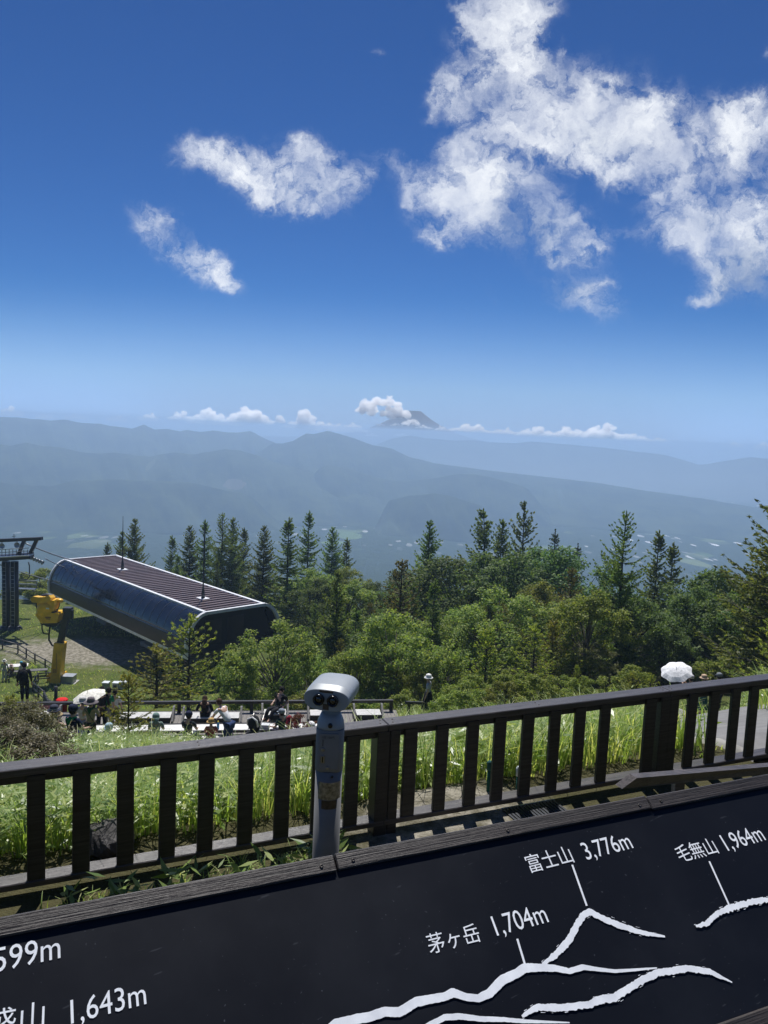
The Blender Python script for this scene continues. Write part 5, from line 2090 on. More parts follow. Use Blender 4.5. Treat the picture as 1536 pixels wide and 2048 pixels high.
for px in (12, 29):
    q_ = twp(px, 1123)
    b = MB(tw0)
    b.tube([(q_[0], TWY, -20.7), (q_[0], TWY, q_[2])], 0.36, 12)
    b.build('post', dsteel, twr)
    b = MB(tw0)
    b.lathe((q_[0], TWY, -20.6), [(.7, 0), (.7, .35), (.5, .6), (.36, .62)], 12)
    b.build('footing', dsteel, twr)
    b = MB(tw0)
    for sg in (-1, 1):
        b.tube([(q_[0] + sg * .18, TWY - .42, -20.2), (q_[0] + sg * .18, TWY - .42, q_[2])], .025, 5)
    z_ = -20.0
    while z_ < q_[2] - .2:
        b.tube([(q_[0] - .18, TWY - .42, z_), (q_[0] + .18, TWY - .42, z_)], .028, 5)
        z_ += .38
    b.build('ladder', lsteel, twr)
b = MB(tw0)
b.beam(twp(-45, 1119), twp(64, 1111), 0.9, 0.55)
b.build('cross_arm', dsteel, twr)
b = MB(tw0)
b.beam(twp(-45, 1083), twp(84, 1077), 0.5, 0.30)
b.build('head_beam', dsteel, twr)
for x0_, x1_ in ((40, 49), (62, 74), (-20, -12)):
    b = MB(tw0)
    b.beam(twp(x0_ - 3, 1110), twp(x1_, 1079), 0.22, 0.30, (1, 0, 0))
    b.build('strut', dsteel, twr)
b = MB(tw0)
for k in range(14):
    px = -40 + k * 7.3
    b.tube([twp(px, 1112, TWY - .9), twp(px, 1099, TWY - .9)], .03, 5)
for dy in (0, 6):
    b.tube([twp(-42, 1101 + dy + .5, TWY - .9), twp(58, 1096 + dy, TWY - .9)], .03, 5)
b.build('guard_rail', dsteel, twr)
b = MB(tw0)
b.beam(twp(-42, 1116, TWY - .8), twp(62, 1110, TWY - .8), 1.1, .10)
b.build('platform', lsteel, twr)
axd = (np.array([1, 0, 0.]), np.array([0, 0, 1.]), np.array([0, -1., 0]))
for px, py in ((34, 1090), (4, 1092)):
    b = MB(tw0)
    b.lathe(twp(px, py, TWY - .5), [(.02, -.30), (.14, -.26), (.26, .0), (.27, .02), (.23, 0), (.1, -.12), (0, -.14)], 18, axd)
    b.build('loudspeaker', lsteel, twr)
    b = MB(tw0)
    b.tube([twp(px, py, TWY - .3), twp(px, py - 10, TWY)], .03, 5)
    b.build('bracket', dsteel, twr)
for px, py in ((72, 1119), (-18, 1127)):
    tr_ = MB(tw0)
    c_ = twp(px, py, TWY)
    tr_.beam(c_ - sx_ * 1.9, c_ + sx_ * 1.9, .10, .20)
    o_ = tr_.build('sheave_train', dsteel, twr)
    for k in range(6):
        b = MB(tw0)
        b.lathe(c_ + sx_ * (-1.7 + k * .68) + sw * -.14, [(.20, 0), (.20, .10), (.06, .10)], 14, (sx_, np.array([0, 0, 1.]), sw))
        b.build('sheave', lsteel, o_)
twc = twp(28, 1073)
b = MB(tw0)
b.tube([twp(28, 1080), twp(28, 1068)], .03, 5)
b.tube([twp(24, 1073), twp(32, 1072)], .025, 5)
b.build('aerial', dsteel, twr)


def cable(label, pts, sag, r_=.045):
    P0, P1 = V3(pts[0]), V3(pts[1])
    t_ = thing('haul_rope', label, 'cable', tuple((P0 + P1) / 2))
    b = MB((P0 + P1) / 2)
    b.tube([P0 + (P1 - P0) * f_ + np.array([0, 0, -sag * 4 * f_ * (1 - f_)]) for f_ in np.linspace(0, 1, 16)], r_, 6)
    b.build('rope', lsteel, t_)


cable('dark rope running from the head beam down behind the station roof', (twp(50, 1086), sp_(SL_, SWD + .4, -1.2)), .5, .06)
cable('pale haul rope entering the near side of the station end', (twp(-30, 1118, 70), sp_(SL_ - .2, -.6, -2.2)), .15, .05)
cable('rope from the sheaves to the far end of the station roof', (twp(90, 1117, 72), sp_(SL_ - .2, .8, -1.0)), .1, .045)

# chairs waiting on the line beyond the tower
CHG = 'empty chairs hanging on the lift line'
for k, (px, py, yy, lab) in enumerate(((52, 1124, 77, 'empty four seat lift chair hanging highest, just right of the tower posts'), (50, 1146, 90, 'empty four seat lift chair hanging second from the top'),
                                       (58, 1168, 104, 'empty four seat lift chair third down the line'), (56, 1188, 120, 'lowest and farthest empty four seat lift chair'))):
    c_ = twp(px, py, yy)
    t_ = thing('lift_chair', lab, 'lift chair', tuple(c_), 0, CHG, 1.0 + .012 * (yy - 77))
    b = MB()
    b.tube([(0.25, 0, 0), (.35, 0, -.4), (.35, 0, -1.5), (.1, 0, -1.8), (-1.0, 0, -1.95)], .06, 8)
    b.build('hanger', dsteel, t_)
    b = MB()
    for zz in (-2.0, -2.35):
        b.beam((-1.25, .22, zz), (1.0, .22, zz), .08, .16)
    b.build('backrest', lsteel, t_)
    b = MB()
    b.beam((-1.25, -.10, -2.75), (1.0, -.10, -2.75), .55, .09)
    b.build('seat', lsteel, t_)
    b = MB()
    for xx in (-1.2, -.12, .95):
        b.tube([(xx, .25, -1.95), (xx, .25, -2.75), (xx, -.35, -2.78)], .035, 6)
    b.build('frame', dsteel, t_)

# ---- snow gun
SY = 57.0
sg0 = np.array([*at(116, 1372, SY)[:2], -20.3])
gun = thing('snow_gun', 'yellow fan snow gun on a dark mast with a yellow foot', 'snow gun', tuple(sg0))


def gp(px, py, y=SY):
    return at(px, py, y)


m0, m1, m2 = gp(112, 1362), gp(121, 1284), gp(136, 1222)
b = MB(sg0)
b.beam(m0 + np.array([0, 0, -.4]), m1, .72, .80, (0, 1, 0), bev=.05)
b.build('lower_mast', yellow, gun)
b = MB(sg0)
b.prism([gp(92, 1352), gp(101, 1345), gp(104, 1352), gp(124, 1349), gp(127, 1360), gp(110, 1377), gp(97, 1374)], (0, .9, 0))
b.build('foot', yellow, gun)
b = MB(sg0)
b.beam(m1 + (m2 - m1) * -.02, m2, .42, .46, (0, 1, 0), bev=.03)
um = b.build('upper_mast', dsteel, gun)
b = MB(sg0)
b.box(m2 + np.array([0, 0, .12]), (.62, .6, .34), bev=.04)
b.box(gp(142, 1228), (.30, .4, .7), bev=.04)
b.build('swivel_head', dsteel, gun)
b = MB(sg0)
b.beam(gp(132, 1243), gp(90, 1249), .14, .16)
b.prism([gp(84, 1247), gp(117, 1245), gp(113, 1252), gp(92, 1253)], (0, .7, 0))
b.beam(gp(132, 1235), gp(120, 1245), .10, .12)
b.build('arm', dsteel, gun)
cf = gp(94, 1214)
dirg = unit((-.30, .92, .18))
u1 = unit(np.cross(dirg, (0, 0, 1)))
u2 = np.cross(u1, dirg)
b = MB(sg0)
b.lathe(cf - dirg * .75, [(.30, -.12), (.52, -.05), (.66, .10), (.68, .35), (.66, .95), (.72, 1.25), (.80, 1.42), (.76, 1.45), (.62, 1.30), (.58, .3), (0, .25)], 26, (u1, u2, dirg))
brl = b.build('fan_barrel', yellow, gun)
b = MB(sg0)
b.lathe(cf - dirg * .75, [(.835, 1.18), (.86, 1.22), (.86, 1.40), (.815, 1.43)], 26, (u1, u2, dirg))
b.lathe(cf - dirg * .75, [(.69, .55), (.705, .56), (.705, .70), (.69, .71)], 26, (u1, u2, dirg))
b.build('nozzle_ring', dsteel, brl)
b = MB(sg0)
b.prism([gp(74, 1202, SY - .72), gp(108, 1201, SY - .72), gp(109, 1210, SY - .72), gp(106, 1222, SY - .72), gp(90, 1218, SY - .72), gp(84, 1222, SY - .72), gp(74, 1221, SY - .72)], (0, .9, 0))
b.build('body', yellow, gun)
b = MB(sg0)
b.prism([gp(71, 1196), gp(76, 1191), gp(88, 1193), gp(100, 1192), gp(107, 1189), gp(111, 1194), gp(109, 1202), gp(92, 1205), gp(74, 1203)], (0, -.85, .12))
b.build('hood', yellow, gun)
b = MB(sg0)
b.prism([gp(72, 1227, SY - .7), gp(116, 1226, SY - .7), gp(118, 1229, SY - .7), gp(113, 1246, SY - .7), gp(82, 1247, SY - .7), gp(70, 1229, SY - .7)], (0, 1.1, 0))
lc_ = b.build('control_case', yellow, gun)
b = MB(sg0)
b.box(gp(95, 1222.5, SY - .3), (1.35, .7, .16))
b.build('dark_band', rubber, gun)
b = MB(sg0)
b.box(gp(96, 1235, SY - .71), (.42, .02, .10))
b.box(gp(96, 1238, SY - .71), (.30, .02, .06))
b.build('dark_mark', mat('brown print', (.22, .10, .01), .5), lc_)
b = MB(sg0)
b.box(gp(95, 1217, SY - 1.0), (.22, .05, .10))
b.build('name_plate', trim_m, gun)
b = MB(sg0)
b.ball(gp(119, 1201), .26, .26, .16, 12, 8)
b.build('lamp_cover', yellow, gun)
b = MB(sg0)
b.tube([gp(84, 1246), gp(84, 1258), gp(87, 1267), gp(96, 1268)], .055, 8)
b.build('hose', rubber, gun)
b = MB(sg0)
b.tube([gp(100, 1251), gp(98, 1270), gp(98, 1280), gp(104, 1290), gp(112, 1294)], .07, 8)
b.build('hose', rubber, gun)
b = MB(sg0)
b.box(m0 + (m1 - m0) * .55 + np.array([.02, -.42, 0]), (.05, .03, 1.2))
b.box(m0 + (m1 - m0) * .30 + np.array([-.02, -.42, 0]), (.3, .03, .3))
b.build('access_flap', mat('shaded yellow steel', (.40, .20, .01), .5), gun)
hyd = thing('hydrant_box', 'low grey metal hydrant box on a slab beside the yellow gun foot', 'box', tuple(np.array([*at(137, 1368, 57.2)[:2], -20.3])))
b = MB()
b.box((0, 0, .05), (1.3, 1.1, .12))
b.build('slab', conc, hyd)
b = MB()
b.box((0, 0, .36), (.95, .75, .5), bev=.03)
b.build('cabinet', lsteel, hyd)
b = MB()
b.box((0, 0, .63), (1.02, .82, .05), bev=.01)
b.build('lid', lsteel, hyd)

# ---- white cabinets on the lawn
for px, py, w_, h_, lab in ((212, 1381, .44, .62, 'tall grey metal cabinet with pale lid on the lawn edge'), (232, 1378, .44, .50, 'white cabinet with a dark vent beside the tall grey one'), (247, 1378, .5, .58, 'white cabinet half hidden by the larch')):
    q_ = ground_hit(px, py)
    t_ = thing('utility_cabinet', lab, 'cabinet', tuple(q_))
    b = MB()
    b.box((0, 0, h_ / 2), (w_, .44, h_), bev=.02)
    b.build('body', cloth((.34, .36, .36)) if px < 220 else cloth((.66, .66, .62)), t_)
    b = MB()
    b.box((0, 0, h_ + .02), (w_ + .05, .49, .04), bev=.015)
    b.build('lid', cloth((.62, .66, .68)), t_)
    b = MB()
    b.box((0, -.225, h_ * .55), (w_ * .6, .02, h_ * .35))
    b.build('vent', cloth((.06, .06, .06)) if px > 220 else cloth((.30, .32, .32)), t_)

# ---- low rail fences on the lawn
def rail_fence(label, pxs, h_=.85, n_r=2, each=2.2):
    P = [ground_hit(*p) for p in pxs]
    t_ = thing('rail_fence', label, 'fence', tuple(P[len(P) // 2]))
    og = P[len(P) // 2]
    for a_, c_ in zip(P[:-1], P[1:]):
        L = np.linalg.norm((c_ - a_)[:2])
        n = max(1, round(L / each))
        for k in range(n + 1):
            if k == n and c_ is not P[-1]:
                continue
            q_ = a_ + (c_ - a_) * k / n
            z_ = float(TZ(q_[0], q_[1]))
            b = MB(og)
            b.tube([(q_[0], q_[1], z_ - .2), (q_[0], q_[1], z_ + h_)], .065, 7)
            b.build('post', dark_w, t_)
        for r_ in range(n_r):
            b = MB(og)
            hh = h_ - .08 - r_ * .42
            pts = []
            for k in range(n + 1):
                q_ = a_ + (c_ - a_) * k / n
                pts.append((q_[0], q_[1], float(TZ(q_[0], q_[1])) + hh))
            b.tube(pts, .045, 6)
            b.build('rail', dark_w, t_)


rail_fence('long dark rail fence slanting down the lawn behind the snow gun', [(-25, 1290), (36, 1306), (70, 1327), (112, 1350)])
rail_fence('dark rail fence bending round the snow gun foot', [(128, 1362), (76, 1367), (66, 1386), (88, 1406), (112, 1414)])

# ---- picnic tables on the lawn
for px, py, lab, w_ in ((34, 1349, 'white topped picnic table where the group stands', 1.6), (62, 1352, 'long dark bench beside the picnic group', 2.4)):
    q_ = ground_hit(px, py)
    if w_ < 2:
        t_ = thing('picnic_table', lab, 'table', tuple(q_), .35)
        b = MB()
        for k in range(5):
            b.box((0, -.32 + .16 * k, .73), (w_, .145, .04), bev=.005)
        b.build('tabletop', white_p, t_)
        for sg in (-1, 1):
            b = MB()
            b.box((sg * .6, 0, .355), (.08, .6, .71))
            b.build('leg', dark_w, t_)
    else:
        t_ = thing('long_bench', lab, 'bench', tuple(q_), .35)
        b = MB()
        for k in range(3):
            b.box((0, -.18 + .18 * k, .46), (w_, .165, .05), bev=.005)
        b.build('seat', grey_w, t_)
        for sg in (-1, 1):
            b = MB()
            b.box((sg * 1.1, 0, .215), (.08, .5, .43))
            b.build('leg', dark_w, t_)
# ================================================================ PLANTS
bark_d = mat('dark bark', (0.030, 0.024, 0.020), 0.9, var=0.3, scale=5, bump=0.4, bscale=14, stretch=(3, 3, .6))
bark_g = mat('grey bark', (0.095, 0.085, 0.072), 0.9, var=0.3, scale=5, bump=0.4, bscale=14, stretch=(3, 3, .6))
needle = leaf_mat('larch needles', (0.0626, 0.1006, 0.0325), (0.1315, 0.1845, 0.0502), (0.2346, 0.2655, 0.0755), 0.42, 1.8)
needle_y = leaf_mat('young larch needles', (0.1158, 0.1546, 0.0298), (0.2178, 0.2584, 0.0500), (0.3962, 0.3650, 0.0910), 0.45, 1.8)
needle_d = leaf_mat('fir needles', (0.0294, 0.0524, 0.0236), (0.0587, 0.0917, 0.0354), (0.0978, 0.1310, 0.0472), 0.22, 1.4)
needle_b = leaf_mat('brownish larch needles', (0.0765, 0.0717, 0.0255), (0.1434, 0.1394, 0.0410), (0.2295, 0.1992, 0.0683), 0.42, 1.6)
broad = leaf_mat('broad leaves', (0.0841, 0.1305, 0.0343), (0.1680, 0.2328, 0.0547), (0.3324, 0.3546, 0.0959), 0.36, 2.0, 0.55, 0.15)
broad_y = leaf_mat('bright broad leaves', (0.0820, 0.1194, 0.0241), (0.1688, 0.2152, 0.0434), (0.3134, 0.3187, 0.0819), 0.36, 2.0, 0.55, 0.15)
broad_d = leaf_mat('deep broad leaves', (0.0425, 0.0781, 0.0259), (0.0922, 0.1451, 0.0421), (0.1772, 0.2232, 0.0649), 0.34, 1.9, 0.55, 0.15)
broad_p = leaf_mat('pale broad leaves', (0.1105, 0.1398, 0.0517), (0.1842, 0.2056, 0.0814), (0.3683, 0.3453, 0.1776), 0.36, 1.4, 0.55, 0.18)
red_l = leaf_mat('red leaves', (0.060, 0.016, 0.012), (0.11, 0.026, 0.018), (0.16, 0.05, 0.03), 0.35, 1.4)
heath = leaf_mat('purple brown leaves', (0.0690, 0.0559, 0.0321), (0.1207, 0.1118, 0.0514), (0.2241, 0.1863, 0.1203), 0.30, 1.3)
sasa = leaf_mat('bamboo grass leaves', (0.1091, 0.1981, 0.0490), (0.2275, 0.3539, 0.0842), (0.5155, 0.5947, 0.2630), 0.38, 1.5, 0.36, 0.45)
grassm = leaf_mat('tall grass blades', (0.1525, 0.2350, 0.0679), (0.3201, 0.4155, 0.1108), (0.6711, 0.6306, 0.3403), 0.42, 1.5, 0.45, 0.35)


def quads(C, D, N, L, Wd):
    """diamond leaves: centres, long directions, normals, lengths, widths -> verts, faces"""
    D = D / (np.linalg.norm(D, axis=1)[:, None] + 1e-9)
    S_ = np.cross(D, N)
    S_ /= (np.linalg.norm(S_, axis=1)[:, None] + 1e-9)
    L = L[:, None] / 2
    Wd = Wd[:, None] / 2
    P = np.stack([C - D * L, C + S_ * Wd - D * L * .1, C + D * L, C - S_ * Wd - D * L * .1], 1)
    n = len(C)
    return P.reshape(-1, 3), np.arange(n * 4).reshape(n, 4)


def rdir(rg, n):
    v_ = rg.normal(0, 1, (n, 3))
    return v_ / np.linalg.norm(v_, axis=1)[:, None]


def make_conifer(seed, H, Rd, trunk_r, needle_l=.15, needle_w=.042, dens=1.0, lean=(0, 0), up=.35, droop=.25, bare=.10, one_side=0.0, gap=.0, power=.85, leafmat=None, name='larch_tree', whorl=.46):
    rg = np.random.default_rng(seed)
    tb_ = MB()
    zs = np.linspace(0, H, 9)
    cx = np.array([lean[0] * (z / H) ** 1.6 + .02 * H * .1 * math.sin(z * 1.3 + seed) for z in zs])
    cy = np.array([lean[1] * (z / H) ** 1.6 for z in zs])
    tb_.tube([(cx[k], cy[k], zs[k] - (.3 if k == 0 else 0)) for k in range(9)], [trunk_r * (1 - .93 * (z / H) ** .9) + .006 for z in zs], 7)
    Cs, Ds, Ls, Ws = [], [], [], []
    z = H * bare
    while z < H * .985:
        f_ = z / H
        nb = rg.integers(1, 4)
        a0 = rg.uniform(0, 6.28)
        for k in range(nb):
            if rg.random() < gap:
                continue
            az = a0 + 6.28 * k / nb + rg.normal(0, .4)
            Lb = Rd * ((1 - f_) ** power) * rg.uniform(.5, 1.15) + .12
            if f_ < .25:
                Lb *= .75 + f_
            side_ = math.cos(az - 0.0)
            if one_side:
                Lb *= 1 - one_side * max(0, side_)
            e0 = up * (.15 + 1.25 * f_) + rg.normal(0, .13)
            n = max(4, int(Lb / .16))
            s_ = np.linspace(0, 1, n)
            hx_ = Lb * s_
            hz_ = Lb * (math.tan(e0) * s_ - droop * s_ * (1 - s_) * 1.1 + .20 * s_ ** 2.5)
            px_ = np.interp(z, zs, cx) + np.cos(az) * hx_
            py_ = np.interp(z, zs, cy) + np.sin(az) * hx_
            pz_ = z + hz_
            B_ = np.stack([px_, py_, pz_], 1)
            if Lb > .35:
                tb_.tube([B_[0], B_[n // 2], B_[-1]], [.010 + .012 * Lb, .007 + .006 * Lb, .003], 3, caps=False)
            T_ = np.gradient(B_, axis=0)
            T_ /= np.linalg.norm(T_, axis=1)[:, None] + 1e-9
            side_v = np.stack([-np.sin(az) * np.ones(n), np.cos(az) * np.ones(n), np.zeros(n)], 1)
            for j_ in range(n):
                if s_[j_] < .08:
                    continue
                # tufts on the main shoot
                m_ = int(round(3 * dens))
                cc = B_[j_] + rg.normal(0, .02, (m_, 3))
                dd = T_[j_] + rg.normal(0, .55, (m_, 3))
                Cs.append(cc); Ds.append(dd); Ls.append(rg.uniform(.7, 1.2, m_) * needle_l); Ws.append(rg.uniform(.7, 1.2, m_) * needle_w)
                tl = (Lb * .42 * (1 - s_[j_]) ** .7 * (0.35 + .65 * min(1, s_[j_] * 4))) * rg.uniform(.6, 1.1)
                for sg in (-1, 1):
                    if tl < .08:
                        continue
                    d_ = unit(T_[j_] * .75 + side_v[j_] * sg * .8 + np.array([0, 0, rg.normal(.02, .16)]))
                    q = max(1, int(tl / (.105 / dens)))
                    ss = (np.arange(q) + rg.random(q)) / q
                    cc = B_[j_] + d_ * (ss * tl)[:, None] + np.array([0, 0, -.10])[None] * (ss ** 2 * tl)[:, None] + rg.normal(0, .018, (q, 3))
                    dd = d_ + rg.normal(0, .5, (q, 3))
                    Cs.append(cc); Ds.append(dd); Ls.append(rg.uniform(.7, 1.25, q) * needle_l); Ws.append(rg.uniform(.7, 1.2, q) * needle_w)
        z += .40 * whorl * rg.uniform(.5, 1.4) * (1 - .45 * f_)
    # leader
    q = 26
    ss = rg.random(q)
    Cs.append(np.stack([np.full(q, cx[-1]), np.full(q, cy[-1]), H - .5 + ss * .62], 1)); Ds.append(rg.normal(0, .5, (q, 3)) + np.array([0, 0, .8])); Ls.append(np.full(q, needle_l)); Ws.append(np.full(q, needle_w))
    C_, D_, L_, W_ = np.concatenate(Cs), np.concatenate(Ds), np.concatenate(Ls), np.concatenate(Ws)
    V_, Q_ = quads(C_, D_, rdir(rg, len(C_)), L_, W_)
    return tb_, V_, Q_


def make_broad(seed, H, Rd, trunk_r, leaf=.13, n_leaf=13000, clumps=70, low=.15, flat=.75, open_=.0):
    rg = np.random.default_rng(seed)
    tb_ = MB()
    tips = []
    top = np.array([rg.normal(0, .05) * H, rg.normal(0, .05) * H, H * .55])
    tb_.tube([(0, 0, -.3), (top[0] * .3, top[1] * .3, H * .25), top], [trunk_r, trunk_r * .8, trunk_r * .45], 7)
    for k in range(clumps):
        # tips on a lumpy dome with a ragged outline
        a_ = rg.uniform(0, 6.283)
        hgt = low + (1 - low) * rg.random() ** .8
        w_ = math.sin(math.pi * min(1, max(0.04, (hgt - low * .6) / (1.06 - low * .6))) ** .8) ** .62
        rr_ = Rd * w_ * rg.uniform(.45, 1.10) * (1 + .20 * math.sin(3 * a_ + seed))
        tips.append(np.array([rr_ * math.cos(a_), rr_ * math.sin(a_), H * hgt * rg.uniform(.9, 1.04)]))
    for k, tp in enumerate(tips):
        if k % 2 == 0:
            st_ = np.array([0, 0, max(.15 * H, min(.55 * H, tp[2] * .5))]) + top * np.array([.5, .5, 0])
            md_ = st_ * .45 + tp * .55 + np.array([0, 0, .08 * H * rg.normal(.3, .5)])
            tb_.tube([st_, md_, tp], [trunk_r * .32, trunk_r * .18, .008], 4, caps=False)
    tips = np.array(tips)
    sz = rg.uniform(.55, 1.25, clumps)
    pr = sz ** 2 / (sz ** 2).sum()
    ci = rg.choice(clumps, n_leaf, p=pr)
    cr = Rd * .215 * sz[ci]
    d_ = rdir(rg, n_leaf)
    r_ = rg.random(n_leaf) ** .55
    C_ = tips[ci] + d_ * (r_ * cr)[:, None] * np.array([1, 1, flat])
    N_ = rdir(rg, n_leaf) * .75 + np.array([0, 0, .75]) + d_ * .35
    D_ = np.cross(N_, rdir(rg, n_leaf))
    D_[:, 2] -= .25
    V_, Q_ = quads(C_, D_, N_, rg.uniform(.7, 1.25, n_leaf) * leaf, rg.uniform(.5, .75, n_leaf) * leaf)
    return tb_, V_, Q_


PROTO = {}


def tree_proto(key, kind, builder, crown_mat, trunk_mat, H):
    tb_, V_, Q_ = builder
    PROTO[key] = dict(kind=kind, tb=tb_, V=V_, Q=Q_, cm=crown_mat, tm=trunk_mat, H=H, first=None, crown='crown' if 'shrub' not in kind else 'foliage', stem='trunk' if 'shrub' not in kind else 'stems')


P_ = PROTO
tree_proto('L1', 'larch_tree', make_conifer(1, 10, 3.0, .14, .25, .10, 1.7), needle, bark_d, 10)
tree_proto('L2', 'larch_tree', make_conifer(2, 10, 2.45, .13, .25, .10, 1.7, gap=.08, up=.25, whorl=.46), needle, bark_d, 10)
tree_proto('L3', 'larch_tree', make_conifer(3, 10, 2.9, .14, .25, .10, 1.7, lean=(-.5, 0), one_side=.55, up=.55, gap=.15), needle, bark_d, 10)
tree_proto('L4', 'larch_tree', make_conifer(4, 10, 3.3, .17, up=.38, droop=.3, power=.75, bare=.06, needle_l=.20, needle_w=.068, dens=2.1), needle, bark_d, 10)
tree_proto('Y1', 'young_larch', make_conifer(5, 4, 1.25, .055, .15, .036, 2.7, up=.55, droop=.1, bare=.05, whorl=.26), needle_y, bark_d, 4)
tree_proto('Y2', 'young_larch', make_conifer(6, 4, 1.55, .06, .15, .036, 2.7, up=.5, droop=.12, bare=.04, whorl=.28, gap=.1), needle_y, bark_d, 4)
tree_proto('F1', 'fir_tree', make_conifer(7, 8, 1.6, .13, .17, .07, 1.5, up=.1, droop=.35, bare=.04, whorl=.36), needle_d, bark_d, 8)
tree_proto('N1', 'larch_tree', make_conifer(8, 8, 2.3, .12, .19, .065, 1.4, up=.45, droop=.2, bare=.05, whorl=.36, gap=.12), needle_b, bark_d, 8)
tree_proto('B1', 'broadleaf_tree', make_broad(11, 6, 2.6, .13, .145, 13000, 75), broad, bark_g, 6)
tree_proto('B2', 'broadleaf_tree', make_broad(12, 6, 2.3, .12, .135, 13000, 85, .1), broad_y, bark_g, 6)
tree_proto('B3', 'broadleaf_tree', make_broad(13, 6, 2.9, .14, .15, 14000, 80, .12), broad_d, bark_d, 6)
tree_proto('B4', 'broadleaf_tree', make_broad(14, 5, 2.6, .10, .13, 13000, 60, .12, .35), broad_p, bark_g, 5)
tree_proto('S1', 'leafy_shrub', make_broad(15, 2, 1.3, .04, .10, 7000, 40, .05), broad_y, bark_g, 2)
tree_proto('S2', 'heath_shrub', make_broad(16, 1.5, 1.35, .035, .062, 26000, 120, .03, .95), heath, bark_d, 1.5)
tree_proto('M1', 'red_maple', make_broad(17, 1.6, .62, .022, .055, 2200, 34, .25, .6), red_l, bark_d, 1.6)


def plant(key, base, height, label, group=None, rot=None, wide=1.0):
    p = PROTO[key]
    sc = height / p['H']
    if p['first'] is None:
        t_ = thing(p['kind'], label, '', tuple(base))
        p['tb'].build(p['stem'], p['tm'], t_)
        mesh_obj(p['crown'], p['V'], p['Q'], p['cm'], t_)
        p['first'] = t_
    else:
        t_ = copy_tree(p['first'])
        t_.name = p['kind']
    t_.location = tuple(base)
    t_.rotation_euler = (0, 0, random.uniform(0, 6.28) if rot is None else rot)
    t_.scale = (sc * wide, sc * wide, sc)
    t_['label'] = label
    t_['category'] = {'leafy_shrub': 'shrub', 'heath_shrub': 'shrub', 'red_maple': 'shrub'}.get(p['kind'], 'tree')
    if 'group' in t_:
        del t_['group']
    if group:
        t_['group'] = group
    return t_


def by_px(key, px, top, y, label, group=None, rot=None, wide=1.0, base=None):
    g = ground_at(px, y) if base is None else base
    h = float(at(px, top, y)[2] - g[2])
    return plant(key, (g[0], g[1], g[2] - .05), max(h, .5), label, group, rot, wide)


GS = 'dark larches on the skyline behind the lift station'
for k, (key, px, top, y, w_) in enumerate((('L2', 214, 1086, 104, 1.0), ('L1', 243, 1064, 98, .9), ('L1', 268, 1038, 92, 1.0), ('L2', 342, 1072, 100, 1.0), ('L1', 377, 1052, 92, 1.0), ('L2', 407, 1040, 88, 1.0), ('L4', 441, 1026, 86, .95), ('L1', 462, 1036, 88, .95),
                                           ('L2', 484, 1056, 95, 1.0))):
    by_px(key, px, top, y, 'dark larch rising above the roof line behind the lift station', GS, None, w_)
for key, px, top, y, w_, lab in (('L1', 524, 1052, 82, 1.0, 'bushy larch directly right of the station roof end'), ('L2', 571, 1036, 76, 1.15, 'tall thin larch with a bare dark trunk right of the station'),
                                 ('L2', 612, 1022, 84, 1.0, 'tallest narrow larch of the group left of the valley gap'), ('L1', 659, 1055, 88, .95, 'pointed larch at the right end of the left skyline group'), ('L2', 688, 1076, 92, 1.0, 'small larch tip at the end of the left skyline group'),
                                 ('L1', 848, 1042, 74, 1.05, 'evenly shaped larch standing alone on the skyline above the telescope'), ('L3', 966, 1020, 70, 1.2, 'wind swept larch leaning left on the skyline'),
                                 ('L1', 990, 1040, 73, .95, 'larch close behind the wind swept one'), ('L3', 1036, 1006, 78, 1.0, 'tall ragged larch with a thin top right of the wind swept one'),
                                 ('F1', 1096, 1060, 80, 1.1, 'dark fir on the skyline right of the ragged larch'), ('F1', 1142, 1088, 82, 1.1, 'small dark fir at the right end of the central skyline'),
                                 ('L4', 1226, 1022, 40, .92, 'large feathery larch with a dark straight trunk right of centre'), ('L2', 1297, 1062, 62, 1.0, 'slim larch right of the large feathery larch'),
                                 ('L2', 1326, 1086, 60, 1.1, 'slim shorter larch next to the right slim one'), ('L4', 1552, 940, 33, 1.35, 'big larch reaching in from the right edge'),
                                 ('L1', 1530, 1052, 37, 1.35, 'dense larch filling in behind the big right edge larch'),
                                 ('L1', 1478, 1150, 40, 1.2, 'dark larch left of the big right edge larch'),
                                 ('Y2', 1532, 1240, 29, 1.2, 'young larch at the right edge over the path'),
                                 ('L1', 664, 1142, 46, .85, 'mid green larch in the middle of the wood behind the telescope'), ('N1', 790, 1120, 50, 1.1, 'brownish thin larch in the middle of the wood'),
                                 ('Y1', 966, 1262, 33.5, 1.35, 'bright young larch before the wood right of the white hat'), ('Y2', 1062, 1250, 34, 1.25, 'wide bright young larch in front of the wood'),
                                 ('Y1', 1098, 1244, 36, 1.2, 'young larch just behind the wide bright one'), ('L1', 818, 1170, 56, .9, 'grey green larch behind the white hatted woman'),
                                 ('L1', 1060, 1172, 52, .9, 'larch in the thick of the wood below the ragged larch'), ('N1', 1180, 1175, 46, 1.2, 'yellowish larch left of the large feathery larch'),
                                 ('N1', 1285, 1215, 45, 1.15, 'yellowish larch right of the large feathery trunk'),
                                 ('Y2', 376, 1232, 41, 1.25, 'young larch standing before the near end of the station'), ('Y2', 312, 1290, 38.5, 1.75, 'spreading young larch left of the station end'),
                                 ('Y2', 256, 1344, 21.5, 1.15, 'young larch before the deck between two groups of people'), ('Y1', 905, 1392, 31, .9, 'small young larch beside the white hatted woman'),
                                 ('Y1', 22, 1392, 24, 1.3, 'small larch tips at the left edge by the deck railing'), ('Y1', 1150, 1330, 33, .9, 'small larch low in front of the pale tree')):
    by_px(key, px, top, y, lab, None, None, w_)
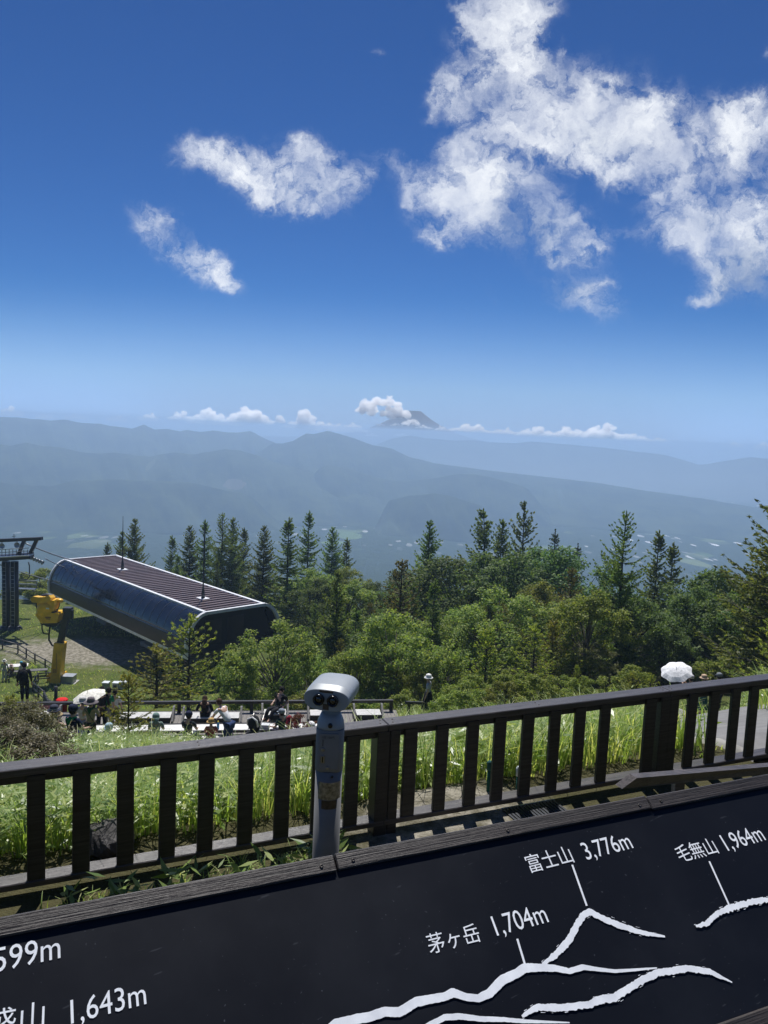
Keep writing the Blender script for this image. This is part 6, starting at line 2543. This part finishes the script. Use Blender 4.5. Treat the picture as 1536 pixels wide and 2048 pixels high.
for key, px, top, y, w_, lab in (('B1', 540, 1236, 38, 1.05, 'round broadleaf tree in front of the station end'), ('B2', 470, 1318, 36.5, 1.0, 'low broadleaf tree at the foot of the station'), ('B2', 705, 1296, 38, 1.0, 'bright broadleaf tree right behind the telescope'),
                                 ('B1', 622, 1300, 40, 1.0, 'broadleaf tree left of the telescope head'), ('B2', 770, 1330, 36, 1.0, 'low bright broadleaf tree right of the telescope'), ('B3', 888, 1118, 62, 1.2, 'deep green domed tree below the lone skyline larch'),
                                 ('B3', 1000, 1108, 60, 1.15, 'broad dark green tree below the wind swept larch'), ('B3', 1098, 1098, 64, 1.2, 'rounded dark tree below the skyline firs'), ('B1', 922, 1224, 46, 1.1, 'olive broadleaf tree in the centre of the wood'),
                                 ('B2', 985, 1200, 48, 1.0, 'light tipped broadleaf tree above the bright young larch'), ('B4', 1170, 1282, 37, 1.15, 'pale leaved layered tree left of the white parasol'), ('B4', 1205, 1340, 35, .95, 'low pale leaved tree next to the parasol'),
                                 ('B3', 1372, 1180, 43, .95, 'deep green tree behind the white parasol'), ('B3', 1420, 1142, 47, 1.1, 'large dark tree right of the parasol'), ('B3', 1330, 1250, 40, .9, 'dark tree shading the right path'),
                                 ('B1', 1470, 1230, 40, 1.0, 'broadleaf tree under the right edge larch'), ('B1', 880, 1290, 38, 1.1, 'olive tree behind the white hatted woman'), ('B2', 840, 1345, 35.5, 1.0, 'low leafy tree left of the white hatted woman')):
    by_px(key, px, top, y, lab, None, None, w_)

# the rest of the wood: individual trees filling the slope behind
sky_px = [(60, 1140), (120, 1150), (200, 1112), (300, 1112), (400, 1095), (500, 1108), (600, 1112), (700, 1120), (800, 1112), (900, 1120), (1000, 1112), (1080, 1092), (1150, 1118), (1250, 1158), (1350, 1188), (1400, 1160), (1470, 1150), (1600, 1100)]
SX, SYy = zip(*sky_px)
rgp = np.random.default_rng(77)
spots = []
tries = 0
FARG, MIDG, NEARG = 'far trees of the mixed wood below the skyline', 'trees of the mixed wood in the middle of the slope', 'leafy trees along the front of the wood'
cnt = 0
while cnt < 165 and tries < 9000:
    tries += 1
    y = rgp.uniform(37, 118)
    px = rgp.uniform(60, 1640)
    if px < 215:
        y = rgp.uniform(92, 120)
    elif px < 590 and y < 76 + (590 - px) * .02:
        continue
    g = ground_at(px, y)
    if px < 640 and y < 92 and (g[:2] - c0[:2]) @ sw[:2] < SWD + 3.2 and 0 < (g[:2] - c0[:2]) @ sx_[:2] < SL_ + 4:
        continue
    mind = 1.55 + .012 * y
    if any((g[0] - q[0]) ** 2 + (g[1] - q[1]) ** 2 < mind ** 2 for q in spots):
        continue
    if abs(g[0] - 2) < 2.6 and y < 34.5:
        continue
    lim = float(np.interp(px, SX, SYy)) + (rgp.uniform(-14, 40) if px < 720 else rgp.uniform(2, 55))
    hmax = float(at(px, lim, y)[2] - g[2])
    if hmax < 2.2:
        continue
    r_ = rgp.random()
    if px > 1240 and y < 60:
        key = 'B3' if r_ < .6 else ('B1' if r_ < .8 else 'L1')
    elif r_ < .22:
        key = 'B1'
    elif r_ < .40:
        key = 'B2'
    elif r_ < .56:
        key = 'B3'
    elif r_ < .76:
        key = 'L1'
    elif r_ < .90:
        key = 'L2'
    else:
        key = 'N1'
    hh = min(hmax, rgp.uniform(3.8, 6.5) if key[0] == 'B' else rgp.uniform(5, 9.5))
    if key[0] == 'B':
        w_ = rgp.uniform(.95, 1.25)
        lab = 'leafy tree among others in the mixed wood'
    else:
        w_ = rgp.uniform(.85, 1.1)
        lab = 'larch among others in the mixed wood'
    grp = FARG if y > 75 else (MIDG if y > 50 else NEARG)
    lab = lab + (' far back below the skyline' if y > 75 else ' halfway down the slope' if y > 50 else ' along its front edge')
    plant(key, (g[0], g[1], g[2] - .05), hh, lab, grp + (' (larches)' if key[0] != 'B' else ''), None, w_)
    spots.append(g)
    cnt += 1

# shrubs at the wood's foot, behind the deck railing and by the tower
SHG = 'leafy shrubs along the foot of the wood behind the deck railing'
for px in range(440, 1290, 62):
    y = rgp.uniform(30.4, 32.6)
    if 812 < px < 905:
        y = rgp.uniform(33.6, 35)
    g = ground_at(px + rgp.uniform(-15, 15), y)
    plant('S1', (g[0], g[1], g[2] - .05), rgp.uniform(.7, 1.7), 'leafy shrub at the foot of the wood behind the deck railing', SHG, None, rgp.uniform(.9, 1.2))
for px in range(900, 1300, 36):
    y = rgp.uniform(27.5, 30.5)
    rail_y = 1433 - .108 * (px - 760)
    g = ground_at(px, y)
    hh = float(at(px, rail_y - rgp.uniform(6, 46), y)[2] - g[2])
    if hh > .5:
        plant('S1' if rgp.random() < .6 else 'Y2', (g[0], g[1], g[2] - .05), hh, 'young tree or shrub showing just above the handrail right of the deck corner', 'young growth above the handrail right of the deck corner', None, 1.1)
for px in (1462, 1500, 1545):
    g = ground_at(px, rgp.uniform(35.5, 39))
    plant('S1', (g[0], g[1], g[2] - .05), rgp.uniform(1.3, 2.2), 'leafy shrub in the shade beyond the right path', 'leafy shrubs beyond the right path', None, 1.2)
for px in range(60, 200, 24):
    g = ground_at(px, rgp.uniform(84, 92))
    plant('S1', (g[0], g[1], g[2] - .05), rgp.uniform(2.5, 4.0), 'scrubby bush at the edge of the lawn beyond the lift tower', 'bushes at the lawn edge beyond the lift tower', None, 1.2)
by_px('S2', 40, 1418, 17.0, 'large purple brown heathy shrub at the left edge above the railing', None, None, 1.0)
by_px('S2', -30, 1440, 15.5, 'second heathy shrub cut off by the left edge', None, None, 1.0)
by_px('S2', 15, 1468, 11.6, 'nearest heathy shrub low at the left edge just over the railing', None, None, 1.5)
by_px('S2', 82, 1486, 13.2, 'heathy shrub right of the nearest one over the railing', None, None, 1.3)
by_px('S2', 118, 1490, 16.5, 'low heathy shrub in front of the two scouts', None, None, 1.2)
g = on_deck(603, 26.2)
plant('M1', (g[0], g[1], g[2] - .35), 1.55, 'small red leaved maple beside the telescope head', None, None, 1.0)

# ---- bamboo grass and tall grass on the slope between railing and terrace
def slope_points(n, rg):
    out = []
    need = n
    while need > 0:
        k = need * 3
        q = 4.55 + (30 - 4.55) * rg.random(k) ** 1.55
        a_ = rg.uniform(-16, 19, k)
        x = FD[0] * a_ + FN[0] * q
        y = FD[1] * a_ + FN[1] * q
        ok = (y > 4.5) & (np.abs(x) < y * .56 + 1.0)
        ok &= (y < 23.4) | (x > 1.0)
        ok &= ~((x > -15) & (x < .9) & (y > 20.4) & (y < 23.8) & (rg.random(k) < .45))
        ok &= ~(((x - .75) ** 2 + (y - 5.75) ** 2) < .85)
        ok &= ~((q < 5.6) & (x > -.15))
        ok &= ~((q > 4.95) & (q < 5.6))
        ok &= np.hypot(x - tpx[0], y - tpx[1]) > .32
        # keep the two paths clear
        for path, w_ in ((PATH_L, .62), (PATH_R, .90)):
            P = np.array(path)
            dmin = np.full(k, 1e9)
            for a0, a1 in zip(P[:-1], P[1:]):
                ab = a1 - a0
                t_ = np.clip(((x - a0[0]) * ab[0] + (y - a0[1]) * ab[1]) / (ab @ ab), 0, 1)
                dmin = np.minimum(dmin, np.hypot(x - a0[0] - ab[0] * t_, y - a0[1] - ab[1] * t_))
            ok &= dmin > w_
        # nobody wades in the grass
        for ppx, ppy in ((p1[0], p1[1]),):
            ok &= np.hypot(x - ppx, y - ppy) > .5
        out.append(np.stack([x[ok], y[ok]], 1)[:need])
        need -= len(out[-1])
    return np.concatenate(out)


def patch(x, y, seed):
    return bumps(x * .9, y * .9, seed)


rg = np.random.default_rng(5)
EA, EQ = rg.uniform(-4.5, -.4, 1500), rg.uniform(4.0, 4.95, 1500)
# broad leaves: stems carrying six or seven leaves each
XY = np.concatenate([slope_points(40000, rg), np.stack([(lambda a_, q_: FD[0] * a_ + FN[0] * q_)(EA, EQ), (lambda a_, q_: FD[1] * a_ + FN[1] * q_)(EA, EQ)], 1)])
keep = patch(XY[:, 0], XY[:, 1], 41) + rg.normal(0, .25, len(XY)) > -.12
XY = XY[keep]
ns = len(XY)
hs = rg.uniform(.18, .62, ns) * (1 + .35 * patch(XY[:, 0], XY[:, 1], 43))
qn = XY @ FN[:2]
hs = np.where(qn < 5.55, np.minimum(hs, .16), hs)
per = 8
base_z = TZ(XY[:, 0], XY[:, 1])
idx_ = np.repeat(np.arange(ns), per)
m_ = len(idx_)
fz = np.tile(np.linspace(.35, 1.0, per), ns) * rg.uniform(.85, 1.08, m_)
az = rg.uniform(0, 6.283, m_)
Lf = rg.uniform(.08, .175, m_)
dr = np.stack([np.cos(az), np.sin(az), rg.uniform(-.35, .55, m_)], 1)
C_ = np.stack([XY[idx_, 0], XY[idx_, 1], base_z[idx_] + hs[idx_] * fz], 1) + dr * (Lf * .55)[:, None] + rg.normal(0, .02, (m_, 3))
N_ = np.array([0, 0, 1.0]) + rg.normal(0, .38, (m_, 3))
V_, Q_ = quads(C_, dr, N_, Lf, Lf * rg.uniform(.17, .27, m_))
bg_ = mesh_obj('bamboo_grass', V_, Q_, sasa)
tag(bg_, 'broad leaved bamboo grass covering the slope behind the railing', 'bamboo grass', None, 'stuff')

# blades: arching strips of three quads
XY = slope_points(100000, rg)
pv_ = patch(XY[:, 0], XY[:, 1], 41) + rg.normal(0, .22, len(XY))
XY = XY[pv_ < .26]
nb = len(XY)
cl = rg.integers(0, nb, nb)                                   # tufts: pull blades together
pull = rg.random(nb) < .65
cent = np.round(XY * 2.2 + rg.normal(0, .08, XY.shape)) / 2.2 + .2 * np.sin(XY[:, ::-1] * 7)
XY = np.where(pull[:, None], XY * .45 + cent * .55, XY)
hb = rg.uniform(.25, .75, nb) * (1 + .4 * patch(XY[:, 0] + 9, XY[:, 1], 47))
tall = sstep(XY[:, 1], 14, 19) * (XY[:, 0] < 3)
hb = hb * (1 + .55 * tall * rg.random(nb))
hb = np.where(XY @ FN[:2] < 5.6, np.minimum(hb, .13), hb)
azb = rg.uniform(0, 6.283, nb)
arch = rg.uniform(.15, .75, nb) * hb
wb_ = rg.uniform(.003, .008, nb) * (1 + XY[:, 1] * .03)
zb_ = TZ(XY[:, 0], XY[:, 1]) - .02
ks = np.array([0, .4, .75, 1.0])
dirx, diry = np.cos(azb), np.sin(azb)
V_ = np.zeros((nb, 8, 3))
for k, s_ in enumerate(ks):
    ox = arch * s_ ** 2.0
    zz = hb * (s_ - .28 * s_ ** 3)
    w_ = wb_ * (1 - s_ * .85)
    for q_, sg in ((0, -1), (1, 1)):
        V_[:, k * 2 + q_, 0] = XY[:, 0] + dirx * ox - diry * w_ * sg
        V_[:, k * 2 + q_, 1] = XY[:, 1] + diry * ox + dirx * w_ * sg
        V_[:, k * 2 + q_, 2] = zb_ + zz
bs = (np.arange(nb) * 8)[:, None, None]
Q_ = (bs + np.array([[0, 1, 3, 2], [2, 3, 5, 4], [4, 5, 7, 6]])[None]).reshape(-1, 4)
gr_ = mesh_obj('tall_grass', V_.reshape(-1, 3), Q_, grassm)
tag(gr_, 'long arching grass growing on the slope behind the railing', 'grass', None, 'stuff')

# short turf on the lower lawn near enough to read as blades
nt_ = 26000
gx_ = rg.uniform(-46, -6, nt_)
gy_ = rg.uniform(38, 80, nt_)
ok = np.abs(gx_) < gy_ * .56 + 2
gx_, gy_ = gx_[ok], gy_[ok]
ok = ~((((gx_ - gm[0] - 1) * .085) ** 2 + ((gy_ - gm[1] + .5) * .19) ** 2) < .9)
gx_, gy_ = gx_[ok], gy_[ok]
n_ = len(gx_)
cz = TZ(gx_, gy_)
dr = np.stack([rg.normal(0, .5, n_), rg.normal(0, .5, n_), np.ones(n_)], 1)
hl = rg.uniform(.08, .30, n_) * (1 + 1.6 * (patch(gx_ * .4, gy_ * .4, 51) > .35))
V_, Q_ = quads(np.stack([gx_, gy_, cz + hl * .4], 1), dr, rdir(rg, n_), hl, np.full(n_, .05))
tf = mesh_obj('lawn_grass', V_, Q_, grassm)
tag(tf, 'tufts of short grass on the lawn by the lift station', 'grass', None, 'stuff')

# ---- rock, marker post, pegs, grating on the slope
rk = ground_hit(214, 1705)
rock = thing('rock', 'grey boulder half hidden in bamboo grass behind the railing', 'rock', tuple(rk))
bm = bmesh.new()
bmesh.ops.create_icosphere(bm, subdivisions=4, radius=1)
rr_ = np.random.default_rng(9)
pl = rdir(rr_, 16)
for v_ in bm.verts:
    d_ = np.array(v_.co)
    h_ = min(1.0, *(0.80 / max(.01, d_ @ p_) if d_ @ p_ > .5 else 9 for p_ in pl))
    v_.co = Vector(d_ * h_ * np.array([.19, .17, .135]) * (1 + .03 * math.sin(d_[0] * 17 + d_[2] * 13)))
me = bpy.data.meshes.new('stone')
bm.to_mesh(me)
bm.free()
me.materials.append(mat('grey stone', (.060, .056, .054), .9, var=.35, scale=9, bump=.8, bscale=22))
ro = bpy.data.objects.new('stone', me)
COL.objects.link(ro)
ro.parent = rock
ro.location = (0, 0, .10)
mp_ = ground_hit(188, 1592)
t_ = thing('marker_post', 'short pale round marker post beside the path below the railing', 'post', tuple(mp_))
b = MB()
b.lathe((0, 0, -.1), [(.055, 0), (.055, .42), (.050, .44), (0, .445)], 14)
b.build('post', cloth((.36, .36, .35)), t_)
b = MB()
b.lathe((0, 0, .345), [(.056, 0), (.06, .005), (.05, .03), (0, .032)], 14)
b.build('cap', cloth((.55, .55, .54)), t_)
for px, py, lab in ((1034, 1580, 'white capped green peg with a thin cord in the grass, right of centre'), (976, 1568, 'dark green peg in the grass left of the white capped peg')):
    g = ground_hit(px, py + 14)
    t_ = thing('garden_peg', lab, 'peg', tuple(g))
    b = MB()
    b.lathe((0, 0, -.05), [(.016, 0), (.016, .24)], 10)
    b.build('stake', cloth((.02, .10, .08)), t_)
    b = MB()
    b.lathe((0, 0, .19), [(.022, 0), (.024, .07), (.014, .085), (0, .086)], 10)
    b.build('cap', cloth((.55, .60, .58) if px > 1000 else (.03, .10, .09)), t_)
gt = onz(1075, 1622, -3.06)
t_ = thing('metal_grating', 'grey metal grating lying under the railing right of centre', 'grating', (gt[0], gt[1], -3.09), HDG)
b = MB()
for k in range(16):
    b.box((-.25 + .033 * k, 0, .02), (.020, .26, .012))
b.build('bars', dsteel, t_)
b = MB()
for sg in (-1, 1):
    b.box((0, sg * .136, .02), (.53, .012, .02))
b.build('frame', lsteel, t_)
# ================================================================ CUMULUS ON THE HORIZON (beyond the haze)
cl_m = bpy.data.materials.new('cumulus')
cl_m.use_nodes = True
t = NT(cl_m.node_tree)
pv = t.new('ShaderNodeVolumePrincipled')
pv.inputs['Color'].default_value = (1, 1, 1, 1)
pv.inputs['Density'].default_value = 0.024
pv.inputs['Anisotropy'].default_value = 0.30
o = t.new('ShaderNodeOutputMaterial')
t.link(pv.outputs[0], o.inputs['Volume'])
CD = 9000.0


def cumulus(px, py, w, h, label, seed, dist=CD, group=None, flatb=True, puffs=None):
    """puffs heaped on a flat base at pixel (px, py is the base line); w, h in pixels"""
    rg = np.random.default_rng(seed)
    c_ = at(px, py, dist)
    k = dist / F
    n = (puffs or int(6 + w * .55)) * 3
    bm = bmesh.new()
    for i_ in range(n):
        u_ = rg.uniform(-1, 1)
        env = (1 - abs(u_) ** 1.8) * (0.55 + .45 * math.sin(u_ * 5 + seed) ** 2)
        r_ = (rg.uniform(.08, .22) * h * (.45 + .55 * env) + .5) * k
        zc_ = rg.uniform(.12, max(.15, env * .85)) * h * k
        m_ = Matrix.Translation((u_ * w / 2 * k, rg.normal(0, .22) * w * k * .5, max(zc_ - r_ * .3, r_ * (.35 if flatb else 0)))) @ Matrix.Diagonal((r_ * rg.uniform(1.0, 1.5), r_, r_ * rg.uniform(.75, 1.0), 1))
        bmesh.ops.create_icosphere(bm, subdivisions=3 if r_ > 5 * k else 2, radius=1, matrix=m_)
    for v_ in bm.verts:
        p = v_.co / (h * k)
        d_ = sum(math.sin(p.x * f_ + a1) * math.sin(p.y * f_ * 1.1 + a2) * math.sin(p.z * f_ * .9 + a3) / f_ for f_, a1, a2, a3 in ((6, .3, 1.1, seed), (13, 1.7, .2, 2.2), (27, 2.9, 4.0, .7)))
        v_.co += v_.normal * d_ * .9 * h * k
        if flatb and v_.co.z < 0:
            v_.co.z *= .25
    me = bpy.data.meshes.new('cloud')
    bm.to_mesh(me)
    bm.free()
    tmp = bpy.data.objects.new('tmp', me)                     # melt the puffs into one closed skin
    COL.objects.link(tmp)
    rm = tmp.modifiers.new('r', 'REMESH')
    rm.mode = 'VOXEL'
    rm.voxel_size = max(.55, h / 44) * k
    nm = bpy.data.meshes.new_from_object(tmp.evaluated_get(bpy.context.evaluated_depsgraph_get()))
    bpy.data.objects.remove(tmp)
    bpy.data.meshes.remove(me)
    me = nm
    me.name = 'cloud'
    me.materials.clear()
    me.polygons.foreach_set('use_smooth', np.ones(len(me.polygons), bool))
    me.materials.append(cl_m)
    o_ = bpy.data.objects.new('cloud', me)
    COL.objects.link(o_)
    o_.location = tuple(c_)
    tag(o_, label, 'cloud', group)
    return o_


cumulus(22, 832, 46, 22, 'white cloud at the left edge above the far ridge', 1)
cumulus(150, 838, 50, 12, 'small faint cloud over the far ridge at left', 2)
cumulus(298, 842, 34, 22, 'small puffy cloud above the pointed ridge summit', 3)
cumulus(364, 842, 46, 24, 'small cloud at the left end of the long left bank', 4)
cumulus(420, 848, 84, 34, 'broad cloud in the middle of the long left bank', 5)
cumulus(500, 848, 88, 42, 'tall cloud at the right end of the long left bank', 6)
cumulus(560, 846, 20, 22, 'tiny cloud puff between the left bank and the central tower', 7)
cumulus(612, 858, 40, 46, 'upright cloud tower above the central peak', 8)
cumulus(648, 862, 56, 24, 'low cloud beside the upright tower', 9)
cumulus(716, 864, 44, 14, 'thin cloud under the left flank of the volcano', 10)
cumulus(734, 826, 44, 36, 'left part of the heaped cloud beside the volcano summit', 21, 9600, None, False, 22)
cumulus(766, 812, 70, 28, 'upper crest of the heaped cloud beside the volcano summit', 22, 9500, None, False, 30)
cumulus(790, 834, 58, 34, 'lower right lobe of the heaped cloud beside the volcano summit', 23, 9500, None, False, 30)
cumulus(822, 850, 40, 18, 'ragged cloud lying across the left face of the volcano', 24, 9300, None, False, 18)
cumulus(793, 852, 24, 8, 'small flat cloud left of the ragged one on the volcano', 25, 9300)
cumulus(760, 851, 20, 7, 'tiny flat cloud at the left foot of the volcano', 26, 9300)
cumulus(848, 857, 34, 9, 'small flat cloud at the foot of the volcano', 27, 9300)
cumulus(882, 861, 24, 12, 'small puff where the right flank meets the horizon', 28, 9300)
cumulus(803, 872, 32, 8, 'lone low cloud under the volcano', 29, 9200)
cumulus(744, 872, 26, 9, 'lone low cloud left under the volcano', 30, 9200)
cumulus(940, 864, 85, 20, 'first stretch of the long right cloud bank', 31)
cumulus(1010, 869, 69, 16, 'low second stretch of the long right cloud bank', 32)
cumulus(1075, 874, 87, 24, 'third stretch of the long right cloud bank', 33)
cumulus(1140, 877, 92, 27, 'fourth stretch of the long right cloud bank', 34)
cumulus(1205, 879, 92, 35, 'tallest stretch of the long right cloud bank', 35)
cumulus(1265, 882, 73, 20, 'tapering stretch of the long right cloud bank', 36)
cumulus(1318, 884, 41, 11, 'thin right tip of the long cloud bank', 37)
cumulus(1472, 894, 29, 12, 'tiny cloud near the right edge horizon', 38)
cumulus(1528, 899, 41, 19, 'small cloud cut by the right edge at the horizon', 39)

cumulus(92, 838, 46, 13, 'low faint cloud right of the left edge cloud', 40)
cumulus(232, 842, 40, 14, 'low cloud left of the small puffy one over the pointed summit', 41)
cumulus(455, 851, 60, 20, 'small cloud filling the gap of the long left bank', 42)
cumulus(585, 856, 44, 18, 'ragged low cloud left of the upright tower', 43)
cumulus(684, 864, 50, 20, 'low cloud right of the upright tower', 44)
cumulus(706, 858, 26, 18, 'small puff left below the heaped cloud', 45)
